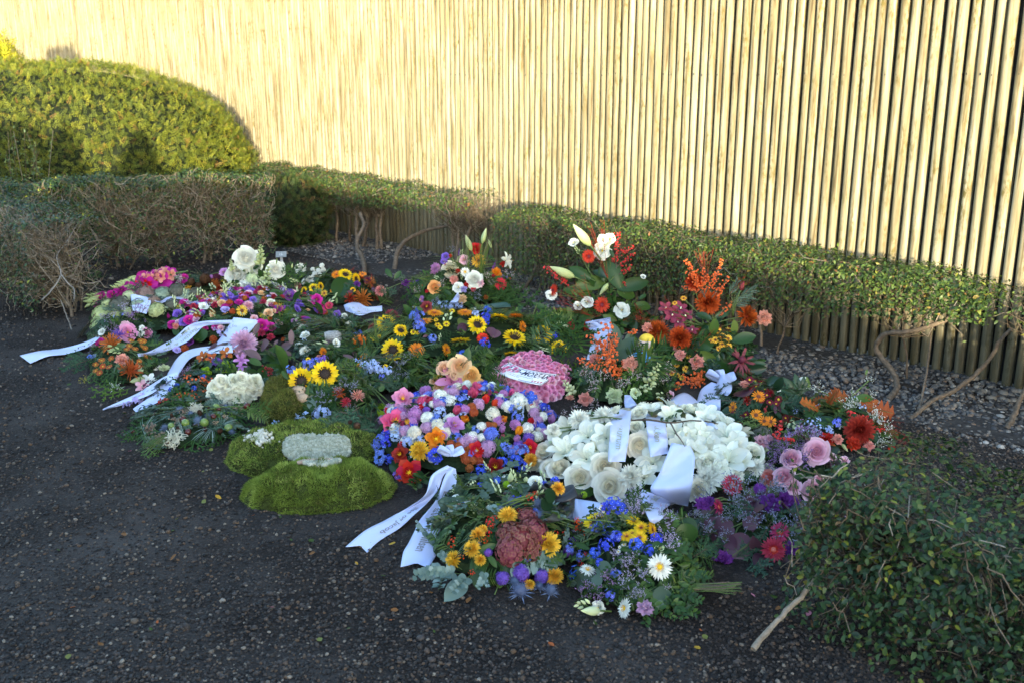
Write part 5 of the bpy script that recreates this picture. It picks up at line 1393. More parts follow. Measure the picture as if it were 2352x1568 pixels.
arrangement(T2, 'sunflower_arrangement', 'small arrangement of sunflowers, orange gerberas and bronze spider chrysanthemums at the centre back', 'arrangement', (1300, 350, 2120, 740), .20,
 [('leaf', 'g', 12, .14), ('spr', 'g', 16, .15), ('fir', 'f', 10, .16), ('fan', 'r', 3, .2), ('rle', 'k', 6, .12)], """
sun sun 1780 392 160 ; sun sun 1890 435 130 r ; ger orange 1690 390 120 ; dai orange 1960 385 100 u ; sun sun 1450 530 105 ; sun sun 1520 512 95 r ; sun sun 1350 560 100 ; dai gold 1560 585 85 ; dai gold 1480 608 55 ; rle g 1640 572 1870 465 1.1 ; spi rust 1960 640 225 c ; spi redd 1830 640 140 ; spi copper 2040 470 130 ; car purple 1900 490 85 ; spi redd 1950 420 80 ; lis plum 2010 450 60 ; lim violet 2050 560 90 ; dai orange 1640 560 50 ; sun sun 1860 550 60 ; leaf p 1340 600 1400 560 ; leaf p 1800 570 1880 560 ; fern g 2140 700 2250 620 ; fern g 2120 640 2240 540""")
arrangement(T3, 'lily_mixed_arrangement', 'tall mixed arrangement with lily buds, cream roses and a white gerbera at the back centre', 'arrangement', (560, 430, 1640, 790), .24,
 [('spr', 'g', 22, .17), ('leaf', 'g', 18, .14), ('thu', 't', 14, .22), ('gra', 'l', 5, .3), ('fern', 'g', 10, .22)], """
ros cream 965 430 140 c ; ger white 1110 455 105 c ; ros white 1200 530 130 c ; lis lpink 1100 338 80 ; ger gold 1240 345 160 ; ros red 1215 228 92 ; car orchid 825 415 105 ; car orchid 800 465 75 ; lis violet 920 305 62 ; lis violet 905 352 55 ; car salmon 1000 530 95 ; lis white 1045 605 85 ; ger red 1455 570 132 c ; otu orange 1410 465 118 ; car red 1480 385 75 ; car red 1040 445 55 ; car lpink 1255 565 85 ; car lilac 1095 625 85 ; ros apricot 815 600 105 ; lis violet 640 555 55 ; car red 740 640 42 ; car red 700 590 34 ; car purple 545 570 105 ; mum salmon 295 640 115 ; lil ivory 1510 345 165 r ; car peach 1080 715 110 ; car copper 1310 700 55 ; car red 970 300 40 ; car red 1190 620 60 ; car red 1120 580 60 ; lis violet 1490 510 50 ; car red 1385 500 50 ; car red 915 385 30 ; car red 1545 520 28
bud lgreen 1185 275 1115 95 1.1 ; bud lgreen 1270 205 1315 30 1.1 ; bud lgreen 1370 235 1335 140 1.1 ; bds lgreen 1060 330 1080 235 ; bds pgreen 880 530 810 495 ; bds lgreen 1040 380 1050 300 ; bsp purple 1375 430 1410 345 ; bsp purple 1050 300 1056 230 ; bds lgreen 1090 540 1070 480 ; bds pgreen 1270 500 1290 470
gyp lilac 980 250 95 ; wax wax 870 440 110 ; wax wax 900 560 110 ; wax wax 1330 500 100 ; wax wax 1520 480 130 ; wax wax 1370 560 90 ; wax wax 650 650 100 ; wax wax 1140 380 80 ; gyp lilac 1240 690 130 ; gyp lilac 1180 660 100 ; ger orchid 690 720 90 l ; gyp lilac 820 740 110 ; bsp lblue 960 760 720 760 ; bsp lblue 1100 770 880 800 ; leaf g 880 690 720 700 1.2 ; leaf g 980 680 900 620 ; leaf g 400 500 340 420 1.3 ; leaf g 430 520 490 440 1.2
thu t 1300 720 1560 650 ; thu t 1350 760 1760 690 ; thu t 1200 740 1500 700 ; thu t 1450 730 1780 780 ; thu t 1380 700 1640 640 ; fir f 520 560 490 470 ; gra l 1272 480 1285 20 .35 ; gra l 1150 450 1090 60 .25 ; gra l 1250 480 1380 10 .2 ; gra l 780 540 490 470 .2 ; leaf g 1400 350 1330 290 ; fir f 380 700 440 600 ; fir f 350 690 300 590""")
arrangement(T3, 'sunflower_wreath', 'large wreath of sunflowers, orange gerberas and blue delphiniums in the middle', 'wreath', (0, 800, 2120, 1340), .22,
 [('fern', 'g', 30, .22), ('thu', 't', 22, .22), ('spr', 'g', 22, .16), ('leaf', 'g', 12, .13), ('gra', 'l', 12, .22), ('box', 'g', 16, .13)], """
sun sun 345 950 205 ; sun sun 490 1020 155 ; sun sun 412 1205 225 c ; sun sun 1225 965 205 ; sun sun 1435 895 185 k ; sun sun 1585 1092 230 ; sun sun 1065 1120 205 k ; sun sun 1855 1060 200 ; sun sun 2015 1205 195 ; sun sun 1550 1245 145 k
ger orange 720 930 170 u ; ger orange 815 850 175 u ; ger orange 95 1135 175 c ; ger orange 645 1205 175 ; ger orange 930 1200 140 r ; ger orange 1110 845 175 u ; ger orange 1595 880 165 k ; ger orange 1665 980 130 r ; ger orange 125 1265 115 ; ger scarlet 1280 1090 130 ; ger orange 100 1345 85
bsp mblue 660 940 640 805 ; del mblue 640 880 155 ; del mblue 660 980 155 ; del blue 1330 830 118 ; del blue 1310 890 115 ; del lblue 1220 860 85 ; del mblue 70 1050 125 ; del blue 1300 1140 125 ; del mblue 790 1100 105 ; del blue 1970 1070 115 ; del blue 2020 1150 95 ; del blue 1080 1230 95 ; del blue 700 1010 100 ; bsp blue 1320 960 1335 800
dai yellow 845 965 75 ; dai yellow 930 955 80 ; dai yellow 985 830 64 ; dai yellow 610 1035 66 ; dai yellow 660 1040 62 ; dai yellow 830 915 55 ; dai yellow 885 855 44 ; dai yellow 210 1105 64 ; dai yellow 280 1080 64 ; dai yellow 870 990 60
mum burg 400 890 160 ; otu burg 740 790 120 ; otu burg 220 990 110 ; rle p 1380 1065 1345 970 ; rle p 1040 1015 1140 960 ; rle p 1375 1085 1425 995 1.2 ; leaf p 760 1060 700 1080 ; leaf l 1060 975 1132 868 1.2 ; leaf g 590 875 535 770 1.2 ; leaf g 700 820 620 800 ; leaf g 990 1240 1050 1270 1.1 ; leaf g 1460 1300 1490 1240 1.2 ; leaf g 1830 1110 1960 1180 1.3 ; leaf g 1600 1240 1700 1200
gra l 250 1080 280 850 .8 ; gra l 300 1100 490 900 .8 ; gra l 220 1150 60 1270 .8 ; gra l 270 1130 150 980 .8 ; bds pgreen 880 1140 865 1055 ; bds pgreen 920 940 965 845 ; bds pgreen 1800 1180 1920 1210
thu t 1700 900 1980 870 ; thu t 1700 930 2171 980 ; thu t 1750 880 2050 910 ; thu t 1950 970 2220 1080 ; thu t 2000 1050 2200 1200 ; thu t 1880 930 2200 1020 ; fern g 1050 1230 1290 1290 ; fern g 1120 1210 1330 1200 ; fern g 760 1180 880 1150 ; fern g 1700 1080 1800 1150 ; thu t 2020 1120 2180 1290 ; gra g 560 1320 760 1540 .7 ; gra g 540 1330 700 1560 .6""")
arrangement(T3, 'blue_delphinium_spray', 'loose spray of pale blue delphinium and lilac sea lavender below the sunflower wreath', 'bouquet', (40, 1260, 700, 1640), .17,
 [('fern', 'g', 14, .18), ('spr', 'g', 12, .15), ('fir', 'f', 8, .16)], """
del lblue 260 1370 110 ; del lblue 312 1390 100 ; del lblue 372 1402 100 ; del lblue 230 1320 80 ; del lblue 200 1400 80 ; bsp lblue 260 1400 40 1290 ; bsp lblue 300 1420 150 1340 ; gyp lilac 130 1330 140 ; gyp lilac 480 1350 150 ; gyp lilac 560 1270 110 ; gyp lilac 420 1440 110 ; gyp lilac 520 1440 110 ; dai yellow 340 1360 60 ; del mblue 310 1460 80 ; rle g 330 1540 260 1580 1.2 ; leaf g 400 1450 340 1390 ; fir f 430 1490 230 1450 ; fir f 500 1540 400 1600 ; fir f 260 1500 480 1530""")
arrangement(T5, 'two_sunflower_bouquet', 'bouquet with two big upright sunflowers beside the mossy log', 'bouquet', (520, 250, 1240, 700), .19,
 [('fern', 'g', 22, .2), ('thu', 't', 12, .18), ('spr', 'g', 12, .15), ('leaf', 'g', 8, .12)], """
sun sun 640 362 225 c ; sun sun 835 302 235 c ; del mblue 700 215 120 ; del mblue 765 195 100 ; del mblue 560 270 110 ; del violet 820 180 90 ; dai yellow 695 180 50 ; gyp lilac 1040 420 170 ; gyp lilac 1190 440 130 ; gyp lilac 830 530 170 ; gyp lilac 930 470 130 ; gyp lilac 1040 600 120 ; gyp lilac 990 380 110 ; gyp lilac 800 480 90 ; spi salmon 1110 485 120 ; spi redm 950 460 120 ; spi crimson 1010 540 95 ; del lblue 830 620 140 ; del lblue 760 640 95 ; bsp lblue 700 650 400 710 ; leaf e 700 500 745 610 1.3 ; rle g 1290 445 1330 400 ; leaf g 530 345 470 270 ; leaf g 620 250 640 200 ; leaf g 940 300 1000 380 ; leaf k 740 480 680 530 ; fern g 880 620 1060 640 ; fern g 1000 660 1240 620 ; fern g 900 220 1080 200 ; thu t 940 260 1120 230 ; car scarlet 540 300 30
pom lime 1305 575 62 ; pom lime 1360 588 66 ; pom lime 1310 640 66 ; pom lime 1290 620 50 ; pom lime 1400 560 40""")
arrangement(T2, 'pink_chrysanthemum_bouquet', 'bouquet with one large pale pink chrysanthemum, bronze leaves and lime green pompons', 'bouquet', (200, 1080, 1240, 1560), .17,
 [('spr', 'g', 14, .15), ('leaf', 'b', 12, .13), ('fir', 'f', 12, .15), ('leaf', 'g', 10, .14)], """
mum mauve 715 1110 290 c ; leaf b 830 1010 870 890 1.2 ; leaf b 730 1180 900 1245 1.2 ; rle b 900 1160 960 1085 1.2 ; leaf b 1040 1130 1070 1065 1.3 ; leaf b 1215 1110 1215 960 ; leaf b 1090 1200 1200 1085 1.2 ; leaf b 1120 1190 1225 1220 1.2 ; leaf b 540 1040 500 1000 ; leaf b 650 1100 570 1100 ; leaf g 1150 1370 905 1150 1.6 ; leaf g 1150 1380 1110 1120 1.2 ; leaf g 1150 1390 880 1420 1.3 ; leaf g 900 1330 760 1250 1.2 ; leaf b 1160 1380 1150 1270
orc rust 290 1252 160 ; orc rust 385 1262 140 ; orc rust 545 1215 170 ; lil orchid 690 1280 150 ; lil orchid 700 1340 110 ; rle b 460 1330 520 1260 1.3 ; car violet 435 1300 110
pom lime 525 1315 82 ; pom lime 595 1345 76 ; pom lime 490 1395 86 ; pom lime 560 1395 78 ; pom lime 495 1432 78 ; pom lime 575 1437 80 ; pom lime 300 1390 78 ; pom lime 335 1368 55 ; pom lime 355 1415 66 ; pom lime 300 1445 86 ; pom lime 395 1475 50 ; pom lime 690 1390 60 ; pom lime 440 1385 50
ber redd 1000 1450 930 1330 .8 ; ber redd 1010 1440 990 1340 .8 ; fir f 830 1420 720 1360 ; fir f 760 1430 910 1500 ; euc d 1060 1500 920 1480 ; fir f 880 1480 960 1540""")
rb, rbm = arrangement(T1, 'white_rose_bowl', 'grey ceramic bowl packed with small white rose heads', 'flower bowl', (1745, 1160, 2185, 1385), .20,
 [('leaf', 'g', 6, .07)], """
ros ivory 1800 1250 100 ; ros ivory 1850 1195 95 ; ros ivory 1905 1220 100 ; ros ivory 1960 1190 95 ; ros ivory 2020 1172 95 ; ros ivory 2080 1200 95 ; ros ivory 2135 1195 95 ; ros ivory 2155 1260 100 ; ros ivory 1905 1290 100 ; ros ivory 1865 1320 100 ; ros ivory 1935 1345 100 ; ros ivory 1990 1312 118 c ; ros ivory 2060 1332 100 ; ros ivory 2060 1255 100 ; ros ivory 2110 1275 100 ; ros ivory 2005 1240 95 ; ros ivory 1950 1262 95 ; ros ivory 1785 1310 95 ; ros ivory 1830 1345 95 ; ros ivory 1890 1365 90 ; ros ivory 2150 1222 90 ; ros ivory 2030 1205 95 ; ros ivory 1875 1245 95 ; ros ivory 2100 1310 90 ; ros ivory 1760 1340 80""", e=4)
arrangement(T1, 'berry_branch_bunch', 'bunch of orange berry twigs and dark evergreen lying beside the white rose bowl', 'bouquet', (1300, 1120, 1850, 1410), .10,
 [('fir', 'f', 14, .17), ('thu', 'k', 12, .18), ('spr', 'k', 8, .14)], """
ber berry 1860 1230 1540 1165 .8 ; ber berry 1800 1215 1590 1200 .8 ; ber berry 1780 1260 1490 1325 .8 ; ber berry 1760 1290 1370 1365 .8 ; ber berry 1720 1330 1440 1345 .8 ; ber rberry 1400 1345 1310 1385 ; ber berry 1900 1200 1810 1190 ; bfl blue 1480 1230 66 ; bfl blue 1620 1255 66 ; bfl blue 1430 1270 66 ; bfl blue 1700 1160 56 ; lim violet 1570 1130 120 ; lim violet 1500 1190 90 ; thu k 1400 1360 1210 1480 ; fir f 1560 1380 1400 1400 ; thu k 1650 1360 1480 1420 ; leaf p 1480 1230 1420 1190 ; bsp lilac 1270 1310 1030 1400""")
arrangement(T10, 'thistle_wreath', 'low natural wreath with thistles, chestnuts, green figs and seed heads on bare soil', 'wreath', (190, 90, 1030, 470), .09,
 [('thu', 't', 26, .17), ('box', 'd', 22, .11), ('fir', 'f', 16, .14), ('spr', 'd', 14, .11), ('gra', 'e', 6, .12)], """
thu t 260 320 40 380 ; thu t 200 360 90 410 ; thu t 300 280 210 270 ; thu t 330 440 220 520 ; thu t 1020 180 1190 130 ; thu t 1000 160 1180 200 ; fern l 1010 170 1190 250 ; thu t 560 130 600 80 ; thu t 880 380 1010 400 ; leaf d 920 290 1000 225 1.3 ; leaf d 930 290 990 300 1.2 ; gra l 460 340 200 555 .3 ; gra l 400 360 220 500 .3
thi steel 515 165 70 ; thi steel 600 195 62 ; thi steel 655 248 90 ; thi steel 730 215 64 ; thi steel 870 145 60 ; thi steel 400 305 80 ; thi steel 915 338 66 ; thi steel 350 420 60 ; chn chest 540 240 55 ; chn chest 580 338 55 ; chn chest 775 218 50 ; chn chest 1032 140 55 ; chn chest 600 165 40 ; chn chest 815 165 40 ; chn chest 165 337 45
bal fig 560 268 66 ; bal fig 705 265 70 ; bal fig 795 145 60 ; bal fig 450 295 58 ; bal fig 890 305 66 ; con dcone 510 315 80 ; con dcone 710 320 62 ; con dcone 825 332 72 ; con dcone 670 195 66 ; con dcone 740 160 46 ; con dcone 455 215 50
tbe tanberry 290 310 130 ; tbe tanberry 500 250 110 ; tbe tanberry 380 400 150 ; tbe tanberry 330 380 100 ; tbe tanberry 960 180 130 ; tbe tanberry 550 185 70 ; tbe buff 865 225 60 ; tbe buff 795 270 50 ; nes ivory 470 390 170 ; nes ivory 640 160 110 ; tbe tanberry 430 420 90""")
arrangement(T6, 'tulip_hyacinth_wreath', 'colourful round wreath of tulips, hyacinths and blue delphiniums with a white ribbon bow', 'wreath', (240, 250, 1580, 915), .21,
 [('spr', 'g', 16, .13), ('leaf', 'g', 6, .10), ('box', 'g', 6, .10)], """
otu pink 455 338 165 ; tul hotpink 590 365 130 ; tul crimson 650 350 120 ; tul hotpink 830 420 120 ; tul hotpink 945 300 150 ; tul red 1035 345 110 ; tul hotpink 985 268 100 ; otu hotpink 400 500 195 ; tul gold 495 505 100 ; tul orange 885 482 122 ; otu orange 688 615 165 c ; otu orchid 812 525 155 ; tul orange 1165 480 100 ; tul orange 1260 565 105 ; tul orchid 1490 482 110 ; tul orchid 1250 620 100 ; tul red 1345 500 100 ; tul red 1350 400 80 ; otu red 1335 680 130 ; otu red 970 695 130 c ; otu redd 440 725 130 ; otu red 500 850 205 c ; otu redd 1100 815 135 ; tul orchid 1150 555 100 ; tul hotpink 890 270 90
hya white 720 330 120 ; hya white 780 350 100 ; hya white 625 470 112 ; hya white 1260 365 142 ; hya white 1185 392 100 ; hya white 1325 545 100 ; hya white 1425 465 85 ; hya white 1395 600 90 ; hya white 940 600 88 ; hya white 1005 530 78 ; hya white 1135 330 66
hya orchid 545 450 120 ; hya mauve 625 540 100 ; hya mauve 475 565 110 ; hya mauve 805 295 100 ; hya mauve 1048 680 128 ; hya mauve 1370 440 90 ; hya orchid 1130 370 80 ; hya mauve 1400 492 80 ; hya orchid 525 500 90 ; hya orchid 1240 520 90 ; hya orchid 740 590 80
hya cream 540 575 120 ; hya cream 700 525 120 ; hya cream 1085 445 120 ; hya cream 1405 555 60 ; hya cream 835 265 90 ; hya cream 760 570 80 ; hya violet 620 420 66 ; hya mblue 1070 585 122 ; hya violet 1330 610 90 ; hya mblue 1420 540 90 ; hya mblue 1525 545 98 ; hya violet 1260 660 80
del lblue 480 370 122 ; del lblue 710 430 112 ; del lblue 520 600 90 ; del lblue 590 620 80 ; del lblue 410 600 100 ; del lblue 480 640 100 ; del mblue 860 335 100 ; del blue 880 410 66 ; del mblue 1250 470 100 ; del mblue 1215 410 90 ; del blue 680 720 135 ; del mblue 300 620 110 ; del mblue 300 700 100 ; del mblue 290 760 110 ; del blue 340 640 90 ; del mblue 270 660 90 ; del blue 1005 840 100 ; del blue 960 870 90 ; del mblue 1280 690 122 ; del blue 1250 760 110 ; del mblue 1200 700 100 ; del blue 1340 322 120 ; del blue 1300 342 90 ; del blue 1285 810 100 ; del violet 425 870 90 ; del blue 1150 770 90 ; del blue 360 760 80
mum gold 575 700 150 ; mum gold 1345 762 100 ; pom copper 790 650 66 ; pom copper 842 670 70 ; pom copper 880 720 72 ; pom copper 912 695 66 ; pom copper 895 760 76 ; pom copper 946 762 70 ; pom copper 990 772 66 ; pom copper 920 820 66 ; pom copper 850 628 56 ; pom copper 1050 525 66 ; pom copper 1090 520 56 ; pom copper 935 400 76 ; pom copper 950 432 66
spr g 880 640 925 520 ; spr g 1080 470 1080 395 ; spr g 1110 720 1185 590 ; spr g 1130 700 1090 600 ; spr g 640 880 520 960 ; spr g 620 860 500 940 ; leaf g 1190 780 1215 720 ; spr g 1150 740 1190 640 ; leaf g 370 780 420 850""",
 fill=[('hya', 'mauve', 18, .06), ('del', 'mblue', 20, .065), ('hya', 'white', 12, .055), ('clu', 'lblue', 14, .065), ('hya', 'orchid', 14, .055), ('del', 'blue', 18, .06), ('tul', 'red', 8, .055), ('tul', 'hotpink', 8, .055), ('hya', 'cream', 6, .05)])
arrangement(T6, 'peach_rose_bouquet', 'bouquet of peach roses with one open pink lily behind the tulip wreath', 'bouquet', (640, 90, 1110, 330), .19,
 [('fern', 'g', 14, .2), ('spr', 'g', 10, .14), ('leaf', 'g', 8, .12)], """
ros peach 745 125 95 ; ros peach 850 112 125 c ; ros apricot 930 175 98 c ; ros peach 700 255 84 ; ros apricot 990 252 84 ; ros peach 815 165 70 ; ros peach 680 215 60 ; lil pink 795 215 215 ; bds lgreen 640 190 720 180 ; bal lime 870 212 30 ; bal lime 885 225 28 ; bal lime 900 205 28 ; sol yellow 710 190 90 ; thi mauve 910 235 80 ; thi mauve 735 145 70 ; thi mauve 690 240 60 ; car peach 990 280 70
fern g 1040 150 1130 40 ; fern g 1040 120 1010 30 ; fern g 1020 220 1175 195 ; fern g 1030 260 1140 300 ; fern g 1000 180 1140 110 ; fern g 680 120 700 40 ; leaf g 700 280 640 240""")
U_root, U_mo = arrangement(T8, 'white_wreath', 'large all white wreath of amaryllis, roses and chrysanthemums under printed ribbons', 'wreath', (190, 185, 2220, 985), .24,
 [('spr', 'g', 14, .13), ('leaf', 'k', 10, .13)], """
ros cream 1085 490 180 c ; ros cream 835 838 240 c ; ros cream 575 768 200 c ; ros cream 790 670 205 c ; ros cream 268 550 165 ; ros cream 400 695 180 ; ros cream 318 690 140 ; ros ivory 1668 635 180 ; ros cream 1592 872 180 ; ros ivory 1082 215 120 ; ros ivory 2062 572 165 ; ros ivory 185 682 160 ; ros ivory 1060 330 112
ama white 450 545 290 ; ama white 625 600 260 ; ama white 640 410 285 ; ama white 480 350 230 ; ama white 620 320 220 ; ama white 800 420 240 ; ama white 840 565 220 ; ama white 1200 640 280 ; ama white 1120 760 260 ; ama ivory 1350 240 200 ; ama white 1390 380 200 ; ama white 1530 330 220 ; ama white 1600 400 240 ; ama white 1640 275 180 ; ama white 1830 420 300 ; ama white 1890 520 260 ; ama white 1850 622 300 ; ama white 1770 720 220 ; ama white 1960 640 200 ; ama white 1560 540 200 ; ama ivory 715 520 180 ; ama pgreen 380 440 150 ; ama ivory 1500 420 170 ; ama ivory 1625 445 160 ; ama white 340 390 150 ; ama white 1420 500 200
mum white 780 250 185 ; mum white 1012 765 235 ; mum white 1665 790 245 ; mum white 1705 720 190 ; mum white 2075 682 165 ; mum white 2185 705 130 ; mum white 570 275 190 ; mum white 355 350 100 ; mum white 1900 760 170 ; mum white 1440 640 160
leaf k 1728 605 1692 415 1.4 ; leaf g 500 890 720 865 1.3 ; leaf k 1480 230 1400 260 ; leaf k 2110 765 1980 735 1.3 ; leaf g 1400 200 1470 190""",
 fill=[('ama', 'white', 14, .12), ('ros', 'ivory', 6, .07)])
arrangement(T4, 'red_gerbera_lily_arrangement', 'tall arrangement with red gerberas, red berries, white lisianthus and closed lily buds', 'arrangement', (380, 640, 1130, 900), .22,
 [('leaf', 'g', 26, .18), ('spr', 'g', 14, .18), ('thu', 't', 12, .22), ('fan', 'r', 4, .25)], """
bud lgreen 690 275 540 88 1.15 ; bud lgreen 580 490 368 400 1.15 ; bud lgreen 810 510 732 612 1.15 ; bud pgreen 540 862 392 800 1.15 ; ger red 655 325 112 c ; ger red 395 575 105 l ; ger red 752 682 128 c ; ger red 525 830 105 r ; ger red 645 835 105 l ; lis white 755 285 105 c ; lis white 545 225 64 ; lis white 760 200 66 ; lis white 812 196 66 ; lis white 645 665 70 ; lis white 575 690 52 ; lis white 900 722 92 c ; lis white 378 610 66 ; lis white 1057 475 34 ; bds lgreen 600 320 550 250 ; bds lgreen 770 260 820 210
ber rberry 860 380 872 150 .7 ; ber rberry 875 310 985 255 .8 ; ber rberry 880 390 995 300 .8 ; ber rberry 890 450 975 395 .8 ; ber rberry 930 550 900 500 .8 ; ber rberry 455 510 335 400 .8 ; ber rberry 510 550 440 480 .8 ; ber rberry 830 370 850 330
leaf g 895 560 790 355 1.25 ; leaf g 865 585 1015 612 1.3 ; leaf g 990 690 1125 688 1.3 ; leaf l 560 540 800 500 1.1 ; leaf g 670 490 510 400 1.1 ; leaf g 770 510 735 400 ; leaf g 930 760 1000 830 1.2 ; leaf g 860 560 1110 500 ; leaf g 640 480 730 540 1.2 ; leaf g 560 600 690 570 1.1 ; leaf g 620 590 460 560 ; leaf g 380 742 245 658 .8 ; leaf g 890 830 1000 760 1.2 ; leaf k 780 480 690 420 1.2 ; leaf g 840 330 810 270 ; leaf g 1030 640 1080 600 1.2 ; leaf g 760 760 870 800 ; leaf g 840 620 780 640 1.2 ; spr l 560 760 385 735 1.2 ; spr l 540 775 420 790 1.1 ; spr l 520 600 650 560
fan r 660 760 400 590 ; fan r 800 500 690 50 .7 ; fan r 900 800 1090 750 ; fan r 700 700 560 480 ; fan r 750 760 640 760 ; thu t 350 800 620 880 ; thu t 420 850 660 930 ; thu t 450 900 650 1020 ; thu t 300 780 500 850 ; thu t 480 950 640 1090""")
arrangement(T4, 'red_orange_arrangement', 'big arrangement with bronze red chrysanthemums, orange berries and burgundy orchids before the hedge', 'arrangement', (1120, 820, 1880, 1230), .26,
 [('leaf', 'g', 22, .17), ('spr', 'k', 20, .17), ('fan', 'r', 5, .24), ('leaf', 'k', 14, .14), ('thu', 't', 10, .2)], """
mum redm 1535 665 195 c ; mum redm 1435 520 145 ; mum redm 1815 765 170 r ; mum redm 1165 880 180 ; mum redm 1328 927 172 c
ber berry 1500 600 1375 355 .75 ; ber berry 1500 580 1500 415 .9 ; ber berry 1520 590 1640 355 .75 ; ber berry 1560 570 1610 440 .9 ; ber berry 1480 570 1385 440 .9 ; ber berry 1470 590 1345 550 ; ber berry 1580 610 1690 485 ; ber berry 1600 630 1650 550 ; ber berry 1640 730 1715 665 ; ber berry 1610 770 1655 735 ; ber berry 1440 510 1395 375 ; ber berry 1510 540 1540 440 ; ber berry 1490 1200 1295 1280 ; ber berry 1390 1255 1505 1225 ; ber berry 1300 1165 1255 1185 ; ber berry 1420 1180 1535 1180 ; ber berry 1440 1290 1480 1220
orc orcb 1220 710 120 ; orc orcb 1330 712 130 ; orc orcb 1270 762 130 ; orc orcb 1372 770 120 ; orc orcb 1312 812 120 ; orc orcb 1418 872 100 ; orc orcb 1330 845 90 ; car salmon 1950 782 125 c ; car salmon 1452 1102 122 c ; car salmon 1332 1052 98 ; car salmon 1088 852 90 ; car salmon 1300 1000 50
dai gold 1610 875 60 c ; dai gold 1685 872 60 c ; dai gold 1640 916 60 c ; dai gold 1590 940 60 c ; dai gold 1686 930 64 c ; dai gold 1640 972 60 c ; dai gold 1690 986 55 c ; dai gold 1555 946 44 ; dai gold 1612 1002 44 ; dai gold 1355 635 55 ; dai gold 1290 670 45 ; dai gold 1215 890 55 ; dai gold 1220 922 55 ; dai gold 1210 957 52 ; dai rust 1247 945 46 ; dai gold 1390 1062 44 ; dai gold 1305 1122 54 ; dai gold 1370 1152 60 ; dai gold 1270 1182 54 ; dai gold 1345 1217 58 ; dai gold 1310 1200 50
leaf g 1565 1000 1385 940 1.5 ; leaf g 1570 900 1590 795 1.3 ; leaf l 1725 900 1740 805 1.2 ; leaf g 1720 950 1885 900 1.3 ; leaf g 1470 1030 1595 1105 1.4 ; leaf g 1580 1100 1695 1205 1.5 ; leaf k 1560 790 1450 735 1.2 ; leaf k 1590 770 1710 720 1.1 ; leaf g 1540 860 1560 980 1.3 ; leaf k 1800 1160 1975 1150 1.1 ; leaf k 1840 1120 1965 1110 ; leaf g 1880 1100 1960 1090 ; pro burg 1780 1090 165 ; bud burg 1770 590 1803 508 1.6 ; fan r 1520 520 1500 255 .8 ; fan r 1700 600 1830 480 ; fan r 1250 900 1180 750 ; fan r 1340 740 1180 640 ; fan r 1120 800 980 760 ; pal d 1700 700 1865 620 .7 ; pal d 1720 650 1880 570 .7 ; pal d 1690 620 1760 500 .6 ; gra l 1720 760 1740 560 .4 ; leaf k 1640 780 1560 840 ; leaf k 1480 830 1560 880""")
arrangement(T4, 'carnation_berry_arrangement', 'arrangement with salmon carnations, upright orange berry twigs and palm leaves around a doll', 'arrangement', (480, 1020, 1270, 1450), .20,
 [('spr', 'g', 24, .14), ('box', 'g', 20, .13), ('thu', 't', 16, .18), ('leaf', 'd', 6, .14)], """
ber berry 830 1230 790 820 .5 ; ber berry 800 1010 650 905 .8 ; ber berry 790 1090 850 890 .7 ; ber berry 780 1140 865 930 .7 ; ber berry 730 1160 575 1075 .8 ; ber berry 860 1260 915 1090 .7 ; ber berry 840 1210 855 1070 .8 ; ber berry 790 1000 690 950 .8 ; ber berry 930 890 1030 870 ; ber berry 800 1170 770 1010 .8 ; ber berry 740 1130 720 990 .8
car salmon 965 1116 135 c ; car salmon 632 1376 124 c ; car salmon 702 1082 96 ; car salmon 515 1372 76 ; car pgreen 845 1350 140 c ; sna lgreen 1095 1260 1175 1115 ; sna pgreen 540 1340 468 1235 ; sna pgreen 1040 1310 1145 1270 ; lis pgreen 1000 1330 66 ; bds pgreen 1240 1350 1150 1345 ; lis lpink 1255 1340 50
leaf d 870 1090 965 925 1.4 ; leaf d 890 960 835 815 .9 ; leaf d 870 1000 850 850 ; leaf d 920 980 995 860 ; leaf g 960 940 1010 850 .8 ; leaf d 880 1080 760 1010 1.1 ; pal g 1000 1160 1245 1010 1.2 ; pal g 1000 1180 1250 1090 1.2 ; pal g 960 1110 1040 950 ; pal g 1010 1170 1190 960 ; leaf g 1180 1170 1260 1160 ; pal g 1020 1190 1230 1180
wax wax 660 1170 130 ; wax wax 760 1220 130 ; wax wax 930 1270 130 ; wax wax 1000 1220 110 ; wax wax 620 1200 90 ; wax wax 1180 1260 110 ; wax wax 880 1300 90 ; wax wax 560 1470 130 ; wax wax 700 1420 100 ; wax wax 480 1500 100 ; wax wax 1250 1230 80 ; wax wax 690 1260 100 ; sol yellow 1180 1390 70""",
 fill=[('wax', 'wax', 10, .09)])
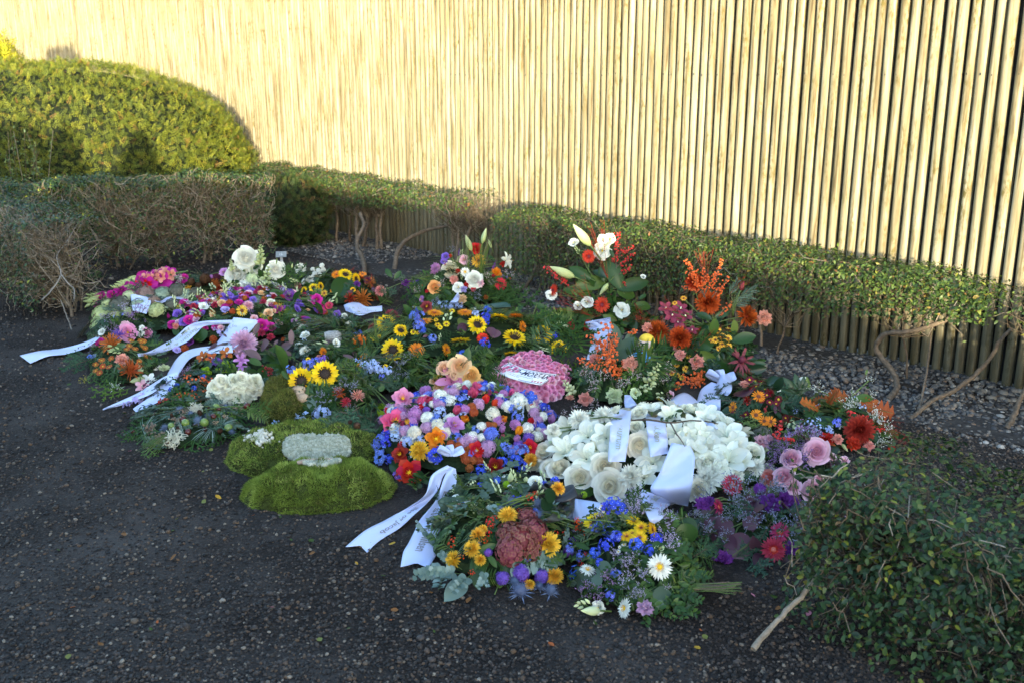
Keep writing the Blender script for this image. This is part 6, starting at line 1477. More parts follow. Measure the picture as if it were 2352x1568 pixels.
arrangement(T9, 'dark_red_chrysanthemum_arrangement', 'low arrangement of wine red chrysanthemums and orange daisies among fir, right of the white bow', 'arrangement', (250, 210, 900, 560), .15,
 [('fir', 'f', 28, .17), ('leaf', 'k', 12, .14), ('spr', 'k', 12, .14)], """
dai wine 520 205 64 ; dai wine 560 212 60 ; dai wine 606 226 60 ; dai wine 566 250 56 ; dai wine 540 270 56 ; dai wine 626 270 56 ; dai wine 600 292 46 ; dai wine 600 346 62 ; dai wine 660 362 62 ; dai wine 722 342 62 c ; dai wine 705 372 50 ; dai wine 640 312 54 ; dai wine 420 436 66 ; dai wine 492 446 56 ; dai wine 460 466 60 ; dai wine 770 470 54 ; dai wine 810 470 44
dai orange 582 322 110 ; dai orange 405 396 96 l ; dai orange 565 450 100 ; dai orange 622 492 88 ; dai orange 666 496 88 ; car salmon 482 240 75 ; rle p 500 320 460 250 1.3 ; leaf k 640 240 700 180 1.4 ; leaf k 700 280 740 200 1.3 ; fat k 900 350 760 190 1.2 ; fat k 880 300 900 180 1.1 ; leaf p 720 415 860 395 1.3 ; leaf p 700 440 700 380 ; lis white 896 216 52 ; lis white 716 272 34 ; leaf l 940 270 915 180 .7
thu l 700 500 440 560 ; thu l 620 480 480 500 ; thu l 700 520 560 450 ; thu l 660 540 480 590 ; fir f 330 480 195 435 ; fir f 380 440 250 470 ; fir f 740 370 885 350 ; fir f 400 480 270 500 ; fir f 780 350 880 340 ; hyd hydb 602 582 140 ; ber redd 640 390 620 440 ; ber redd 520 380 470 340 ; ber redd 700 540 760 480 .6 ; rle d 440 500 380 480 1.2 ; spi dred 500 350 70 ; spi dred 660 300 70 ; spi redd 440 530 80""", base=True)
arrangement(T9, 'oak_leaf_arrangement', 'arrangement with rust coloured oak leaves, white filler flowers and one shaggy dark red chrysanthemum', 'arrangement', (760, 330, 1480, 720), .14,
 [('spr', 'g', 20, .15), ('leaf', 'k', 12, .13), ('fan', 'r', 5, .2), ('box', 'g', 10, .12)], """
mum redd 1285 556 215 c ; oak o 1000 420 890 345 1.2 ; oak o 1010 400 885 395 1.1 ; oak o 1050 345 1200 320 1.5 ; oak o 1070 380 1120 270 1.3 ; oak o 1340 400 1535 435 1.4 ; oak o 1380 390 1285 345 1.3 ; oak o 960 350 1045 330 1.2 ; oak o 1360 380 1420 345 1.1
gyp white 1000 275 120 ; gyp white 1350 210 90 ; gyp white 1370 320 90 ; gyp white 1200 390 140 ; gyp white 1290 370 110 ; gyp white 1230 280 60 ; gyp white 1460 620 120 ; gyp white 1380 480 90 ; gyp white 1150 540 60 ; gyp white 1500 560 80 ; gyp white 1420 650 90
ber rberry 1290 485 1180 425 ; ber rberry 1290 470 1395 485 ; ber rberry 1380 545 1485 570 ; ber rberry 1410 560 1400 520 ; ber rberry 1220 470 1210 420 ; clu lblue 940 510 115 ; clu lblue 1000 540 95 ; clu lblue 1070 545 95 ; clu lblue 960 590 135 ; clu pgreen 810 520 115 ; clu pgreen 850 540 95 ; clu lilac 870 560 110 ; clu lblue 1000 480 70 ; bfl mblue 1130 500 95 ; bfl lblue 1080 560 70 ; clu lilac 900 610 100
car red 1060 622 120 ; car red 1240 652 110 ; car salmon 1130 622 92 ; car salmon 1350 667 88 ; car red 1020 640 60 ; car red 1510 690 60 ; bud lgreen 1155 640 1205 705 1.3 ; bud copper 1035 625 1120 665 1.3 ; bud lgreen 1060 650 1085 690 ; leaf g 1250 345 1395 315 1.1 ; leaf g 980 300 970 360 ; leaf g 1330 260 1360 255 ; leaf l 1330 170 1340 130 ; leaf g 1180 520 1170 450 ; spr g 1120 460 1180 410 ; leaf g 1040 440 980 450 ; leaf p 1080 680 1060 640 ; rle k 1060 700 1150 690
fan r 1400 500 1660 690 ; fan r 1380 480 1570 570 ; fan r 1200 400 1120 420""",
 fill=[('clu', 'lblue', 8, .06), ('gyp', 'white', 6, .09)])
arrangement(T9, 'pink_rose_bouquet', 'bouquet of pink roses and violet sea lavender partly hidden behind the near hedge', 'bouquet', (540, 590, 1100, 1010), .18,
 [('spr', 'g', 14, .14), ('leaf', 'p', 10, .12), ('leaf', 'g', 8, .13), ('lim', 'violet', 10, .11)], """
ros lpink 985 706 155 c ; ros lpink 810 756 122 ; ros lpink 760 880 122 ; ros lpink 822 952 100 ; ros lpink 960 972 132 c ; ros salmon 652 892 100 ; car lpink 600 640 122 ; lis pgreen 610 686 66 ; car lpink 655 612 60 ; lis lpink 1100 742 46 ; lis lpink 1180 765 56 ; ros lpink 1000 900 60
lim violet 770 690 165 ; lim violet 700 720 165 ; lim violet 830 600 115 ; lim violet 720 630 130 ; lim violet 790 800 120 ; lim violet 900 660 95 ; lim violet 850 690 110 ; lim violet 660 680 110 ; clu lilac 790 600 90 ; clu violet 800 590 70 ; leaf p 870 790 930 720 1.3 ; leaf p 880 770 840 710 1.2 ; rle g 800 860 905 830 1.4 ; leaf g 460 890 595 890 1.6 ; leaf k 530 890 600 920 1.2 ; leaf p 1000 700 1090 680 1.2 ; ber rberry 690 610 745 500 .6 ; ber rberry 830 640 700 600 .6 ; leaf p 830 870 740 830 .7""")
arrangement(T9, 'purple_gerbera_bouquet', 'dark bouquet of crimson gerberas, purple carnations and grey lilac sea lavender beside the near hedge', 'bouquet', (130, 980, 920, 1480), .16,
 [('lim', 'lilac', 14, .12), ('leaf', 'p', 12, .15), ('fir', 'f', 18, .16), ('rle', 'p', 6, .15)], """
ger crimson 400 936 158 c ; ger crimson 303 1090 135 r ; ger crimson 730 1266 148 c ; ger crimson 686 1386 190 c ; car purple 195 1072 130 ; car purple 655 1072 165 ; car purple 762 1050 145 ; car purple 832 1062 100 ; car purple 330 1470 165 ; car purple 812 1382 120 ; car mauve 1190 1180 70 ; pom purple 590 962 98 ; car purple 240 1050 80
lim lilac 460 1030 165 ; lim lilac 420 1100 155 ; lim lilac 270 1260 165 ; lim lilac 200 1200 145 ; lim lilac 350 1300 145 ; lim lilac 560 1200 165 ; lim lilac 480 1170 135 ; lim lilac 640 940 115 ; lim lilac 880 1150 165 ; lim lilac 940 1060 135 ; lim lilac 580 1010 115 ; lim lilac 130 1120 110 ; lim lilac 340 1180 130
rle p 170 1190 290 1130 1.2 ; rle p 570 1230 470 1170 1.2 ; rle p 360 1320 520 1430 1.5 ; leaf p 560 1500 640 1390 1.6 ; leaf p 590 1500 700 1470 1.4 ; rle p 420 1380 340 1280 ; fir f 240 1390 360 1330 ; fir f 570 1430 625 1565 ; fir f 750 1120 900 1110 ; fir f 300 1360 180 1340 ; fir f 420 1440 520 1380 ; fir f 540 1440 600 1540 ; stm - 360 1460 560 1310 .3""")
arrangement(T7, 'blue_white_bouquet', 'bouquet of white lisianthus and deep blue flowers in dark eucalyptus, beside the ribbon tails', 'bouquet', (270, 270, 1180, 830), .14,
 [('euc', 'd', 34, .14), ('box', 'g', 26, .12), ('spr', 'd', 14, .12), ('fern', 'g', 10, .15), ('box', 'l', 8, .09)], """
lis white 645 536 78 ; lis white 555 592 92 ; lis white 400 500 96 ; lis white 410 440 66 ; lis white 510 482 74 ; lis white 980 316 84 ; lis white 400 550 60 ; bfl blue 705 306 92 ; bfl blue 580 336 58 ; bfl blue 1120 302 82 ; bfl blue 380 612 92 ; bfl blue 410 482 58 ; bfl blue 1050 325 60 ; pom lime 770 336 58 ; pom lime 550 546 58 ; pom lime 710 496 52 ; pom lime 1330 410 55
bds pgreen 560 600 460 540 ; bds pgreen 420 565 340 560 ; bds pgreen 460 560 400 590 ; bds lgreen 900 330 800 255 ; bud pgreen 800 325 800 250 1.4 ; bud pgreen 915 330 910 280 1.3 ; euc d 500 450 290 480 ; euc d 420 580 230 650 ; euc d 480 420 390 330 ; rle d 380 490 285 460 ; rle d 350 500 300 500 ; euc d 700 400 600 330 ; euc d 640 460 580 380 ; euc d 400 680 250 600 ; clu pgreen 520 330 95 ; clu pgreen 380 380 55 ; clu scarlet 290 760 80 ; leaf d 300 660 340 640 1.3 ; box d 420 700 260 730 ; box g 540 660 460 720 ; box l 480 360 400 260 ; box l 640 460 700 540 ; ber dbrown 860 440 700 420 .5 ; ber dbrown 400 620 210 600 .5 ; ber dbrown 1260 440 1340 400""",
 fill=[('bds', 'pgreen', 8, .08), ('clu', 'white', 6, .05)])
arrangement(T7, 'hydrangea_front_bouquet', 'front bouquet with a big burgundy hydrangea head, golden chrysanthemums and thistles under a black bow', 'bouquet', (200, 420, 1270, 1085), .17,
 [('leaf', 'g', 18, .12), ('spr', 'g', 22, .13), ('euc', 'e', 12, .12), ('fern', 'g', 12, .15), ('box', 'g', 16, .11)], """
hyd hydr 800 820 250 ; hyd hydr 960 680 250 ; hyd hydr 800 700 240 ; hyd hydr 920 580 170 ; hyd hydr 930 800 220 ; hyd hydr 860 750 300 c ; hyd hydg 1000 630 100 ; hyd hydg 810 830 90 ; hyd hydg 960 760 80
mum gold 780 562 150 ; mum gold 562 702 118 ; mum gold 1070 772 185 c ; mum gold 390 880 138 l ; mum gold 522 800 128 ; mum gold 580 882 92 ; mum gold 1115 1002 140 ; mum gold 1142 366 105 ; mum gold 940 1062 78 ; mum gold 905 1022 46 ; mum gold 600 660 70
clu scarlet 945 428 95 ; clu scarlet 865 522 58 ; clu scarlet 660 630 80 ; clu scarlet 640 690 80 ; clu scarlet 615 745 80 ; clu scarlet 1120 692 90 ; clu scarlet 1190 686 84 ; clu scarlet 1290 610 90 ; clu scarlet 1290 650 80 ; clu scarlet 1350 682 90 ; clu scarlet 450 850 80 ; clu scarlet 520 972 70 ; clu scarlet 905 480 40 ; clu scarlet 980 400 60
thi steel 815 462 105 ; thi steel 1000 472 105 ; thi steel 990 562 115 ; thi steel 872 1102 165 ; thi steel 832 1032 125 ; thi steel 1010 1072 95 ; thi steel 1092 1102 125 ; thi steel 560 762 70 ; thi steel 730 512 70 ; hya violet 872 980 140 ; hya violet 1022 1002 120 ; hya violet 742 1012 112 ; hya violet 640 830 70 ; hya violet 1220 830 90 ; bfl blue 920 870 95 ; hya violet 1240 760 80
euc e 330 950 95 1000 1.2 ; euc e 330 980 280 1100 1.1 ; euc e 500 1000 370 1120 ; leaf e 470 1040 355 1130 1.2 ; euc e 1130 870 800 945 1.1 ; euc e 420 930 290 830 ; euc e 620 960 560 1090 ; euc e 600 1000 640 1080 ; rle e 960 870 1050 880 ; rle e 1100 900 1180 830 1.1 ; euc e 420 980 200 960 1.1 ; leaf g 690 770 555 830 1.1 ; leaf g 770 960 700 870 ; leaf g 740 1000 800 930 ; rle k 1060 370 1120 470 .9 ; rle k 1030 440 1100 530 .9 ; leaf l 940 810 1000 765 1.6 ; leaf l 930 830 1000 820 1.3 ; leaf g 690 600 660 550 ; leaf l 1020 620 1200 650 .4 ; leaf g 880 400 860 330 1.2 ; leaf g 800 380 880 420 ; leaf g 1150 600 1120 540 ; leaf g 1330 730 1250 700 .9 ; box g 1180 960 1230 1070 ; leaf g 640 850 700 930""",
 fill=[('clu', 'scarlet', 6, .05), ('bfl', 'blue', 4, .04)])
arrangement(T7, 'yellow_blue_front_bouquet', 'nearest bouquet with yellow daisies, bright blue delphiniums and an open white gerbera', 'bouquet', (1230, 500, 2200, 1330), .17,
 [('spr', 'g', 40, .13), ('box', 'g', 30, .13), ('fern', 'g', 22, .15), ('lim', 'lim', 14, .11), ('thu', 't', 10, .13)], """
sun sun 1425 612 200 u ; ger yellow 1690 600 125 ; ger yellow 1745 650 125 ; ger yellow 1680 690 100 ; ger yellow 1826 662 128 r ; ger yellow 1642 712 112 ; ger yellow 1732 722 125 ; sun green 1932 612 190
del blue 1540 482 135 ; del blue 1592 502 125 ; del blue 1490 505 100 ; del blue 1722 772 125 c ; del blue 1490 772 125 ; del mblue 1560 712 112 ; del blue 1852 732 112 ; del blue 1802 812 100 ; del blue 1270 982 125 ; del blue 1400 832 100 ; del mblue 1310 852 100 ; del mblue 1230 800 90 ; del blue 1440 902 80 ; del mblue 1522 1132 100 ; del mblue 1560 982 90 ; bsp mblue 1540 680 1400 640 ; bsp mblue 1560 640 1440 610 ; del mblue 1420 660 80 ; del blue 1580 720 90
dai white 1620 770 44 ; dai white 1656 780 44 ; dai white 1580 822 44 ; dai white 1460 490 34 ; dai white 1472 530 34 ; dai white 1610 800 34 ; dai white 1590 790 32 ; dai white 1450 510 30 ; ger white 1880 932 208 c ; ger white 1625 1232 160 l ; ger white 1358 955 130 u ; lis white 1437 1226 82 ; bds pgreen 1420 1230 1255 1185 1.2 ; bud pgreen 1470 1250 1310 1248 1.3 ; car pgreen 1622 570 88 ; lis pgreen 1880 800 60 ; clu scarlet 1310 910 66 ; clu scarlet 1340 840 56 ; clu scarlet 1280 590 70
car mauve 1772 1232 132 ; lim lim 1600 950 165 ; lim lim 1700 900 165 ; lim lim 1640 1060 175 ; lim lim 1750 1000 165 ; lim violet 1500 1060 155 ; lim violet 1340 1110 155 ; lim violet 1420 1130 145 ; lim lim 1560 860 135 ; lim lim 1740 1110 145 ; lim lim 1940 1090 80 ; lim lilac 1680 1130 140
rle d 1275 1050 1365 1000 1.2 ; rle d 1420 940 1520 950 1.1 ; rle d 1220 1060 1280 1040 ; rle d 1400 1000 1450 1050 ; rle d 1830 1150 1975 1130 1.2 ; rle d 1870 1240 1890 1170 1.2 ; leaf g 1740 870 1800 900 ; spr g 2000 900 2180 1040 ; spr g 2000 1100 2190 1180 ; spr g 1950 1200 2160 1270 ; spr g 1900 1250 2000 1310 ; spr g 2000 950 2130 1100 ; spr g 2050 1000 2230 990 ; box g 1980 880 2150 900 ; spr g 2000 1020 2120 1220 ; spr g 1960 1130 2060 1310 ; rle g 2000 640 2150 700 1.7 ; rle g 2050 620 2100 770 1.4 ; stm - 2130 1070 2460 1066 ; stm - 2120 1090 2420 1090 ; fir f 2120 860 2300 750 ; fir f 2150 820 2290 800 ; thu t 1660 520 1750 380 ; thu t 1720 500 1700 400 ; thu t 2030 720 1950 670 ; fern g 1980 760 2120 800 ; leaf l 1350 1090 1440 1060 ; leaf g 1270 760 1370 800 .8 ; leaf k 1870 780 1950 740""")

# ------------------------------------------------------------------ heart of pink roses
TH = (.14954, 1119.7, 803.9)
HEART = np.array([(60, 370), (150, 260), (240, 170), (330, 110), (420, 70), (640, 20), (800, 30), (930, 100), (960, 190), (1080, 215), (1200, 240), (1280, 310), (1250, 420), (1180, 560), (1110, 690), (990, 760), (800, 790), (600, 700), (300, 720), (130, 650), (170, 530), (60, 440)], float)
cand = []
for _ in range(30000):
    x, y = RNG.uniform(50, 1290), RNG.uniform(10, 790)
    if not inside(HEART, np.array([x]), np.array([y]))[0]: continue
    sp = 62 + 40 * (y / 800) ** 2 * (.6 + .6 * (x > 650))
    if all(((x - a) ** 2 + ((y - b) * 1.35) ** 2) > (sp * .92) ** 2 for a, b, c_ in cand): cand.append((x, y, sp))
items = ' ; '.join('ros %s %.0f %.0f %.0f' % (('pink', 'lpink', 'pink', 'pink')[RNG.integers(0, 4)], x, y, sp * 1.28) for x, y, sp in cand)
H_root, H_mo = arrangement(TH, 'rose_heart', 'heart shaped cushion packed with pink roses under the handwritten card', 'flower heart', (40, 15, 1290, 830), .15, [('box', 'g', 10, .07)], items, e=5)

# ------------------------------------------------------------------ ribbons
m, n = newmat('white satin ribbon'); finish(n, (.58, .65, .90), .40, .4, .12); M_RIB = m; m.node_tree.nodes['Principled BSDF'].inputs['Sheen Weight'].default_value = .2
m, n = newmat('black satin ribbon'); finish(n, (.022, .020, .020), .32, .5); M_BRIB = m
m, n = newmat('sea green satin ribbon'); finish(n, (.12, .24, .22), .35, .5, .1); M_GRIB = m
def ink(nm, c): 
    if nm in _mc: return _mc[nm]
    m, n = newmat(nm); finish(n, c, .5, .3); _mc[nm] = m; return m
INK = ink('black ribbon print', (.03, .03, .035)); INKG = ink('grey ribbon print', (.26, .26, .30)); INKGO = ink('gold ribbon print', (.42, .30, .10)); INKS = ink('silver ribbon print', (.40, .42, .34)); PEN = ink('dark blue pen', (.012, .016, .06)); HRT = ink('red heart pen', (.42, .02, .05))
def surf(x, y, off):
    best, bd = None, 1e9
    for mo in MOUNDS:
        P = mo.hit(x, y)
        if P is not None:
            d = np.linalg.norm(P - CAM)
            if d < bd: best, bd = P, d
    g = G(x, y, .015)
    if best is None or np.linalg.norm(g - CAM) < bd: best = g; off = min(off, .012)
    return best + nrm(CAM - best) * off
def text_mesh(body, shear=.25, bold=0.0):
    c = bpy.data.curves.new('lettering', 'FONT'); c.body = body; c.shear = shear; c.offset = bold; c.resolution_u = 3
    o = bpy.data.objects.new('lettering', c); COL.objects.link(o)
    dg = bpy.context.evaluated_depsgraph_get(); me = bpy.data.meshes.new_from_object(o.evaluated_get(dg))
    V = np.zeros(len(me.vertices) * 3); me.vertices.foreach_get('co', V); V = V.reshape(-1, 3)[:, :2]
    F = []
    for p in me.polygons:
        q = list(p.vertices)
        for i in range(1, len(q) - 1): F.append((q[0], q[i], q[i + 1]))
    bpy.data.objects.remove(o); bpy.data.curves.remove(c); bpy.data.meshes.remove(me)
    return V, np.array(F)
class Strip:
    """a cloth strip between two edge lines; left is the left hand side when going from start to end"""
    def __init__(s, T, rows_, off=.04, smooth=True):
        ts, tx, ty = T; L, R = [], []
        for r_ in rows_:
            (xl, yl), (xr, yr) = r_[0], r_[1]; h = r_[2] if len(r_) > 2 else None
            q = [(xl * ts + tx, yl * ts + ty), (xr * ts + tx, yr * ts + ty)]
            if h is None: a, b = surf(*q[0], off), surf(*q[1], off)
            else:
                hl, hr = (h, h) if np.isscalar(h) else h; a, b = G(*q[0], hl), G(*q[1], hr)
            L.append(a); R.append(b)
        L, R = np.array(L), np.array(R)
        if smooth and len(L) > 2:                                    # even out depth jumps along the view ray
            for E in (L, R):
                d = np.linalg.norm(E - CAM, axis=1); d2 = d.copy(); d2[1:-1] = np.minimum(d[1:-1], (d[:-2] + d[1:-1] * 2 + d[2:]) / 4)
                E[:] = CAM + (E - CAM) * (d2 / d)[:, None]
        s.L, s.R = L, R; s.n = len(L)
    def pt(s, u, v, lift=0.0):
        u = np.asarray(u, float); v = np.asarray(v, float); q = np.clip(u, 0, 1) * (s.n - 1)
        a, b = catmull(s.L, q), catmull(s.R, q); P = a * v[:, None] + b * (1 - v)[:, None]
        P2 = CAM + (P - CAM) * (1 - .006 * np.sin(u * 9 + v * 3)[:, None] * .6)
        return P2 + nrm(CAM - P2) * lift
    def ripf(s, u, v): return .006 * np.abs(np.sin(v * 2.2 * math.pi + u * 9)) * np.sin(u * 17 + 1) + .0045 * np.sin(v * 5 + u * 6) + .003 * np.abs(np.sin(u * 11 - v * 4))
    def mesh(s, root, name, mat, nu=80, nv=10, notch=0.0, thick=.0012):
        U, Vv = np.meshgrid(np.linspace(0, 1, nu), np.linspace(0, 1, nv), indexing='ij')
        Ue = U - notch * (U > .5) * ((U - .5) / .5) * (.5 - np.abs(Vv - .5)) * 2
        u, v = Ue.reshape(-1), Vv.reshape(-1); P = s.pt(u, v); rip = s.ripf(u, v)
        P = P + nrm(CAM - P) * rip[:, None]; P[:, 2] = np.maximum(P[:, 2], ground_h(P[:, 0], P[:, 1]) + .004)
        i = (np.arange(nu - 1)[:, None] * nv + np.arange(nv - 1)[None]).reshape(-1); F = np.stack([i, i + 1, i + nv + 1, i + nv], 1)
        b0 = np.array(root.location) if root else np.zeros(3)
        o = link(name, build_mesh(name, [(P - b0, F, 0, None, None)], [mat]), root)
        mod = o.modifiers.new('thickness', 'SOLIDIFY'); mod.thickness = thick; mod.offset = -1
        s.rip = s.ripf
        return o
    def write(s, root, body, u0, u1, v0, v1, mat, shear=.28, name='lettering', rev=False, bold=.022, base_rip=True, lift=.005):
        V, F = text_mesh(body, shear, bold); mn, mx = V.min(0), V.max(0)
        a = (V[:, 0] - mn[0]) / (mx[0] - mn[0]); b = (V[:, 1] - mn[1]) / (mx[1] - mn[1])
        if rev: a, b = 1 - a, 1 - b
        u = u0 + (u1 - u0) * a; v = v0 + (v1 - v0) * b
        P = s.pt(u, v); rp = s.rip(u, v) if base_rip else 0 * u; P = P + nrm(CAM - P) * (rp + lift)[:, None]
        P[:, 2] = np.maximum(P[:, 2], ground_h(P[:, 0], P[:, 1]) + .0055)
        link(name, build_mesh(name, [(P - np.array(root.location), F, 0, None, None)], [mat], False), root)
def ribbon(label, strips, texts=(), mat=None, name='ribbon', cat='ribbon', off=.04, notch=0.0, bow=None):
    S_ = [Strip(T, r_, off) for T, r_ in strips]
    b0 = S_[0].L.mean(0); b0 = np.array([b0[0], b0[1], 0])
    root = thing(name, label, cat, b0)
    for i, s_ in enumerate(S_): s_.mesh(root, 'band', mat or M_RIB, notch=notch)
    for (k, *a) in texts:
        kw = a.pop() if isinstance(a[-1], dict) else {}
        S_[k].write(root, *a, **kw)
    if bow:
        for T, x, y, sz, h in bow: bow_mesh(root, T, x, y, sz, h, mat or M_RIB)
    return root
def bow_mesh(root, T, x, y, sz, off, mat):
    ts, tx, ty = T; c = surf(x * ts + tx, y * ts + ty, off); s = sz * ts * zdepth(c) / FV; tc = nrm(CAM - c); right = nrm(np.cross(tc, [0, 0, 1.0])) * -1; up = np.cross(right, tc) * -1
    up = np.cross(tc, right); up = up if up[2] > 0 else -up
    b0 = np.array(root.location)
    for k, (an, ln) in enumerate(((150, 1.0), (25, .95), (100, .7))):
        a = math.radians(an); d = math.cos(a) * right + math.sin(a) * up; w = nrm(np.cross(d, tc)); t = np.linspace(0, 2 * math.pi, 22)
        X = (1 - np.cos(t)) * .5 * ln * s; Hh = np.sin(t) * .26 * s
        W_d = (.05 + .17 * np.sin(t / 2)) * s
        Cc = c + X[:, None] * d + Hh[:, None] * (tc * .8 + w * .45) + tc * (.1 * s)
        wv = nrm(w + tc * .35)
        P = np.stack([Cc - wv * W_d[:, None], Cc - wv * W_d[:, None] * .3 + tc * .02 * s, Cc + wv * W_d[:, None] * .4 + tc * .01 * s, Cc + wv * W_d[:, None]], 1).reshape(-1, 3)
        i = (np.arange(21)[:, None] * 4 + np.arange(3)[None]).reshape(-1)
        o = link('bow_loop', build_mesh('bow_loop', [(P - b0, np.stack([i, i + 1, i + 5, i + 4], 1), 0, None, None)], [mat]), root)
        mod = o.modifiers.new('thickness', 'SOLIDIFY'); mod.thickness = .001
    link('knot', build_mesh('knot', [(ICO2[0] * s * np.array([.10, .10, .12]) + c + tc * .12 * s - b0, ICO2[1], 0, None, None)], [mat]), root)

TR = (.2563, 775.2, 1091)
ribbon('white ribbon with two long tails, printed Ilse og Jacob, on the dark soil', [
  (TR, [((1020, -70), (985, -90), .17), ((950, 0), (845, 0), .15), ((900, 130), (785, 170), .10), ((800, 250), (640, 280), .045), ((690, 350), (510, 355), .02), ((560, 470), (410, 410), .012), ((400, 570), (245, 495), .010), ((265, 690), (72, 640), .012)]),
  (TR, [((1060, -60), (1010, -80), .16), ((1068, 20), (955, 20), .13), ((1055, 150), (880, 220), .08), ((1020, 300), (735, 400), .05), ((990, 460), (690, 500), .035), ((940, 600), (635, 610), .022), ((900, 690), (590, 690), .014), ((815, 825), (565, 820), .012)])],
  [(0, 'Ilse og Jacob', .46, .82, .42, .78, INKG), (1, 'En sidste hilsen', .24, .84, .30, .62, INKG)], bow=[(TV, 1036, 1044, 34, .05)], notch=.05)
ribbon('short white printed ribbon hanging straight over the white wreath, left of its twin', [(T8, [((1015, 200), (845, 165)), ((1005, 330), (838, 330)), ((985, 480), (825, 500)), ((965, 630), (818, 630))])],
  [(0, 'er Haurum', .03, .74, .36, .74, INKS)], off=.12)
ribbon('short white ribbon printed musikken, hanging straight over the white wreath', [(T8, [((1305, 178), (1130, 155)), ((1312, 320), (1145, 320)), ((1325, 450), (1160, 460)), ((1332, 560), (1180, 590))])],
  [(0, 'musikken', .05, .68, .34, .70, INKS)], off=.12)
ribbon('wide white ribbon end folded and standing up in front of the white wreath', [
  (T8, [((1520, 500), (1360, 470)), ((1557, 590), (1310, 600)), ((1548, 740), (1250, 740)), ((1525, 880), (1180, 862)), ((1500, 1010), (1240, 960))]),
  (T8, [((1400, 985), (1110, 868)), ((1330, 1010), (1085, 920)), ((1285, 1050), (1110, 1000)), ((1290, 1105), (1150, 1090)), ((1215, 1160), (1178, 1145))])],
  [(1, 'sunget', .03, .24, .28, .62, INKS)], off=.14)
ribbon('white ribbon printed Wilfred in gold, arching behind the white wreath', [(T8, [((1745, 358), (1760, 340)), ((1680, 330), (1700, 285)), ((1600, 245), (1650, 220)), ((1535, 185), (1570, 105)), ((1440, 200), (1470, 42)), ((1400, 245), (1370, 90)), ((1385, 260), (1290, 185))])],
  [(0, 'Wilfred', .38, .66, .30, .70, INKGO)], off=.06)
ribbon('glossy white bow with short wide tails right of the salmon carnations', [(T4, [((1600, 1260), (1560, 1250)), ((1625, 1330), (1490, 1300)), ((1628, 1400), (1460, 1370)), ((1625, 1480), (1450, 1440))]), (T4, [((1700, 1200), (1640, 1180)), ((1712, 1300), (1600, 1260)), ((1680, 1350), (1580, 1330))])], bow=[(T4, 1630, 1240, 120, .08)], off=.07)
ribbon('small curled white ribbon end between carnations and white wreath', [(T4, [((960, 1345), (920, 1345)), ((1000, 1400), (915, 1400)), ((1030, 1440), (930, 1455))])], off=.06)
ribbon('glossy white bow with long tails under the red gerberas', [(T4, [((840, 860), (700, 870)), ((800, 930), (690, 930)), ((790, 1000), (660, 1010)), ((780, 1080), (640, 1085))]), (T4, [((815, 775), (630, 810)), ((820, 815), (640, 845)), ((838, 860), (680, 880))])], bow=[(T4, 745, 860, 90, .08)], off=.08)
ribbon('flat white ribbon lying between the black bow and the yellow sunflower', [(T7, [((1450, 560), (1450, 468)), ((1390, 600), (1370, 455)), ((1320, 610), (1300, 445)), ((1240, 600), (1270, 440))])], [(0, 'ett', .08, .40, .42, .78, INKS)], off=.04)
ribbon('black satin bow on the front bouquet beside golden chrysanthemum', [(T7, [((1270, 455), (1225, 378)), ((1245, 560), (1150, 480)), ((1130, 605), (1090, 560)), ((1030, 610), (1030, 595))]), (T7, [((1262, 470), (1200, 470)), ((1250, 560), (1160, 540)), ((1255, 640), (1190, 610))])], mat=M_BRIB, bow=[(T7, 1110, 450, 190, .13)], off=.14)
ribbon('white ribbon tail printed Christina, lying on the soil at the far left', [(T1, [((800, 870), (865, 800), .06), ((720, 922), (700, 878), .03), ((560, 972), (500, 930), .015), ((400, 992), (330, 948), .012), ((255, 1052), (165, 985), .014)])], [(0, 'og Christina', .10, .66, .36, .78, INK)], notch=.0)
ribbon('white ribbon with pointed fold and wavy strip on the hydrangea wreath', [(T1, [((1230, 500), (1090, 470)), ((1262, 540), (1100, 540)), ((1225, 640), (1112, 612))]), (T1, [((1255, 520), (1240, 500)), ((1330, 552), (1330, 535)), ((1420, 525), (1410, 498)), ((1500, 515), (1500, 495)), ((1590, 545), (1590, 490)), ((1720, 560), (1730, 505))])], off=.06)
ribbon('white ribbon printed with family names, draped left across the purple spray', [(T1, [((1935, 722), (1955, 690)), ((1720, 740), (1700, 702)), ((1650, 795), (1570, 740)), ((1560, 875), (1470, 830)), ((1430, 935), (1370, 890)), ((1280, 978), (1240, 955)), ((1160, 995), (1148, 970))])],
  [(0, 'Bastian & Be', .28, .72, .55, .86, INKS), (0, 'Marco & Louis', .34, .80, .14, .44, INKS)], off=.06)
ribbon('broad white ribbon panel printed God and Ro beside the pale pink chrysanthemum', [(T1, [((2172, 692), (1955, 670)), ((2085, 795), (1900, 760)), ((2000, 890), (1835, 850)), ((1955, 935), (1790, 905))])], [(0, 'God', .22, .60, .62, .86, INKG), (0, 'Ro', .62, .92, .22, .50, INKG)], off=.06)
ribbon('long white ribbon curving down to the soil over the orange berries', [(T1, [((1950, 962), (1940, 900)), ((1720, 972), (1700, 915)), ((1600, 1005), (1560, 948)), ((1535, 1080), (1480, 1010)), ((1475, 1190), (1420, 1105)), ((1430, 1285), (1365, 1205), .06), ((1340, 1365), (1290, 1300), .03), ((1135, 1460), (1112, 1430), .012)]),
  (T1, [((1480, 1160), (1510, 1105), .10), ((1385, 1215), (1370, 1165), .08), ((1300, 1285), (1230, 1250), .05), ((1200, 1335), (1150, 1300), .03), ((1050, 1390), (1020, 1360), .015), ((862, 1442), (858, 1432), .012)])],
  [(0, 'Le', .26, .34, .30, .70, INKS), (0, 'alt', .56, .66, .30, .60, INKS)], off=.07)
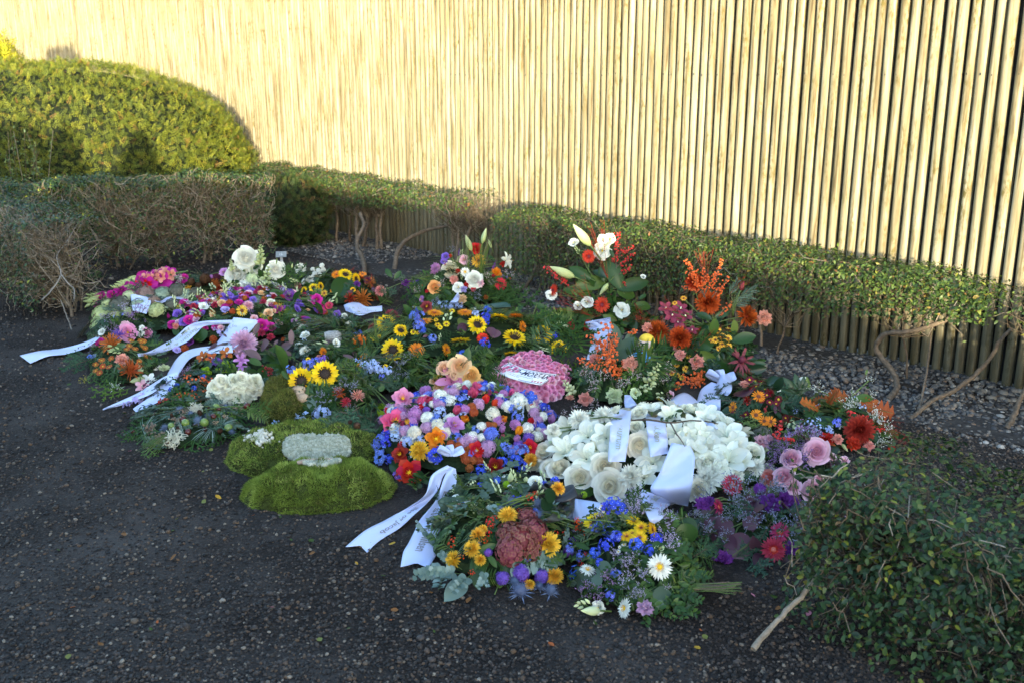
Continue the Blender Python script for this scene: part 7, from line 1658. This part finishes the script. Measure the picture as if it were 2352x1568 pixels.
ribbon('white ribbon with faint handwritten names left of the sunflower wreath', [(T3, [((310, 832), (310, 780)), ((200, 850), (165, 790)), ((120, 872), (80, 750)), ((40, 866), (0, 752)), ((-40, 830), (-60, 775))])], [(0, 'Lisbeth og F', .25, .85, .28, .55, INKS), (0, 'Lotte og Jes', .12, .62, .58, .86, INKS)], off=.07)
ribbon('short piece of white ribbon behind the blue delphinium spike', [(T3, [((710, 822), (710, 792)), ((660, 822), (660, 790)), ((605, 815), (605, 790))])], off=.05)
ribbon('sea green ribbon printed Da, lying behind the sunflower wreath', [(T3, [((1150, 830), (1170, 800)), ((1220, 835), (1210, 790)), ((1330, 815), (1320, 765)), ((1440, 800), (1440, 748)), ((1550, 790), (1545, 745))])], [(0, 'Da', .10, .26, .25, .75, ink('white ribbon print', (.75, .78, .76)))], mat=M_GRIB, off=.07)
ribbon('white ribbon strip under the peach carnation of the lily arrangement', [(T3, [((1060, 690), (1040, 650)), ((1040, 740), (990, 720)), ((1000, 770), (960, 750))])], off=.09)

# ------------------------------------------------------------------ handwritten card on the heart
M_CARD = plain('white laminated card', (.74, .75, .78), .35, .45, 0, 8, .03)
cs = Strip(TH, [((335, 185), (100, 322)), ((520, 268), (290, 405)), ((700, 312), (480, 468)), ((880, 345), (640, 505)), ((1075, 368), (822, 537))], off=.06)
b0 = cs.L.mean(0); b0[2] = 0
cs.ripf = lambda u, v: 0 * u
card = thing('card', 'white handwritten card reading PAP-MORFAR tied across the pink rose heart', 'card', b0)
_p = cs.pt
cs.pt_flat = _p
o = cs.mesh(card, 'sheet', M_CARD, 60, 10, 0.0, .0015)
def card_write(body, u0, u1, v0, v1, mat_, bold=.0, shear=.12): cs.write(card, body, u0, u1, v0, v1, mat_, shear, 'handwriting', False, bold, True, .004)
card_write('PAP~MORFAR', .07, .93, .50, .87, PEN, .022)
card_write('Du gode Morfar vi savner dig, kram fra Sofie og Pips i Bo', .05, .70, .34, .42, PEN)
card_write('Amalie Emil og Bastian og Malte', .06, .42, .22, .30, PEN)
def card_line(a, b, k=14, w=.012):
    u = np.linspace(a[0], b[0], k); v = np.linspace(a[1], b[1], k); d = np.array([b[0] - a[0], (b[1] - a[1])]); 
    du, dv = ((0, w * 1.6) if abs(d[0]) > abs(d[1]) else (w * .6, 0))
    P = np.concatenate([cs.pt(u - du, v - dv), cs.pt(u + du, v + dv)]); uu = np.concatenate([u, u]); vv = np.concatenate([v, v]); P = P + nrm(CAM - P) * (cs.rip(uu, vv) + .0032)[:, None]
    F = np.array([(i, i + 1, k + i + 1, k + i) for i in range(k - 1)]); link('border_line', build_mesh('border_line', [(P - b0, F, 0, None, None)], [PEN], False), card)
for a, b in (((.03, .92), (.97, .92)), ((.03, .92), (.03, .10)), ((.97, .92), (.97, .10)), ((.46, .10), (.97, .10)), ((.03, .10), (.12, .10))): card_line(a, b)
for i in range(4):
    t = np.linspace(0, 2 * math.pi, 24); hx = 16 * np.sin(t) ** 3 / 17; hy = (13 * np.cos(t) - 5 * np.cos(2 * t) - 2 * np.cos(3 * t) - np.cos(4 * t)) / 17
    u = .745 + .055 * i + .02 * hx; v = .215 + .075 * hy; P = cs.pt(u, v); P = P + nrm(CAM - P) * (cs.rip(u, v) + .0032)[:, None]; P = np.concatenate([[P.mean(0)], P])
    link('drawn_heart', build_mesh('drawn_heart', [(P - b0, np.array([(0, j, j + 1) for j in range(1, 24)]), 0, None, None)], [HRT], False), card)
M_TWINE = plain('jute twine', (.30, .21, .12), .9, .1)
for x0, y0, x1, y1 in ((325, 195, 310, 95), (1060, 375, 1230, 350)):
    a, b = surf(x0 * .14954 + 1119.7, y0 * .14954 + 803.9, .066), surf(x1 * .14954 + 1119.7, y1 * .14954 + 803.9, .04)
    link('twine', build_mesh('twine', [tube(np.linspace(a, b, 5) - b0 + np.array([0, 0, .003]) * np.array([0, 1, 0, 1, 0])[:, None], .0022, 5)], [M_TWINE]), card)

# ------------------------------------------------------------------ moss cushions
MOSS = [(0, (.065, .090, .018)), (.35, (.15, .21, .034)), (.7, (.24, .33, .060)), (.9, (.34, .42, .10)), (1, (.17, .105, .045))]
M_MOSS = many('green moss', MOSS, .8, .1, .25); M_MOSSB = plain('moss underside', (.035, .045, .012), .95, .05, 0, 60, .6)
M_OLIVE = many('olive moss', [(0, (.07, .075, .016)), (.5, (.13, .145, .03)), (.9, (.19, .20, .045)), (1, (.20, .14, .06))], .8, .1, .2)
M_LICH = many('pale reindeer lichen', [(0, (.30, .32, .24)), (.6, (.46, .48, .37)), (1, (.58, .58, .48))], .85, .1, .2)
BL = (np.array([(0, -.10, 0), (0, .10, 0), (.55, .05, .06), (1, 0, .22), (.55, -.05, .06)]), np.array([(0, 1, 2), (0, 2, 4), (4, 2, 3)]))
def moss_on(mo, root, nb, size, mat_, base_mat, sel=None, lift=0.0, lumps=.014):
    th = RNG.uniform(0, 2 * math.pi, nb); q = np.where(RNG.random(nb) < .62, RNG.random(nb) ** .5, 1 - RNG.random(nb) ** 2 * .2); a, b = mo.rx * q * np.cos(th), mo.ry * q * np.sin(th)
    P = mo.at(a, b, lift); Nn = mo.normal(a, b); rim_ = q > .965; P[rim_, 2] *= RNG.random(rim_.sum())
    Nn[rim_] = nrm(np.cos(th[rim_])[:, None] * mo.rv + np.sin(th[rim_])[:, None] * mo.dv)
    P = P + Nn * (lumps * np.sin(a * 42 + 1) * np.sin(b * 37))[:, None]; P[:, 2] = np.maximum(P[:, 2], .006)
    if sel is not None: k = sel(P); P, Nn = P[k], Nn[k]
    n_ = len(P); D = nrm(Nn * 1.1 + RNG.normal(0, .8, (n_, 3)) + [0, 0, .1])
    col = np.clip(RNG.random(n_) * .55 + .2 + .30 * np.sin(P[:, 0] * 23) * np.sin(P[:, 1] * 19 + 1) + .12 * np.sin(P[:, 0] * 61) * np.sin(P[:, 1] * 53), 0, .98); pat = (np.sin(P[:, 0] * 31 + 2) * np.sin(P[:, 1] * 27 + 4) > .72) & (RNG.random(n_) < .6); col[pat] = .99
    o = link('moss', build_mesh('moss', [rep(*BL, frames(np.cross(D, nrm(RNG.normal(size=(n_, 3)))), D), P - np.array(root.location), size * RNG.uniform(.6, 1.3, n_), None, col)], [mat_]), root); o['kind'] = 'stuff'
    if base_mat:
        na, nr = 40, 14; V = [mo.at(0., 0.)]; F = []
        for i in range(1, nr + 1):
            for j in range(na):
                t = 2 * math.pi * j / na; r_ = .985 * (i / nr) ** .6; V.append(mo.at(mo.rx * r_ * math.cos(t), mo.ry * r_ * math.sin(t)))
        for j in range(na): F.append((0, 1 + j, 1 + (j + 1) % na))
        for i in range(nr - 1):
            for j in range(na): p, q_ = 1 + i * na + j, 1 + i * na + (j + 1) % na; F += [(p, p + na, q_ + na), (p, q_ + na, q_)]
        V = np.array(V); V[:, 2] = np.maximum(V[:, 2] * .96 - .004, -.01)
        link('moss_base', build_mesh('moss_base', [(V - np.array(root.location), np.array(F), 0, None, None)], [base_mat]), root)
mA, mB, mC = Mound((530, 968, 872, 1096), .11, 4.5), Mound((566, 1056, 907, 1180), .12, 4.5), Mound((606, 864, 708, 985), .13, 5)
MOUNDS += [mA, mB]
moss = thing('moss_cushion', 'two lobed bright green moss cushion with a pale lichen patch and a driftwood stick', 'moss cushion', mB.c)
moss_on(mA, moss, 24000, .0135, M_MOSS, M_MOSSB); moss_on(mB, moss, 32000, .0145, M_MOSS, M_MOSSB)
def in_ell(P, cx, cy, rx, ry): x, y = pix(P); return ((x - cx) / rx) ** 2 + ((y - cy) / ry) ** 2 < 1
pts = []
for x in np.linspace(652, 804, 40):
    for y in np.linspace(996, 1066, 26):
        if abs((x - 728) / 75) ** 2.6 + abs((y - 1031 - 4 * math.sin(x * .045)) / 33) ** 2.6 < 1: pts.append(surf(x + RNG.normal(0, 1.5), y + RNG.normal(0, 1.2), .022))
pts = np.array(pts); n3 = len(pts) * 9; P = np.repeat(pts, 9, 0) + RNG.normal(0, .005, (n3, 3)); D = nrm(np.array([0, -.45, .8]) + RNG.normal(0, .55, (n3, 3)))
o = link('lichen_patch', build_mesh('lichen_patch', [rep(*BL, frames(np.cross(D, nrm(RNG.normal(size=(n3, 3)))), D), P - mB.c, .016 * RNG.uniform(.7, 1.2, n3), None, RNG.random(n3)), rep(ICO[0], ICO[1], np.tile(np.eye(3), (len(pts), 1, 1)), pts - mB.c, np.full(len(pts), .013), None, RNG.random(len(pts)))], [M_LICH]), moss); o['kind'] = 'stuff'
a, b = surf(683, 1062, .035), surf(770, 1056, .035)
M_DRIFT = many('pale driftwood', [(0, (.34, .25, .18)), (1, (.42, .32, .24))], .8, .15, fine=80.)
link('driftwood_stick', build_mesh('driftwood_stick', [tube(catmull(np.array([a, a * .6 + b * .4 + [0, 0, .004], b]), np.linspace(0, 2, 9)) - mB.c, np.array([.008, .0095, .010, .0095, .0105, .010, .0095, .010, .007]), 8)], [M_DRIFT]), moss)
pts = np.array([surf(595 + RNG.normal(0, 14), 1004 + RNG.normal(0, 7), .018) for _ in range(150)] + [surf(600 + RNG.normal(0, 4), 990 + RNG.normal(0, 4), .03) for _ in range(30)])
M_WLICH = many('creamy white lichen', [(0, (.48, .44, .34)), (1, (.68, .64, .54))], .85, .1)
o = link('white_lichen', build_mesh('white_lichen', [rep(ICO[0], ICO[1], randrot(len(pts)), pts - mB.c, .007 * RNG.uniform(.6, 1.4, len(pts)), None, RNG.random(len(pts)))], [M_WLICH]), moss); o['kind'] = 'stuff'
log = thing('moss_log', 'upright olive moss covered log with pale cones, left of the two sunflowers', 'moss log', mC.c)
moss_on(mC, log, 15000, .014, M_OLIVE, M_MOSSB)
for x, y in ((605, 400), (624, 440), (630, 475), (652, 507)):
    P = surf(x * .2746 + 516.8 - 3, y * .2746 + 775.2, .03); put_flower('con', 'buff', log, P - mC.c, frame(np.array([1., -.4, .25]), np.array([0, 0, 1.])), .085, 0)
arrangement(T5, 'fir_and_cone_sprig', 'flat spray of blue green fir tips with small brown cones, lying behind the lichen patch', 'spray', (760, 690, 1270, 900), .13,
 [('fir', 'f', 14, .16)], """
fir f 1000 760 800 690 ; fir f 1000 780 820 740 ; fir f 1040 760 1000 670 ; fir f 1060 770 1160 690 ; fir f 1080 800 1240 830 ; fir f 1000 820 860 830 ; fir f 1080 820 1230 870 ; fir f 960 720 900 670 ; fir f 1100 760 1270 770 ; fir f 1000 830 1100 880 ; fir f 1120 720 1220 720
con cone 935 770 112 ; con cone 1105 735 105 ; con dcone 1132 782 76 ; con dcone 1035 802 84 ; con dcone 1045 706 66 ; con dcone 822 786 84 ; con dcone 762 776 56 ; con dcone 1140 885 96""", base=False)

# the bowl under the white roses
M_BOWL = plain('grey glazed ceramic', (.30, .32, .34), .35, .4, 0, 14, .15)
pr = np.array([(0, .0), (.80, .0), (.86, .012), (.96, .055), (1.0, .085), (.96, .088), (.90, .06)])
na = 40; a = np.arange(na) / na * 2 * math.pi
V = np.array([(r_ * rbm.rx * .93 * math.cos(t) * rbm.rv + r_ * rbm.ry * .98 * math.sin(t) * rbm.dv) + np.array([0, 0, z_]) for r_, z_ in pr for t in a])
F = np.array([(i * na + j, i * na + (j + 1) % na, (i + 1) * na + (j + 1) % na, (i + 1) * na + j) for i in range(len(pr) - 1) for j in range(na)])
link('bowl', build_mesh('bowl', [(V, F, 0, None, None)], [M_BOWL]), rb)

crooked('thin dark bare branch with forks lying across the white wreath', [(1450, 964, .27), (1490, 963, .29), (1540, 970, .29), (1593, 965, .28), (1640, 970, .25), (1680, 982, .20)], .0045, .002, 'bare_branch', 'branch', None, M_BARK)
crooked('short dark side twig hanging down on the white wreath', [(1540, 970, .285), (1552, 992, .28), (1566, 1012, .26), (1573, 1024, .25)], .0035, .0015, 'bare_branch', 'branch', None, M_BARK)
crooked('peeling brown stick end right of the sunflower wreath', [(1195, 738, .03), (1215, 728, .05), (1232, 712, .07)], .014, .012, 'bare_stick', 'stick')
crooked('grey stick end beside the peeling brown one, right of the sunflower wreath', [(1200, 742, .01), (1220, 733, .02), (1238, 723, .03)], .008, .007, 'bare_stick', 'stick', None, M_PALE)
crooked('grey lichen twig lying in front of the salmon carnations', [(1318, 950, .03), (1350, 945, .05), (1385, 947, .06)], .008, .006, 'bare_stick', 'stick')

# ------------------------------------------------------------------ little rag doll
TD = (.16654, 1395.3, 746.5)
Yd = G(1490, 900)[1] - .02
def dp(x, y, dy=0.): return plane_pt(x * TD[0] + TD[1], y * TD[0] + TD[2], Yd + dy)
hc = dp(540, 232); sc_ = zdepth(hc) / FV * TD[0]
doll = thing('doll', 'small soft doll with yellow hair and blue clothes sitting among the palm leaves', 'doll', (hc[0], hc[1], 0)); d0 = np.array(doll.location)
M_SKIN = plain('doll cloth skin', (.72, .56, .50), .9, .1, 0, 30, .06); M_HAIR = plain('yellow felt hair', (.72, .50, .06), .9, .1, 0, 60, .15); M_BLUE = plain('blue felt', (.10, .30, .62), .9, .1, 0, 50, .12); M_RED = plain('red felt', (.50, .03, .03), .9, .1, 0, 50, .12); M_DW = plain('white felt', (.70, .70, .70), .9, .1, 0, 50, .08); M_EYE = plain('doll eye', (.03, .04, .08), .4, .4)
R_ = 105 * sc_; f_ = nrm(np.array([-.55, -.8, -.12]))
Fd = frame(np.array([0, 0, 1.]), f_)
link('head', build_mesh('head', [(SPH[0] @ Fd.T * R_ + hc - d0, SPH[1], 0, None, None)], [M_SKIN]), doll)
hv, hf = sphere(18, 14); hv2 = hv.copy(); face = (hv[:, 0] > .35) & (hv[:, 2] < .42); hv2[face] *= .90; hv2[~face] *= 1.10 + .03 * np.sin(np.arctan2(hv[~face, 1], hv[~face, 0]) * 9)[:, None]
link('hair', build_mesh('hair', [(hv2 @ Fd.T * R_ + hc - d0, hf, 0, None, None)], [M_HAIR]), doll)
for s_ in (-1, 1):
    e_ = Fd @ np.array([.90, .36 * s_, .05]); link('eye', build_mesh('eye', [(ICO2[0] * R_ * np.array([.11, .11, .15]) + hc + e_ * R_ * 1.0 - d0, ICO2[1], 0, None, None)], [M_EYE]), doll)
tb = dp(500, 520); nk = dp(515, 340)
link('dress', build_mesh('dress', [tube(np.linspace(nk, tb, 6) - d0, np.array([30, 52, 62, 68, 72, 50]) * sc_, 10)], [M_BLUE]), doll)
for s_, x, y in ((-1, 340, 430), (1, 600, 520)):
    hnd = dp(x, y, -.02 if s_ < 0 else .0); sh = nk * .75 + tb * .25
    link('arm', build_mesh('arm', [tube(catmull(np.array([sh, sh * .5 + hnd * .5 + [0, 0, .01], hnd]), np.linspace(0, 2, 7)) - d0, np.linspace(34, 28, 7) * sc_, 8)], [M_BLUE]), doll)
    link('hand', build_mesh('hand', [(ICO2[0] * 34 * sc_ * np.array([1.2, 1, .9]) + hnd - d0, ICO2[1], 0, None, None)], [M_DW]), doll)
    ft = dp(470 + 70 * (s_ > 0), 650, -.05); 
    link('leg', build_mesh('leg', [tube(catmull(np.array([tb, tb * .5 + ft * .5 + [0, -.01, .0], ft]), np.linspace(0, 2, 7)) - d0, np.linspace(46, 34, 7) * sc_, 8)], [M_RED]), doll)
    link('shoe', build_mesh('shoe', [(ICO2[0] * 42 * sc_ * np.array([1, 1.3, .9]) + ft - d0, ICO2[1], 0, None, None)], [M_DW]), doll)
    link('skirt_strap', build_mesh('skirt_strap', [tube(np.array([nk + f_ * 30 * sc_ + np.array([s_ * 20 * sc_, 0, 0]), (nk + tb) / 2 + f_ * 66 * sc_ + np.array([s_ * 26 * sc_, 0, 0])]) - d0, 8 * sc_, 5)], [M_RED]), doll)

# ------------------------------------------------------------------ grave number plate
gp0 = G(647, 606); mk = thing('number_plate', 'small grey metal number plate 16 on a stake behind the white roses', 'sign', (gp0[0], gp0[1], 0))
M_PLATE = plain('dull zinc', (.22, .24, .24), .5, .4, 0, 30, .15); pz = .085
cR = frame(np.array([.12, -.75, .66]), np.array([1., 0.05, 0.1]))
v, f = box_v(-.047, .047, -.030, .030, -.0015, .0015)
link('plate', build_mesh('plate', [(v @ cR.T + [0, 0, pz], f, 0, None, None)], [M_PLATE], False), mk)
v, f = box_v(-.012, .012, -.0015, .0015, -.02, .07); link('stake', build_mesh('stake', [(v + [0, .004, 0], f, 0, None, None)], [plain('pale stake', (.45, .46, .46), .5, .4)], False), mk)
V, F = text_mesh('16', 0, .01); V = (V - (V.max(0) + V.min(0)) / 2) * .034
link('digits', build_mesh('digits', [(np.concatenate([V, np.full((len(V), 1), .0022)], 1) @ cR.T + [0, 0, pz], F, 0, None, None)], [ink('plate print', (.55, .58, .58))], False), mk)
for s_ in (-1, 1): link('rivet', build_mesh('rivet', [(ICO[0] * .003 @ cR.T + cR @ np.array([0, .022 * s_, .002]) + [0, 0, pz], ICO[1], 0, None, None)], [ink('plate print', (.55, .58, .58))]), mk)
rp = surf(1650 * .2197 + 402, 1035 * .2197 + 545.5, .03)
st = thing('grey_stone', 'rough pale grey stone lying among fir sprigs left of the orange gerbera', 'stone', (rp[0], rp[1], 0))
v = ICO2[0] * (1 + RNG.normal(0, .08, (42, 1))) * np.array([.055, .04, .04]); link('stone_body', build_mesh('stone_body', [(v + [0, 0, rp[2]], ICO2[1], 0, None, None)], [plain('pale granite', (.28, .28, .27), .85, .2, 0, 90, .4)], False), st)

# ------------------------------------------------------------------ fallen petals and leaf bits on the soil
pv, pf, pt_ = petal(4, 3, 1.0, W_(.36, .5, 2.5, .7), .5, .3)
bx, by, bs = [], [], []
for _ in range(340):
    x, y = RNG.uniform(120, 2000), RNG.uniform(760, 1500)
    if inside(PLOT, np.array([x]), np.array([y]))[0]: continue
    dd = np.min(np.hypot(PLOT[:, 0] - x, PLOT[:, 1] - y))
    if RNG.random() < math.exp(-dd / 130): bx.append(x); by.append(y)
bx += list(RNG.uniform(0, 1700, 26)); by += list(RNG.uniform(1000, 1560, 26))
P = unproj(np.array(bx), np.array(by)); P[:, 2] = ground_h(P[:, 0], P[:, 1]) + .007
M_LIT = many('fallen bits', [(0, (.05, .085, .02)), (.35, (.16, .17, .04)), (.5, (.20, .09, .03)), (.68, (.36, .10, .03)), (.8, (.45, .26, .03)), (.9, (.42, .16, .22)), (1, (.55, .53, .46))], .7, .2, .15, None, 'CONSTANT')
nl = len(P); a = RNG.uniform(0, 6.28, nl)
lt = link('petal_litter', build_mesh('petal_litter', [rep(pv, pf, frames(np.stack([RNG.normal(0, .3, nl), RNG.normal(0, .3, nl), np.ones(nl)], 1), np.stack([np.cos(a), np.sin(a), np.zeros(nl)], 1)), P, RNG.uniform(.012, .030, nl), pt_, RNG.random(nl))], [M_LIT]))
lt['kind'] = 'stuff'; lt['label'] = 'scattered fallen petals and leaf bits on the dark soil'
